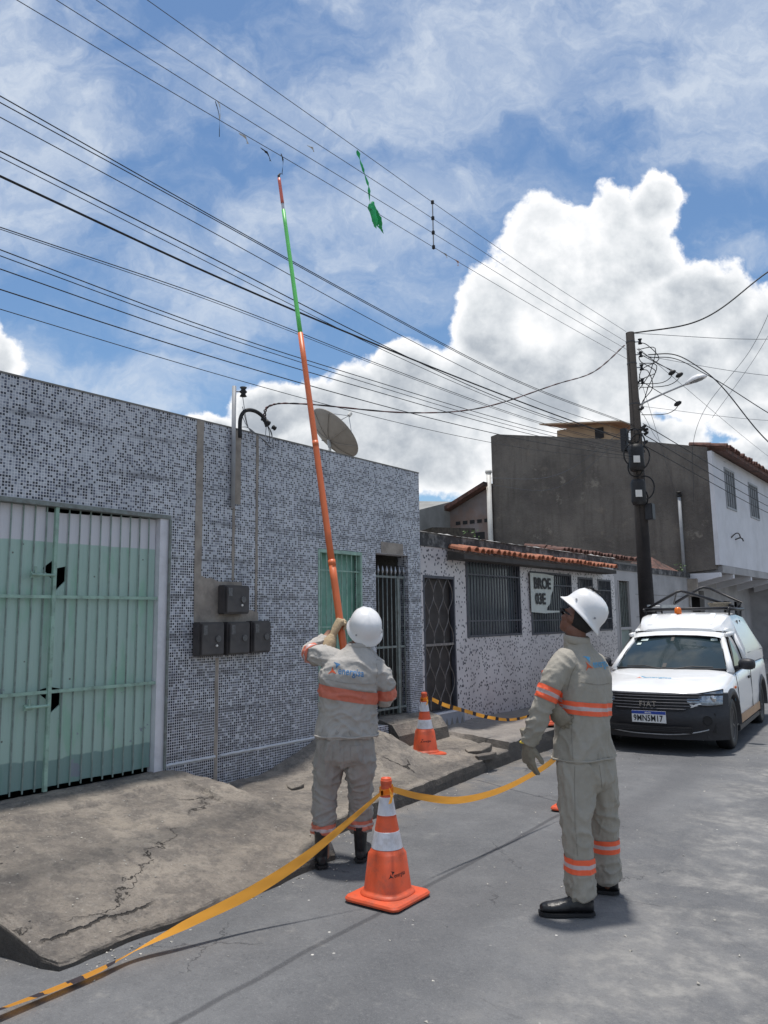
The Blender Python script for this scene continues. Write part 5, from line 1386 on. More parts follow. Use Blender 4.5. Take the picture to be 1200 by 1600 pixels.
def flat_loft(mb, secs, n=28, sq=2.4):
    """torso rings: (centre, half width, half depth, width axis, depth axis) as superellipses"""
    rings = []
    for (c, a, b_, ax, ay) in secs:
        ring = []
        for k in range(n):
            t = 2 * math.pi * k / n
            ct, s_ = math.cos(t), math.sin(t)
            q = (abs(ct) ** sq + abs(s_) ** sq) ** (-1 / sq)
            ring.append(V(c) + V(ax) * (a * ct * q) + V(ay) * (b_ * s_ * q))
        rings.append(ring)
    return mb.loft(rings)
def wrinkle(me, fn):
    me.update()
    co = [v.co.copy() for v in me.vertices]; no = [v.normal.copy() for v in me.vertices]
    for v, c, n_ in zip(me.vertices, co, no): v.co = c + n_ * fn(c, n_)
    me.update()
def ridge(p, sx, sy, sz, seed=0.0):
    q = V((p.x * sx + seed, p.y * sy, p.z * sz))
    q = q + V((noise.noise(p * 4 + V((seed, 0, 0))), 0, noise.noise(p * 4 + V((0, seed, 9))))) * 0.5
    return 1 - 2.2 * abs(noise.noise(q))
def fold(p, d, fa, fc, seed, sharp=1.6):
    """crease field: long soft ridges running along d"""
    d = V(d).normalized(); t = p.dot(d)
    w = V((noise.noise(p * 5 + V((seed, 1, 2))), noise.noise(p * 5 + V((3, seed, 1))), noise.noise(p * 5 + V((1, 5, seed))))) * 0.07
    q = p + w; t = q.dot(d)
    q = (q - d * t) * fc + d * (t * fa) + V((seed * 3.1, seed, -seed))
    return max(0.0, 1 - 2.8 * abs(noise.noise(q))) ** sharp
def band(garment, parent, p0, nrm, width, region, mats, name='reflective_band', off=0.004):
    """a strip sewn round a sleeve, trunk or leg: cut exactly from the cloth and lifted a little"""
    bm = bmesh.new(); bm.from_mesh(garment.data)
    p0 = V(p0); nrm = V(nrm).normalized()
    dead = [f for f in bm.faces if abs((f.calc_center_median() - p0).dot(nrm)) > width or not region(f.calc_center_median())]
    bmesh.ops.delete(bm, geom=dead, context='FACES')
    for d_ in (-width / 2, -width * .14, width * .14, width / 2):
        bmesh.ops.bisect_plane(bm, geom=bm.verts[:] + bm.edges[:] + bm.faces[:], plane_co=p0 + nrm * d_, plane_no=nrm)
    dead = [f for f in bm.faces if abs((f.calc_center_median() - p0).dot(nrm)) > width / 2]
    bmesh.ops.delete(bm, geom=dead, context='FACES')
    for f in bm.faces: f.material_index = 1 if abs((f.calc_center_median() - p0).dot(nrm)) < width * .14 else 0
    for f in bm.faces: f.smooth = True
    bm.normal_update()
    for v in bm.verts: v.co += v.normal * off
    me = bpy.data.meshes.new(name); bm.to_mesh(me); bm.free()
    return link_mesh(name, me, mats, parent)

def glove(parent, M, curls, thumb_bend=0.5, mirror=1, material=LEATHER, cuff=None, name='glove', spread=0.05, scale=1.0, gl_r=0.0115):
    """wrist at the origin, fingers along +y, palm facing -z, thumb on the +x side (mirror=-1 for the other hand)"""
    mb = MB(); mr = mirror
    S = Matrix.Diagonal((mr * scale, scale, scale, 1))
    T_ = M @ S
    P = lambda p: T_ @ V(p)
    def seg(pts, rad):
        mb.tube([P(q) for q in pts], [r * scale for r in rad], 10)
    # palm
    rings = []
    for (y, a, b_, cx) in ((-.035, .024, .019, 0), (-.01, .029, .020, 0), (.02, .036, .019, 0.0), (.055, .043, .018, -.001), (.085, .043, .016, -.002), (.10, .036, .011, -.002)):
        rings.append([P((cx + a * math.cos(t), y, b_ * math.sin(t))) for t in [k * 2 * math.pi / 16 for k in range(16)]])
    mb.loft(rings)
    L = [(.031, .090, .074), (.010, .097, .083), (-.012, .094, .077), (-.032, .084, .062)]
    for i, (x, y0, ln) in enumerate(L):
        c = curls[i]; ang = 0; p = V((x * .95, y0 - .015, 0)); pts = [p.copy()]; rad = [gl_r * 1.08]
        sp = spread * (1.5 - i)
        for j, fr in enumerate((.46, .30, .24)):
            ang += c * (1.0, 1.15, .75)[j]
            p = p + V((math.sin(sp), math.cos(ang) * math.cos(sp), -math.sin(ang))) * (ln * fr * 1.12)
            pts.append(p.copy()); rad.append(gl_r * (1.0, .93, .8)[j])
        tip = pts[-1] + (pts[-1] - pts[-2]).normalized() * .006
        pts.append(tip); rad.append(gl_r * .45)
        seg(pts, rad)
    tb = thumb_bend
    t0 = V((.022, .015, -.004)); t1 = t0 + V((.026, .030, -.010)); t2 = t1 + V((.014 * (1 - tb), .026, -.022 * (.5 + tb))); t3 = t2 + V((-.006 * tb, .020, -.018 * (.4 + tb)))
    seg([t0, t1, t2, t3, t3 + (t3 - t2).normalized() * .006], [.017, .0145, .0125, .011, .006])
    if cuff:
        rr = cuff
        rings = []
        for (y, a, b_) in ((-.02, .030, .024), (-.06, rr[0], rr[0] * .8), (-.06 - rr[2], rr[1], rr[1] * .75), (-.062 - rr[2], rr[1] * .9, rr[1] * .66)):
            rings.append([P((a * math.cos(t), y, b_ * math.sin(t))) for t in [k * 2 * math.pi / 18 for k in range(18)]])
        mb.loft(rings)
    me = remesh(mb, 0.0042, 3, name)
    wrinkle(me, lambda c, n_: 0.0012 * ridge(c, 60, 60, 60, 3.0))
    return link_mesh(name, me, material, parent)

def orient(y, z):
    """matrix whose +y is y and whose +z is close to z"""
    y = V(y).normalized(); x = y.cross(V(z)).normalized(); zz = x.cross(y)
    return Matrix((x, y, zz)).transposed().to_4x4()

def head_geo(mb, M):
    """head in a frame with +y forward, +z up, centre of the skull at the origin"""
    ellipsoid(mb, (0, -.008, .018), (.076, .096, .092), M, 20, 14)
    ellipsoid(mb, (0, .022, -.045), (.060, .070, .060), M)
    ellipsoid(mb, (0, .055, -.080), (.034, .030, .026), M)         # chin
    ellipsoid(mb, (0, .080, -.012), (.012, .022, .026), M, 10, 8)   # nose bridge
    ellipsoid(mb, (0, .096, -.028), (.016, .016, .013), M, 10, 8)   # nose tip
    ellipsoid(mb, (0, .084, -.056), (.024, .012, .008), M, 10, 8)   # lips
    ellipsoid(mb, (0, .082, -.064), (.021, .012, .007), M, 10, 8)
    for s in (-1, 1):
        ellipsoid(mb, (s * .040, .072, .020), (.022, .014, .009), M, 10, 8)   # brow
        ellipsoid(mb, (s * .045, .058, -.025), (.020, .024, .018), M, 10, 8)  # cheek
        # ear: rim and lobe
        for t in range(9):
            a = -0.6 + t * .52
            ellipsoid(mb, (s * .078, -.008 - .017 * math.cos(a), -.008 + .029 * math.sin(a)), (.007, .008, .008), M, 8, 6)
        ellipsoid(mb, (s * .074, -.006, -.010), (.006, .013, .022), M, 8, 6)
def eyes(parent, M):
    for s in (-1, 1):
        mb = MB(); ellipsoid(mb, (s * .032, .079, .002), (.012, .010, .008), M, 12, 8)
        mb.build('eye', mat('eye white', (0.6, 0.58, 0.55), 0.3, 0.05, 5), parent, smooth=True)

def hard_hat(parent, M, brim=1.0, band_col=BLACK, crest=True):
    """shell frame: +y forward, +z up, origin at the middle of the brim plane"""
    rings = []
    n = 48
    prof = [(1.20 * brim + .02, .000), (1.21 * brim + .02, .004), (1.19 * brim + .02, .008), (1.10, .016), (1.02, .026), (.995, .045), (.975, .07), (.91, .100), (.79, .125), (.60, .143), (.36, .154), (.12, .158), (.01, .158)]
    mb = MB()
    for (f, z) in prof:
        ring = []
        for k in range(n):
            a = 2 * math.pi * k / n
            x = .108 * f * math.cos(a); y = .127 * f * math.sin(a)
            zz = z
            if f > 1.05: zz -= (.010 * (math.sin(a) ** 2)) * (f - 1.0) / .2
            rx = max(0.0, 1 - abs(x) / .020)
            if z > .05: zz += 0.006 * rx                       # central ridge
            rx2 = max(0.0, 1 - abs(abs(x) - .045) / .012)
            if z > .05: zz += 0.0035 * rx2
            ring.append(M @ V((x, y, zz)))
        rings.append(ring)
    inner = []
    for (f, z) in ((.94, .03), (1.0, .006), (1.12, .0005)):
        inner.append([M @ V((.108 * f * math.cos(2*math.pi*k/n), .127 * f * math.sin(2*math.pi*k/n), z)) for k in range(n)])
    mb.loft(inner + rings, True, False)
    hat = mb.build('hard_hat', HELMET, parent, smooth=True)
    # slots and rivets for the chin strap
    for (a, z) in ((R(35), .05), (R(145), .05), (R(215), .05), (R(325), .05)):
        p = M @ V((.109 * math.cos(a), .128 * math.sin(a), z)); q = M @ V((.113 * math.cos(a), .133 * math.sin(a), z))
        MB().tube([p, q], 0.006, 10).build('rivet', PIPE_GREY, hat)
    lp = [M @ V((.092 * math.cos(t), .108 * math.sin(t), .012)) for t in [k * 2 * math.pi / 30 for k in range(31)]]
    MB().tube(lp, 0.009, 6).build('headband', band_col, hat, smooth=True)
    return hat

def boot(parent, M, shaft=0.0, lace=True):
    """heel at the origin on the ground, toe along +y"""
    mb = MB(); P = lambda p: M @ V(p)
    rings = []
    for (y, w, h, z0) in ((-.035, .026, .05, .012), (-.02, .036, .085, .012), (.02, .042, .10, .012), (.07, .042, .088, .012), (.12, .046, .068, .012), (.17, .049, .056, .012), (.215, .045, .050, .012), (.243, .032, .040, .014), (.255, .015, .025, .02)):
        rings.append([P((w * math.cos(t) * (1.0 if math.sin(t) < 0 else .92), y, z0 + h * .5 + h * .5 * (math.sin(t) if math.sin(t) > -.75 else -.9))) for t in [k * 2 * math.pi / 18 for k in range(18)]])
    mb.loft(rings)
    top = .11 + shaft
    mb.tube([P((0, .012, .05)), P((0, .008, .10)), P((0, -.004, top))], [(.040, .045), (.042, .048), (.050, .056)], 16, ref=M.to_3x3() @ V((1, 0, 0)))
    if lace:
        for k in range(4): ellipsoid(mb, (0, .075 + .014 * k, .098 - .010 * k), (.028, .005, .005), M, 8, 6)
    me = remesh(mb, .0055, 2, 'shoe')
    wrinkle(me, lambda c, n_: 0.0014 * ridge(c, 30, 30, 30, 1.0))
    sh = link_mesh('shoe', me, SHOE, parent)
    mb = MB(); rg = []
    for z in (0.0, .016):
        rg.append([P((x, y, z)) for x, y in ((-.030, -.040), (.030, -.040), (.043, -.01), (.040, .06), (.050, .13), (.052, .18), (.044, .235), (.02, .262), (-.02, .262), (-.044, .235), (-.052, .18), (-.050, .13), (-.040, .06), (-.043, -.01))])
    mb.loft(rg); mb.build('sole', BLACK, sh)
    return sh

def person(label, loc, rot):
    t = thing('person', label, 'person', loc, rot)
    return t
AZ = R(37.8)     # both workers are modelled with +x to the right and +y away from the photographer

# ---------------- worker with the hot stick
w1 = person('worker in pale grey workwear raising the long orange and green stick', (-3.56, 4.05, 0.0), AZ)
X1, Y1 = (1, 0, 0), (0, 1, 0)
def w1_frame(s):   # s scales the girth
    mb = MB()
    tors = [((.052, .0, .70), .175, .135), ((.052, 0, .86), .190, .145), ((.056, 0, 1.0), .192, .145), ((.068, -.012, 1.14), .198, .150), ((.085, -.022, 1.26), .205, .140), ((.105, -.015, 1.345), .175, .115), ((.122, 0, 1.40), .105, .085), ((.132, .01, 1.43), .066, .062)]
    flat_loft(mb, [(c, a * s, b_ * s, X1, Y1) for c, a, b_ in tors])
    return mb
armR = [(.235, -.005, 1.30), (.295, .0, 1.235), (.325, .02, 1.15), (.322, .06, 1.09), (.27, .20, 1.08), (.17, .34, 1.12)]
armRr = [.078, .076, .068, .064, .055, .048]
armL = [(-.03, .0, 1.345), (-.105, .03, 1.375), (-.175, .11, 1.385), (-.205, .20, 1.40), (-.170, .32, 1.44), (-.125, .395, 1.475)]
armLr = [.078, .074, .068, .064, .054, .046]
legL = [(-.045, .0, .80), (-.065, .01, .66), (-.092, .03, .50), (-.100, .02, .36), (-.106, .0, .225)]
legR = [(.140, .0, .80), (.142, .01, .66), (.140, .05, .50), (.140, .09, .36), (.140, .12, .225)]
# body in one skin
mb = w1_frame(.86)
chain(mb, armR, [r * .72 for r in armRr]); chain(mb, armL + [(-.085, .43, 1.53)], [r * .72 for r in armLr] + [.03])
chain(mb, armR + [(.10, .39, 1.14)], [r * .72 for r in armRr] + [.03])
chain(mb, legL + [(-.106, 0, .06)], [.10, .085, .062, .055, .042, .04]); chain(mb, legR + [(.14, .13, .06)], [.10, .085, .062, .055, .042, .04])
HF1 = V((-.28, .62, .62)).normalized()
MH1 = Matrix.Translation((.172, .035, 1.515)) @ orient(HF1, (.12, -.45, .75))
chain(mb, [(.135, .01, 1.38), (.150, .015, 1.44), (.165, .03, 1.49)], [.058, .055, .055], n=14)
head_geo(mb, MH1)
link_mesh('body', remesh(mb, .0085, 3, 'body'), SKIN1, w1)
eyes(w1, MH1)
# shirt
mb = MB()
tors = [((.052, .0, .840), .214, .165), ((.055, 0, .95), .198, .150), ((.060, 0, 1.05), .192, .146), ((.070, -.012, 1.16), .202, .152), ((.085, -.024, 1.26), .216, .148), ((.100, -.018, 1.335), .196, .125), ((.118, -.004, 1.39), .130, .100), ((.134, .008, 1.43), .082, .078), ((.142, .012, 1.455), .072, .070)]
flat_loft(mb, [(c, a, b_, X1, Y1) for c, a, b_ in tors])
chain(mb, armR, armRr); chain(mb, armL, armLr)
me = remesh(mb, .0085, 4, 'shirt')
def w1_fold(c, n_):
    lower = sst(c.z, 1.24, 1.14)
    arm = 1.0 if (c.x > .268 or c.x < -.11) else 0.0
    d_ = .015 * lower * (1 - arm) * (fold(c, (1, 0, -.42), 2.2, 13, 3) - .3)
    d_ += .012 * (1 - arm) * sst(c.z, 1.08, .96) * (fold(c, (1, 0, .35), 2.5, 15, 8) - .3)
    d_ += .010 * (1 - arm) * sst(c.z, 1.10, 1.22) * (fold(c, (1, 0, -.25), 1.8, 11, 15) - .3)
    d_ += arm * .013 * (fold(c, (.5, 1, .2), 4, 17, 5) - .3)
    d_ += .012 * (1 - arm) * sst(abs(c.x - .07), .12, .19) * (fold(c, (.4, 0, -1), 3, 16, 12) - .3)
    return d_ + .002 * ridge(c, 30, 30, 30, 2)
wrinkle(me, w1_fold)
shirt1 = link_mesh('shirt', me, BEIGE1, w1)
lp = [V((.148 + .078 * math.cos(t), .012 + .074 * math.sin(t), 1.452 + .010 * math.sin(t) + .008 * math.cos(t))) for t in [k * 2 * math.pi / 28 for k in range(29)]]
MB().tube(lp, [(.022, .009)] * 29, 8, ref=(0, 0, 1)).build('collar', BEIGE1, shirt1, smooth=True)
lp = [V((.052 + .217 * math.cos(t) * (abs(math.cos(t)) ** 2.4 + abs(math.sin(t)) ** 2.4) ** (-1/2.4), .172 * math.sin(t) * (abs(math.cos(t)) ** 2.4 + abs(math.sin(t)) ** 2.4) ** (-1/2.4), .853 + .007 * noise.noise(V((math.cos(t) * 2, math.sin(t) * 2, 0))))) for t in [k * 2 * math.pi / 48 for k in range(49)]]
MB().tube(lp, 0.0065, 6).build('hem', BEIGE1, shirt1, smooth=True)
band(shirt1, shirt1, (.06, 0, 1.125), (.17, 0, 1), .082, lambda c: -.16 < c.x < .277 and c.y < .2, [BAND_F, BAND_F])
band(shirt1, shirt1, (.322, .03, 1.125), (-.05, -.35, 1), .075, lambda c: c.x > .255, [BAND_F, BAND_F])
band(shirt1, shirt1, (-.175, .12, 1.385), (-.35, .85, .12), .085, lambda c: c.x < -.09, [BAND_F, SILVER])
# trousers
mb = MB()
flat_loft(mb, [((.050, 0, .905), .185, .145, X1, Y1), ((.048, 0, .84), .188, .150, X1, Y1), ((.048, 0, .77), .194, .155, X1, Y1), ((.045, 0, .70), .190, .145, X1, Y1), ((.040, 0, .655), .11, .10, X1, Y1)])
chain(mb, legL, [(.108, .128), (.102, .115), (.084, .092), (.080, .084), (.078, .084)]); chain(mb, legR, [(.108, .128), (.100, .115), (.082, .092), (.079, .084), (.078, .084)])
me = remesh(mb, .0085, 4, 'trousers')
def w1_tfold(c, n_):
    sd = -1 if c.x < .02 else 1
    s = .020 * sst(c.z, .50, .62) * (fold(c, (sd * .45, 0, -1), 1.6, 11, 7) - .3)
    s += .014 * sst(c.z, .72, .60) * sst(c.z, .36, .46) * (fold(c, (1, 0, sd * .6), 3, 14, 4) - .3)
    s += .018 * sst(c.z, .44, .32) * (fold(c, (1, .3, -sd * .35), 4, 17, 9) - .3)
    s += .008 * (fold(c, (.1, 0, 1), 1.5, 16, 21) - .3)
    return s + .002 * ridge(c, 30, 30, 30, 2)
wrinkle(me, w1_tfold)
tr1 = link_mesh('trousers', me, BEIGE1P, w1)
for (cx, cy) in ((-.106, .0), (.140, .12)):
    band(tr1, tr1, (cx, cy, .245), (0, 0, 1), .062, (lambda c, cx=cx: abs(c.x - cx) < .13), [BAND_F, SILVER])
boot(w1, Matrix.Translation((-.115, -.035, 0.01)) @ Matrix.Rotation(R(18), 4, 'Z'), .12)
boot(w1, Matrix.Translation((.138, .085, 0.01)) @ Matrix.Rotation(R(-8), 4, 'Z'), .12)
MB().box((-.02, -.056, .155), (.02, -.050, .185), Matrix.Translation((-.09, .0, 0))).build('boot_patch', PIPE_GREY, w1) if False else None
UPH1 = V((.10, -.42, .86))
MHat1 = Matrix.Translation((.183, .045, 1.545)) @ orient(V((-.30, .62, .70)), V((.20, -.72, .66)))
hard_hat(w1, MHat1 @ Matrix.Scale(1.04, 4), 0.92)
mb = MB(); ellipsoid(mb, (0, -.035, -.012), (.070, .066, .070), MH1)
mb.build('hair', HAIR, w1, smooth=True)
# pole axis in the frame of the worker, used to close the hands round it
inv1 = (Matrix.Translation((-3.56, 4.05, 0)) @ Matrix.Rotation(AZ, 4, 'Z')).inverted()
A_w, B_w = V((-3.688, 4.320, 1.10)), V((-4.70, 4.57, 5.63))
A1, B1 = inv1 @ A_w, inv1 @ B_w
ax1 = (B1 - A1).normalized()
def on_stick(z): return A1 + ax1 * ((z - A1.z) / ax1.z)
pS = on_stick(1.575)
# left hand: palm turned to the stick, fingers closing round it from the left and behind
wr = V((-.118, .405, 1.478)); hd = (pS + V((-.055, -.02, -.01)) - wr)
side = (pS - wr); side = (side - hd.normalized() * side.dot(hd.normalized()))
ML1 = Matrix.Translation(pS + V((-.046, -.040, -.045))) @ orient(V((.42, .10, .90)), V((-.72, -.62, .36)))
glove(w1, ML1, [1.05, 1.1, 1.15, 1.2], .7, -1, LEATHER, (.050, .082, .11), scale=1.12, gl_r=.0125)
pR = on_stick(1.16)
MR1 = Matrix.Translation(pR + V((.055, -.05, -.01))) @ orient(V((-.75, .55, .25)), V((.45, .65, .0)))
glove(w1, MR1, [1.05, 1.1, 1.15, 1.2], .7, 1, LEATHER, (.045, .055, .05), scale=1.0, gl_r=.0125)
for (x, y) in ((-.112, -.062), (.139, .058)):      # pale reflective tabs on the back of the boots
    MB().box((x - .018, y - .006, .10), (x + .018, y + .004, .122)).build('boot_tab', SILVER, w1, bevel=.003)
# mark on the back
emblem_and_word(shirt1, bvh_of(shirt1), (.005, -.3, 1.268), (1, 0, -.14), (.14, 0, 1), .066, (LOGO_RED, LOGO_BLUE, LOGO_BLUE), (0, 1, 0), 0.80)

# ---------------- worker looking up
w2 = person('worker in khaki workwear standing with his back turned, looking up past his helmet brim', (-1.93, 4.32, 0.0), AZ)
S2 = V((.72, .69, 0)).normalized(); F2 = V((-.69, .72, 0)).normalized()
def tor2(s, rows, mb):
    flat_loft(mb, [(c, a * s, b_ * s, S2, F2) for c, a, b_ in rows])
armL2 = [(-.085, -.105, 1.375), (-.150, -.150, 1.315), (-.205, -.165, 1.21), (-.250, -.155, 1.11), (-.290, -.135, 1.01), (-.318, -.11, .935)]
armL2r = [.074, .071, .062, .054, .048, .042]
armR2 = [(.130, .140, 1.34), (.165, .215, 1.28), (.165, .290, 1.17), (.130, .325, 1.095), (.00, .27, 1.075), (-.095, .165, 1.08)]
armR2r = [.078, .074, .066, .062, .054, .046]
legL2 = [(-.055, -.075, .80), (-.062, -.085, .64), (-.072, -.10, .47), (-.070, -.115, .30), (-.070, -.12, .115)]
legR2 = [(.105, .085, .80), (.125, .11, .64), (.146, .145, .45), (.155, .18, .28), (.162, .20, .10)]
body_rows = [((.015, 0, .72), .165, .13), ((.015, 0, .86), .175, .135), ((.015, 0, 1.0), .165, .125), ((.020, .0, 1.15), .18, .13), ((.028, .004, 1.28), .195, .122), ((.030, .006, 1.36), .155, .10), ((.022, .004, 1.42), .075, .066), ((.010, .0, 1.45), .058, .058)]
mb = MB(); tor2(.93, body_rows, mb)
chain(mb, armL2, [r * .72 for r in armL2r]); chain(mb, armR2, [r * .72 for r in armR2r])
chain(mb, legL2 + [(-.07, -.12, .05)], [.10, .085, .062, .055, .042, .04]); chain(mb, legR2 + [(.163, .20, .05)], [.10, .085, .062, .055, .042, .04])
chain(mb, [(.018, .0, 1.42), (.004, .0, 1.49), (-.002, .0, 1.55)], [.062, .058, .058], n=14)
HF2 = V((-.50, .74, .45)).normalized()
MH2 = Matrix.Translation((.018, .012, 1.600)) @ orient(HF2, (.45, -.15, .85))
head_geo(mb, MH2)
link_mesh('body', remesh(mb, .0075, 3, 'body'), SKIN, w2)
eyes(w2, MH2)
# dark safety glasses with a temple bar
mb = MB()
for s in (-1, 1):
    mb.box((s * .034 - .026, .084, -.014), (s * .034 + .026, .098, .020), MH2)
    mb.box((s * .080 - .003, -.01, .004), (s * .080 + .003, .094, .014), MH2)
mb.box((-.008, .092, .0), (.008, .098, .012), MH2)
mb.build('safety_glasses', BLACK_METAL, w2, bevel=.003)
mb = MB(); ellipsoid(mb, (0, -.030, .018), (.081, .078, .086), MH2); mb.build('hair', HAIR, w2, smooth=True)
# shirt
mb = MB()
tor2(1.0, [((.013, .0, .815), .205, .152), ((.014, 0, .92), .192, .140), ((.016, 0, 1.03), .182, .134), ((.020, 0, 1.15), .190, .138), ((.026, .002, 1.27), .205, .136), ((.030, .004, 1.345), .185, .115), ((.026, .004, 1.40), .120, .090), ((.014, .002, 1.445), .078, .074), ((.004, 0, 1.485), .068, .066)], mb)
chain(mb, armL2, armL2r); chain(mb, armR2, armR2r)
me = remesh(mb, .0085, 4, 'shirt')
def w2_fold(c, n_):
    arml = (c.x < -.165 - max(0, 1.2 - c.z) * .3 and c.y < .03 and c.z < 1.33)
    if arml:
        d_ = .004 + (.006 + .012 * sst(c.z, 1.18, 1.02)) * (fold(c, (1, .4, -.25), 4, 20, 6) - .3)
    else:
        d_ = .013 * sst(c.z, 1.36, 1.22) * (fold(c, (.12, 0, 1), 1.6, 10, 11) - .3)
        d_ += .010 * sst(c.z, 1.20, 1.05) * (fold(c, (.8, -.3, -.7), 2.0, 11, 14) - .3)
        d_ += .012 * sst(c.z, 1.22, 1.3) * (fold(c, (1, 0, -.9), 2.5, 13, 2) - .3) * sst(abs(c.x + .08), .10, .02)
    return d_ + .002 * ridge(c, 30, 30, 30, 2)
wrinkle(me, w2_fold)
shirt2 = link_mesh('shirt', me, BEIGE2, w2)
lp = [V((.004, 0, 1.487)) + S2 * (.071 * math.cos(t)) + F2 * (.069 * math.sin(t)) + V((0, 0, .012 * math.sin(t))) for t in [k * 2 * math.pi / 28 for k in range(29)]]
MB().tube(lp, [(.024, .008)] * 29, 8, ref=(0, 0, 1)).build('collar', BEIGE2, shirt2, smooth=True)
def se(t, p=2.4): return (abs(math.cos(t)) ** p + abs(math.sin(t)) ** p) ** (-1 / p)
lp = [V((.013, 0, .822 + .005 * noise.noise(V((math.cos(t) * 2, math.sin(t) * 2, 0))))) + S2 * (.207 * math.cos(t) * se(t)) + F2 * (.154 * math.sin(t) * se(t)) for t in [k * 2 * math.pi / 48 for k in range(49)]]
MB().tube(lp, 0.006, 6).build('hem', BEIGE2, shirt2, smooth=True)
def trunk2(c):     # keep the trunk, drop both sleeves
    q = c - V((.02, 0, c.z)); return abs(q.dot(S2)) < .20 and abs(q.dot(F2)) < .165 and not (c.x < -.155)
band(shirt2, shirt2, (.02, 0, 1.105), (.12, -.02, 1), .072, trunk2, [BAND_O, SILVER])
band(shirt2, shirt2, (-.215, -.165, 1.195), (.42, .06, .95), .075, lambda c: c.x < -.125 and c.y < -.02, [BAND_O, SILVER])
band(shirt2, shirt2, (.165, .27, 1.2), (0, -.4, 1), .07, lambda c: c.y > .19, [BAND_O, SILVER])
# trousers
mb = MB()
flat_loft(mb, [((.015, 0, .90), .162, .128, S2, F2), ((.018, 0, .84), .170, .136, S2, F2), ((.020, 0, .77), .174, .140, S2, F2), ((.022, 0, .69), .165, .135, S2, F2), ((.022, 0, .64), .09, .09, S2, F2)])
chain(mb, legL2, [(.106, .118), (.098, .106), (.086, .088), (.080, .080), (.076, .078)]); chain(mb, legR2, [(.104, .118), (.094, .104), (.082, .088), (.077, .080), (.074, .076)])
me = remesh(mb, .0085, 4, 'trousers')
def w2_tfold(c, n_):
    s = .017 * sst(c.z, .38, .55) * (fold(c, (.35, 0, -1), 1.5, 11, 17) - .3)
    s += .018 * max(0, 1 - abs(c.z - .44) / .15) * (fold(c, (1, .2, -.55), 3, 13, 5) - .3)
    s += .017 * sst(c.z, .26, .16) * (fold(c, (1, .3, .3), 4, 17, 9) - .3)
    s += .008 * (fold(c, (.1, 0, 1), 1.5, 15, 23) - .3)
    return s + .002 * ridge(c, 30, 30, 30, 2)
wrinkle(me, w2_tfold)
tr2 = link_mesh('trousers', me, BEIGE2, w2)
band(tr2, tr2, (-.070, -.115, .268), (.03, 0, 1), .078, lambda c: c.y < .035 and (c - V((-.07, -.115, c.z))).length < .14, [BAND_O, SILVER])
band(tr2, tr2, (.155, .18, .285), (.0, 0, 1), .078, lambda c: (c - V((.155, .18, c.z))).length < .13, [BAND_O, SILVER])
boot(w2, Matrix.Translation((-.045, -.135, 0.01)) @ Matrix.Rotation(R(86), 4, 'Z'))
boot(w2, Matrix.Translation((.190, .195, 0.01)) @ Matrix.Rotation(R(72), 4, 'Z'))
MHat2 = Matrix.Translation((.030, .0, 1.628)) @ orient(V((-.60, .22, .72)), V((.72, -.18, .66)))
hat2 = hard_hat(w2, MHat2, 1.0)
# black clip and cord lying on the crown
lp = catmull([MHat2 @ V((.015, .10, .128)), MHat2 @ V((-.02, .07, .162)), MHat2 @ V((.02, .05, .168)), MHat2 @ V((-.015, .03, .175)), MHat2 @ V((.02, .085, .150)), MHat2 @ V((0, .0, .172))], 5)
MB().tube(lp, 0.006, 6).build('cord', BLACK, hat2, smooth=True)
# gloves
wl = V((-.326, -.100, .905))
glove(w2, Matrix.Translation(wl) @ orient(V((.02, .12, -1)), V((-.75, -.60, -.05))), [.22, .30, .38, .46], .15, -1, GLOVE2, (.038, .046, .02), scale=1.08, spread=.08, gl_r=.0100)
MB().tube([V((-.33, -.1, .925)) + V((.038 * math.cos(t), .036 * math.sin(t), .006 * math.cos(t))) for t in [k * 2 * math.pi / 16 for k in range(17)]], .006, 6).build('wrist_strap', YELLOW, w2, smooth=True)
glove(w2, Matrix.Translation((-.180, -.150, 1.115)) @ orient(V((.50, -.20, -.80)), V((-.62, -.76, -.10))), [.55, .62, .70, .80], .4, 1, GLOVE2, None, scale=1.08, spread=.09, gl_r=.0100)
# mark on the back
Dl = F2
emblem_and_word(shirt2, bvh_of(shirt2), V((.055, -.12, 1.33)) - F2 * .3 + S2 * 0.0 + V((0, 0, .0)), S2, (0, 0, 1), .062, (LOGO_RED, LOGO_SKY, LOGO_SKY), Dl, 0.85)

def seam(garment, pts, D, m_, rad=.0020, lift=.0004, k=14):
    bv = bvh_of(garment); D = V(D).normalized(); P = []
    for p in catmull(pts, k):
        hit, nrm, idx, dist = bv.ray_cast(p - D * .5, D)
        if hit: P.append(hit + nrm * lift)
    if len(P) > 3: MB().tube(P, rad, 5).build('seam', m_, garment, smooth=True)
SEAM1 = mat('shaded stitching of the pale cloth', (0.31, 0.295, 0.275), 0.9, 0.1, 30)
SEAM2 = mat('shaded stitching of the khaki cloth', (0.25, 0.23, 0.195), 0.9, 0.1, 30)
B_ = (0, 1, 0)
seam(shirt1, [(-.085, 0, 1.235), (.07, 0, 1.205), (.235, 0, 1.195)], B_, SEAM1)
seam(shirt1, [(.262, 0, 1.33), (.270, 0, 1.27), (.255, 0, 1.19)], B_, SEAM1)
seam(tr1, [(.045, 0, .845), (.044, 0, .76), (.040, 0, .69)], B_, SEAM1)
for x0 in (-.115, .085):
    seam(tr1, [(x0, 0, .80), (x0 + .04, 0, .80), (x0 + .085, 0, .80)], B_, SEAM1)
    seam(tr1, [(x0, 0, .80), (x0 + .005, 0, .70), (x0 + .04, 0, .675), (x0 + .08, 0, .70), (x0 + .085, 0, .80)], B_, SEAM1)
seam(shirt2, [(-.045, 0, 1.36), (-.075, 0, 1.30), (-.10, 0, 1.21)], B_, SEAM2)
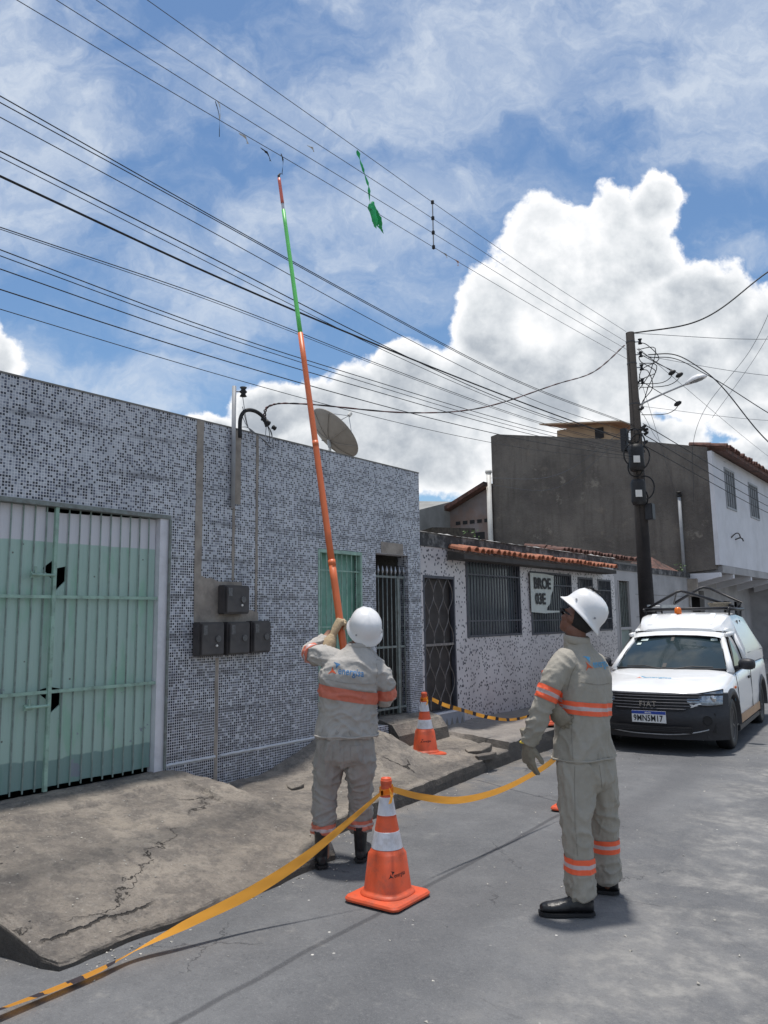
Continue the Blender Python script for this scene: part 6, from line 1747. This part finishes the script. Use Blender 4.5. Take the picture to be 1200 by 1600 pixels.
seam(shirt2, [(-.03, 0, 1.255), (.08, 0, 1.235), (.17, 0, 1.235)], B_, SEAM2)
seam(shirt2, [(-.085, 0, 1.03), (-.09, 0, .95), (-.095, 0, .84)], B_, SEAM2)
seam(tr2, [(-.085, 0, .80), (-.098, 0, .6), (-.100, 0, .45), (-.095, 0, .33)], B_, SEAM2)
seam(tr2, [(.055, 0, .80), (.065, 0, .72), (.075, 0, .66)], B_, SEAM2)
# button-down neck flap and helmet shell details stay part of the clothes above

# ------------------------------------------------------------------ the hot stick
hs = thing('telescopic_stick', 'long telescopic pole, orange below and green above, held up towards the power lines', 'pole')
def along(z): return A_w + (B_w - A_w) * ((z - A_w.z) / (B_w.z - A_w.z))
Mseg = [(0.98, 2.05, .0285, .0275, STICK_O), (2.05, 4.02, .0265, .0225, STICK_O), (4.02, 5.26, .0195, .0165, STICK_G), (5.26, 5.33, .013, .013, STEEL), (5.33, 5.60, .0155, .0145, STICK_R)]
for i, (z0, z1, r0, r1, m_) in enumerate(Mseg):
    P0, P1 = along(z0), along(z1)
    MB().tube([P0 + (P1 - P0) * (k / 8) + V((0, 0, 0)) for k in range(9)], [lerp(r0, r1, k / 8) for k in range(9)], 14).build('section', m_, hs, smooth=True)
for z in (2.05, 3.02):
    P0 = along(z); dd = (B_w - A_w).normalized()
    MB().tube([P0 - dd * .02, P0 + dd * .025], .0300 if z < 3 else .0262, 14).build('joint_collar', STICK_O, hs, smooth=True)
MB().tube([along(5.60), along(5.63), along(5.66) + V((.01, .015, 0))], [.012, .012, .006], 8).build('tip_hook', BLACK_METAL, hs)

# ------------------------------------------------------------------ white utility pickup
van = thing('pickup', 'white utility pickup with a high box, black bumper and rack on its roof', 'pickup', (-3.31, 9.42, 0.0), R(5.2))
van.scale = (0.965, 1, 1)
def vw(y):
    return interp(y, [(.04, .52), (.12, .66), (.22, .745), (.38, .80), (.6, .828), (.9, .845), (1.4, .855), (3.6, .855), (4.1, .835), (4.4, .79)])
yf, yr, WR = .76, 3.38, .305
def sill(y):
    z = interp(y, [(.04, .30), (.5, .23), (1, .22), (4.0, .26), (4.4, .34)])
    for yc in (yf, yr):
        d_ = abs(y - yc)
        if d_ < .37: z = max(z, .29 + math.sqrt(.37 ** 2 - d_ * d_))
    if y < .42: z = max(z, .56)
    return z
def belt(y): return interp(y, [(.04, .60), (.15, .66), (.35, .72), (.7, .785), (1.0, .835), (1.3, .87), (2.3, .90), (3.2, .93), (4.4, .93)])
def topz(y): return interp(y, [(.04, .655), (.10, .725), (.2, .765), (.45, .825), (.8, .885), (1.1, .93), (1.35, .945), (4.4, .945)])
ysb = [.04, .08, .12, .18, .26] + [.32 + .03 * k for k in range(30)] + [1.25, 1.4, 1.7, 2.0, 2.4, 2.8, 2.95] + [3.0 + .03 * k for k in range(27)] + [3.9, 4.1, 4.25, 4.38, 4.42]
rows = []
for y in ysb:
    w = vw(y); s0 = sill(y); b_ = belt(y); t_ = topz(y)
    s0 = min(s0, b_ - .06)
    def cl(z, lo): return max(z, lo)
    half = [(w - .035, s0), (w - .004, cl(.36, s0 + .012)), (w + .006, cl(.50, s0 + .024)), (w - .002, cl(b_ - .13, s0 + .036)), (w - .018, b_ - .03), (w - .055, b_ + .008), (w * .82, b_ + (t_ - b_) * .55), (w * .6, b_ + (t_ - b_) * .85), (w * .3, t_), (0, t_ + .004)]
    ring = [V((x, y, z)) for x, z in half] + [V((-x, y, z)) for x, z in half[-2::-1]]
    rows.append(ring)
mb = MB(); mb.grid(rows)
mb.add(rows[0], [tuple(range(len(rows[0])))]); mb.add(rows[-1], [tuple(range(len(rows[-1])))])
bodyv = mb.build('body', CAR_WHITE, van, smooth=True)
md = bodyv.modifiers.new('edge', 'EDGE_SPLIT'); md.split_angle = R(50)
# underside and wheel wells
MB().box((-.74, .12, .26), (.74, 4.3, .48)).build('underbody', BLACK, van)
MB().box((-.845, 1.16, .16), (.845, 2.98, .235)).build('sill_trim', CAR_BLACK, van, bevel=.01)
for s in (-1, 1):
    MB().box((s * .853 - .012, 1.22, .255), (s * .853 + .012, 2.95, .36)).build('side_stripe', TAN_STRIPE, van, bevel=.003)
# front bumper: curved grid wrapping to the wheel arches
def fy(x, z):
    ax = abs(x)
    y = .0 + .10 * (ax / .6) ** 2.2 if ax < .6 else .10 + (ax - .6) ** 1.6 * 1.55
    bulge = -.05 * math.exp(-((z - .40) / .12) ** 2)
    return y + bulge + .10 * max(0, (z - .60)) * 2
zs = [.17, .20, .26, .33, .40, .45, 0.50, .55, .60, .64, .672, .70]
def bump_rows(zs_, xlim=.868, off=0.0, x0=None):
    out = []
    for z in zs_:
        r_ = []
        for k in range(41):
            x = -xlim + 2 * xlim * k / 40
            r_.append(V((x * (1 - .03 * max(0, (.3 - z) * 4)), fy(x, z) - off, z)))
        out.append(r_)
    return out
mb = MB(); rws = bump_rows(zs); mb.grid(rws)
back = [[V((p.x * .97, p.y + .10, p.z)) for p in r_] for r_ in (rws[-1], rws[0])]
mb.grid([rws[-1], back[0]]); mb.grid([back[1], rws[0]])
bumper = mb.build('front_bumper', CAR_BLACK, van, smooth=True, fix=False)
# corner cladding around the front and rear arches
for s in (-1, 1):
    for yc, nm in ((yf, 'arch_cladding'), (yr, 'arch_cladding')):
        mb = MB(); rws = []
        a0, a1 = (-.18, math.pi + .12)
        for k in range(25):
            a = lerp(a0, a1, k / 24); r0, r1 = .355, .425
            y0, z0 = yc - r0 * math.cos(a), .295 + r0 * math.sin(a); y1, z1 = yc - r1 * math.cos(a), .295 + r1 * math.sin(a)
            x = vw(min(max(y0, .35), 4)) + .020
            rws.append([V((s * (x - .10), y0, z0)), V((s * x, y0, z0)), V((s * (x + .004), (y0 + y1) / 2, (z0 + z1) / 2)), V((s * (x - .012), y1, z1)), V((s * (x - .05), y1 + .0, z1))])
        mb.grid(rws); mb.build(nm, CAR_BLACK, van, smooth=True)
    # black corner between bumper and arch
    mb = MB(); rws = []
    for k in range(9):
        y = lerp(.10, .46, k / 8)
        rws.append([V((s * (vw(y) + .012), y, z)) for z in (.20, .30, .42, .54, .62)])
    mb.grid(rws); mb.build('corner_cladding', CAR_BLACK, van, smooth=True)
# grille
mb = MB(); zs2 = [.50, .53, .56, .59, .62, .65, .685]
rws = []
for z in zs2:
    lim = interp(z, [(.50, .40), (.56, .50), (.685, .58)])
    rws.append([V((-lim + 2 * lim * k / 30, fy(-lim + 2 * lim * k / 30, z) - .012, z)) for k in range(31)])
mb.grid(rws); grl = mb.build('grille', BLACK, van, smooth=True)
for z in (.522, .557, .592, .627, .662, .690):
    lim = interp(z, [(.50, .39), (.56, .49), (.645, .60)])
    P = [V((-lim + 2 * lim * k / 30, fy(-lim + 2 * lim * k / 30, z) - .022, z)) for k in range(31)]
    MB().tube(P, [(.006, .008)] * 31, 6, ref=(0, 0, 1)).build('slat', GRILLE, grl, smooth=True)
MTX = lambda x, y, z: Matrix.Translation((x, y, z)) @ Matrix.Rotation(R(90), 4, 'X')
place_text('badge', 'F I A T', .088, MTX(-.115, fy(0, .58) - .034, .546), CHROME, van, .001, .92, .004, .9)
# lower intake and bright lip
MB().box((-.50, -.062, .255), (.50, -.03, .325)).build('lower_intake', BLACK, van, bevel=.01)
for z in (.27, .29, .31): MB().box((-.49, -.068, z), (.49, -.061, z + .006)).build('slat', CAR_BLACK, van)
P = [V((-.66 + 1.32 * k / 24, fy(-.66 + 1.32 * k / 24, .24) - .012, .225 + .07 * (abs(-.66 + 1.32 * k / 24) / .66) ** 3)) for k in range(25)]
MB().tube(P, .008, 6).build('lip', STEEL, van, smooth=True)
for s in (-1, 1):
    MB().lathe([(.001, 0), (.04, 0), (.05, .012), (.055, .012)], 16, Matrix.Translation((s * .66, fy(.66, .4) - .01, .40)) @ Matrix.Rotation(R(90), 4, 'X')).build('fog_lamp_cover', BLACK, van, smooth=True)
# headlights: swept lens following the corner
def frp(x, z): return V((x, fy(x, z) - .016, z))
for s in (-1, 1):
    rws = []
    for k in range(15):
        u_ = k / 14; x = lerp(.44, .815, u_)
        lo = lerp(.595, .575, u_) + .02 * math.sin(math.pi * u_) * -1; hi = lerp(.685, .745, u_ ** 1.2)
        row = []
        for j in range(6):
            z = lerp(lo, hi, j / 5)
            y = fy(x, .62) - .020 + (.06 * max(0, (z - .62)) / .1)
            row.append(V((s * x, y, z)))
        rws.append(row)
    mb = MB(); mb.grid(rws); hl = mb.build('headlight', LAMP_GLASS, van, smooth=True)
    mb = MB(); mb.tube([r_[0] + V((0, -.004, 0)) for r_ in rws] + [rws[-1][5]] + [r_[5] + V((0, -.004, 0)) for r_ in reversed(rws)] + [rws[0][0]], .006, 6)
    mb.build('bezel', BLACK, hl, smooth=True)
    c = V((s * .72, fy(.72, .62) - .024, .643))
    MB().lathe([(.001, .0), (.026, .0), (.038, .010), (.040, .010)], 18, Matrix.Translation(c) @ Matrix.Rotation(R(90), 4, 'X') @ Matrix.Rotation(R(180), 4, 'X')).build('reflector', CHROME, hl, smooth=True)
# plate
npl = MB().box((-.205, -.072, .36), (.205, -.062, .495)).build('number_plate', PLATE_W, van)
MB().box((-.204, -.0745, .458), (.204, -.0725, .494)).build('plate_band', PLATE_B, npl)
place_text('plate_number', '9MN5M17', .098, MTX(-.185, -.0755, .378), INK, npl, .002, .80, .0005, 1.05)
place_text('plate_country', 'BRASIL', .026, MTX(-.045, -.0765, .466), PLATE_W, npl, .0005, 1.0, .0005)
# bonnet shut line, mark on the bonnet
bvb = bvh_of(bodyv)
emblem_and_word(van, bvb, (-.20, .50, 1.2), (1, 0, 0), (0, .9, .1), .088, (LOGO_RED, LOGO_SKY, LOGO_SKY), (0, 0, -1), 1.25)
# greenhouse
def ws_pt(u_, v_, off=0.0):      # u -1..1 across, v 0..1 up
    xb = .735; xt = .585
    x = lerp(xb, xt, v_) * u_
    yb = 1.02 + .16 * u_ * u_; yt = 1.68 + .08 * u_ * u_
    zb = .925 - .008 * u_ * u_; zt = 1.325 - .018 * u_ * u_
    return V((x, lerp(yb, yt, v_) - .02 * math.sin(math.pi * v_) - off, lerp(zb, zt, v_) + off * .8 + .012 * math.sin(math.pi * v_)))
mb = MB(); mb.grid([[ws_pt(-1 + j / 8, i / 6) for j in range(17)] for i in range(7)])
wsn = mb.build('windscreen', GLASS_DARK, van, smooth=True)
mb = MB()
edge = [ws_pt(-1 + j / 8, 0, .004) for j in range(17)] + [ws_pt(1, i / 6, .004) for i in range(1, 7)] + [ws_pt(1 - j / 8, 1, .004) for j in range(1, 17)] + [ws_pt(-1, 1 - i / 6, .004) for i in range(1, 7)]
mb.tube(edge, .010, 6); mb.build('rubber_seal', BLACK, wsn, smooth=True)
mb = MB(); mb.grid([[ws_pt(u_, v_, .006) for u_ in (-.10, -.03)] for v_ in (0.03, .97)])
mb.build('centre_strip', BLACK, wsn, fix=False)
for u0, v0, a, b_ in ((-.82, .86, .17, .08), (-.86, .72, .10, .07), (.78, .88, .14, .08)):
    mb = MB(); mb.grid([[ws_pt(u0 + a * i, v0 + b_ * j, .005) for i in (0, 1)] for j in (0, 1)]); mb.build('sticker', STICKER, wsn, fix=False)
for s in (-1, 1):
    MB().tube([ws_pt(.12 * s, -.02, .01), ws_pt(.42 * s, .05, .012), ws_pt(.78 * s, .035, .012)], .007, 5).build('wiper', BLACK, van)
    # A pillar and door frame
    mb = MB(); mb.tube([ws_pt(s * 1.045, -.06, 0), ws_pt(s * 1.045, .3), ws_pt(s * 1.04, .7), ws_pt(s * 1.03, 1.0)], [(.038, .05), (.034, .045), (.032, .042), (.034, .046)], 10)
    mb.build('pillar', CAR_WHITE, van, smooth=True)
    A_, B_, C_, D_ = V((s * .812, 1.22, .888)), V((s * .80, 2.18, .905)), V((s * .655, 2.16, 1.335)), V((s * .665, 1.80, 1.330))
    def qd(u_, v_): return (A_.lerp(B_, u_)).lerp(D_.lerp(C_, u_), v_) + V((s * .014 * math.sin(math.pi * v_), 0, 0))
    mb = MB(); mb.grid([[qd(i / 6, j / 6) for i in range(7)] for j in range(7)]); sw = mb.build('side_window', GLASS_DARK, van, smooth=True)
    mb = MB(); mb.tube([qd(0, 0), qd(.5, 0), qd(1, 0), qd(1, .5), qd(1, 1), qd(.5, 1), qd(0, 1), qd(0, .5), qd(0, 0)], .012, 6); mb.build('rubber_seal', BLACK, sw, smooth=True)
    mb = MB(); mb.tube([V((s * .665, 1.74, 1.345)), V((s * .66, 2.2, 1.36)), V((s * .655, 2.4, 1.36))], [(.03, .035)] * 3, 8); mb.tube([V((s * .805, 2.26, .90)), V((s * .66, 2.23, 1.34))], [(.06, .04), (.05, .035)], 8)
    mb.build('door_frame', CAR_WHITE, van, smooth=True)
    # shut lines of the door, handle
    lp = [(1.18, .40), (1.17, .70), (1.20, .87)]
    for a, b_ in (((1.19, .30), (1.17, .70)), ((1.17, .70), (1.19, .87)), ((2.30, .27), (2.32, .60)), ((2.32, .60), (2.30, .89)), ((1.19, .28), (2.30, .26))):
        pa = V((s * (vw(a[0]) + .004), a[0], a[1])); pb = V((s * (vw(b_[0]) + .004), b_[0], b_[1]))
        if a[1] > .69 and b_[1] > .8: pa.x = s * (vw(a[0]) + .001); pb.x = s * (vw(b_[0]) - .02)
        MB().tube([pa, pb], .004, 4).build('shut_line', BLACK, van)
    MB().box((s * .858 - .014, 2.06, .752), (s * .858 + .014, 2.20, .785)).build('door_handle', CAR_BLACK, van, bevel=.006)
    # mirror
    mm = MB(); Mm = Matrix.Translation((s * .955, 1.30, .985)) @ Matrix.Rotation(R(-12 * s), 4, 'Z')
    rg = []
    for (y, w_, h_) in ((-.055, .05, .035), (-.03, .095, .062), (.02, .105, .072), (.05, .10, .068)):
        rg.append([Mm @ V((w_ * math.cos(t) * (abs(math.cos(t)) ** 3 + abs(math.sin(t)) ** 3) ** (-1/3), y, h_ * math.sin(t) * (abs(math.cos(t)) ** 3 + abs(math.sin(t)) ** 3) ** (-1/3))) for t in [k * 2 * math.pi / 20 for k in range(20)]])
    mm.loft(rg); mr_ = mm.build('mirror', CAR_BLACK, van, smooth=True)
    MB().tube([(s * .80, 1.33, .925), (s * .90, 1.31, .955)], [(.03, .02), (.025, .018)], 8).build('mirror_arm', CAR_BLACK, mr_)
    MB().box((-.088, .0505, -.055), (.088, .056, .055), Mm).build('mirror_glass', CHROME, mr_)
    MB().box((s * .853 - .008, .96, .70), (s * .853 + .008, 1.02, .73)).build('side_repeater', AMBER, van, bevel=.003)
    # round decal and white triangle on the wing
    MB().lathe([(.001, 0), (.055, 0), (.055, .003), (.001, .003)], 20, Matrix.Translation((s * .838, 1.02, .60)) @ Matrix.Rotation(R(90 * s), 4, 'Y')).build('decal', LOGO_SKY, van)
# dash and seats behind the glass
MB().box((-.66, 1.25, .86), (.66, 1.50, .93)).build('dashboard', BLACK, van, bevel=.02)
# roof
rows = []
for y, zt, w_ in ((1.66, 1.325, .575), (1.74, 1.365, .60), (1.9, 1.39, .625), (2.2, 1.40, .635), (2.45, 1.40, .635)):
    rows.append([V((-w_ - .035, y + .02, zt - .05)), V((-w_ - .02, y, zt - .018)), V((-w_ + .06, y, zt)), V((-w_ * .5, y, zt + .018)), V((0, y, zt + .024)), V((w_ * .5, y, zt + .018)), V((w_ - .06, y, zt)), V((w_ + .02, y, zt - .018)), V((w_ + .035, y + .02, zt - .05))])
mb = MB(); mb.grid(rows); mb.build('roof', CAR_WHITE, van, smooth=True)
MB().box((-.64, 2.28, .92), (.64, 2.30, 1.38)).build('cab_rear', BLACK, van)
# the high box: sloping nose over the cab, tapering sides
def bx(y, ztop, wt, zb, wb):
    return [V((-wb, y, zb)), V((-wb + .005, y, zb + (ztop - zb) * .3)), V((-wt - .01, y, ztop - .10)), V((-wt + .02, y, ztop - .03)), V((-wt + .09, y, ztop)), V((0, y, ztop + .02)), V((wt - .09, y, ztop)), V((wt - .02, y, ztop - .03)), V((wt + .01, y, ztop - .10)), V((wb - .005, y, zb + (ztop - zb) * .3)), V((wb, y, zb))]
rows = [bx(1.84, 1.425, .53, 1.395, .60), bx(1.87, 1.46, .56, 1.39, .64), bx(2.02, 1.54, .60, 1.38, .66), bx(2.20, 1.605, .63, 1.36, .68), bx(2.33, 1.63, .645, 1.30, .70), bx(2.335, 1.63, .645, .93, .81), bx(2.8, 1.645, .66, .935, .822), bx(3.6, 1.60, .65, .94, .822), bx(4.1, 1.50, .63, .925, .81), bx(4.34, 1.40, .60, .94, .79), bx(4.40, 1.30, .57, .94, .77)]
mb = MB(); mb.grid(rows); mb.add(rows[-1], [tuple(range(11))]); mb.add(rows[0], [tuple(range(11))])
box_ = mb.build('canopy', CAR_WHITE, van, smooth=True); md = box_.modifiers.new('edge', 'EDGE_SPLIT'); md.split_angle = R(35)
for k in range(4):
    x = -.42 + k * .28
    mb = MB(); mb.hexa([V((x - .05, 1.90, 1.47)), V((x + .05, 1.90, 1.47)), V((x + .05, 2.25, 1.60)), V((x - .05, 2.25, 1.60)), V((x - .04, 1.91, 1.492)), V((x + .04, 1.91, 1.492)), V((x + .04, 2.24, 1.645)), V((x - .04, 2.24, 1.645))])
    mb.build('pressed_rib', CAR_WHITE, box_, bevel=.006)
for s in (-1, 1):
    for (y, z, h_) in ((2.62, 1.50, .035), (2.86, 1.50, .035), (3.35, 1.22, .025)):
        MB().box((s * (.676 + (1.5 - z) * .18) - .008, y, z - h_), (s * (.676 + (1.5 - z) * .18) + .010, y + .035, z + h_)).build('vent', BLACK, box_)
    for (z0, z1, y0, y1) in ((1.08, 1.08, 2.5, 4.2),):
        MB().tube([(s * .815, y0, z0), (s * .815, y1, z1)], .004, 4).build('shut_line', BLACK, box_)
    MB().box((s * .60 - .07, 4.40, .62), (s * .60 + .07, 4.43, .86)).build('tail_lamp', mat('red lens', (0.4, 0.02, 0.02), 0.3), van) if s == 1 else MB().box((s * .60 - .07, 4.40, .62), (s * .60 + .07, 4.43, .86)).build('tail_lamp', bpy.data.materials['red lens'] if 'red lens' in bpy.data.materials else BLACK, van)
MB().box((-.78, 4.38, .28), (.78, 4.50, .46)).build('rear_bumper', CAR_BLACK, van, bevel=.02)
# wheels
for s in (-1, 1):
    for yc in (yf, yr):
        Mw = Matrix.Translation((s * .735, yc, WR - .002)) @ Matrix.Rotation(R(90 * s), 4, 'Y')
        tyre = MB().lathe([(.19, -.09), (.27, -.10), (.297, -.085), (.305, -.05), (.305, .05), (.297, .085), (.27, .10), (.20, .095), (.19, .08)], 36, Mw)
        wh = tyre.build('wheel', BLACK, van, smooth=True)
        MB().lathe([(.001, .05), (.05, .06), (.06, .05), (.16, .045), (.185, .085), (.20, .088), (.20, .06)], 28, Mw).build('rim', METER, wh, smooth=True)
        for k in range(5):
            a = k * 2 * math.pi / 5
            MB().tube([Mw @ V((.05 * math.cos(a), .05 * math.sin(a), .065)), Mw @ V((.17 * math.cos(a), .17 * math.sin(a), .065))], [.018, .024], 6).build('spoke', METER, wh)
# beacon
bc = MB().lathe([(.001, .0), (.05, .0), (.052, .02), (.050, .07), (.035, .10), (.001, .108)], 20, Matrix.Translation((-.09, 2.30, 1.635))).build('beacon', AMBER, van, smooth=True)
MB().lathe([(.001, -.03), (.06, -.03), (.06, .001), (.001, .001)], 20, Matrix.Translation((-.09, 2.30, 1.635))).build('beacon_base', BLACK, bc)
# roof rack: rails, crossbars and two tent shaped frames
rk = thing('roof_rack', 'black tubular rack with two peaked frames and a pale ladder on the pickup roof', 'roof rack', (-3.31, 9.42, 0), R(5.2))
rk.scale = (0.965, 1, 1)
for s in (-1, 1):
    MB().tube([(s * .62, 2.35, 1.70), (s * .64, 3.6, 1.70)], .022, 8).build('rail', BLACK_METAL, rk, smooth=True)
    for y in (2.45, 3.1, 3.5):
        MB().tube([(s * .62, y, 1.70), (s * .60, y, 1.58)], .014, 6).build('foot', BLACK_METAL, rk)
for y in (2.42, 3.1, 3.55):
    MB().tube([(-.64, y, 1.712), (.64, y, 1.712)], .020, 8).build('crossbar', BLACK_METAL, rk, smooth=True)
MB().tube([(-.60, 2.44, 1.715), (-.16, 2.62, 1.97), (-.10, 2.64, 1.985), (-.03, 2.66, 1.965), (.60, 2.95, 1.74)], .022, 8).build('peaked_frame', BLACK_METAL, rk, smooth=True)
MB().tube([(-.30, 3.0, 1.80), (.08, 3.15, 2.03), (.14, 3.17, 2.045), (.22, 3.2, 2.03), (.66, 3.42, 1.80), (.60, 3.35, 1.72)], .022, 8).build('peaked_frame', BLACK_METAL, rk, smooth=True)
MB().tube([(-.16, 2.62, 1.97), (-.30, 3.0, 1.80)], .012, 6).build('brace', BLACK_METAL, rk)
for dx in (0, .2):
    MB().box((-.60 + dx, 2.5, 1.735), (-.575 + dx, 3.7, 1.785)).build('ladder_rail', STEEL, rk)
for k in range(5):
    MB().tube([(-.58, 2.6 + k * .25, 1.76), (-.39, 2.6 + k * .25, 1.76)], .012, 6).build('ladder_rung', STEEL, rk)
mb = MB()
for k in range(3):
    lp = [V((.38 + (.13 + .012 * k) * math.cos(t), 3.0 + (.2 + .01 * k) * math.sin(t), 1.75 + .018 * k)) for t in [j * 2 * math.pi / 24 for j in range(25)]]
    mb.tube(lp, .014, 6)
cr = mb.build('rope_coil', mat('dusty rope', (0.16, 0.14, 0.11), 0.9, 0.3, 20), None, smooth=True)
cr.location = (-3.31, 9.42, 0); cr.rotation_euler = (0, 0, R(5.2)); tag(cr, 'coil of dusty rope lying on the right side of the pickup roof rack', 'rope')

# ------------------------------------------------------------------ scattered bits
mb = MB()
for k in range(900):
    if k < 150:
        x = random.uniform(-4.0, 0.3); y = random.uniform(1.2, 11.0)
        if x < -3.5 and y < 4.3: continue
        s = random.uniform(.004, .012); z = road_z(x, y)
    elif k < 560:
        y = random.uniform(1.2, 12.0); x = edge_x(y) + .012 + abs(random.gauss(0, .10)); s = random.uniform(.003, .010); z = road_z(x, y)
        if noise.noise(V((y * 1.5, 0, 0))) < -.15: continue
    else:
        y = random.uniform(1.5, 7.8); x = random.uniform(-5.45, edge_x(y) - .05); s = random.uniform(.003, .010); z = side_z(x, y)
    c = V((x, y, z + s * .3))
    vs = [c + V((random.uniform(-1, 1) * s, random.uniform(-1, 1) * s, random.uniform(-.4, .6) * s)) for _ in range(6)]
    bm = bmesh.new(); [bm.verts.new(v) for v in vs]; bmesh.ops.convex_hull(bm, input=bm.verts)
    mb.add([v.co.copy() for v in bm.verts], [tuple(v.index for v in f.verts) for f in bm.faces] if False else [])
    bm.verts.index_update(); base_i = len(mb.v) - len(bm.verts)
    for f in bm.faces: mb.f.append(tuple(base_i + v.index for v in f.verts)); mb.mi.append(0)
    bm.free()
o = mb.build('gravel', mat('pale grit', (0.42, 0.40, 0.36), 0.9, 0.4, 30)); tag(o, 'pale grit and crumbs scattered over the asphalt', 'gravel', None, 'stuff')
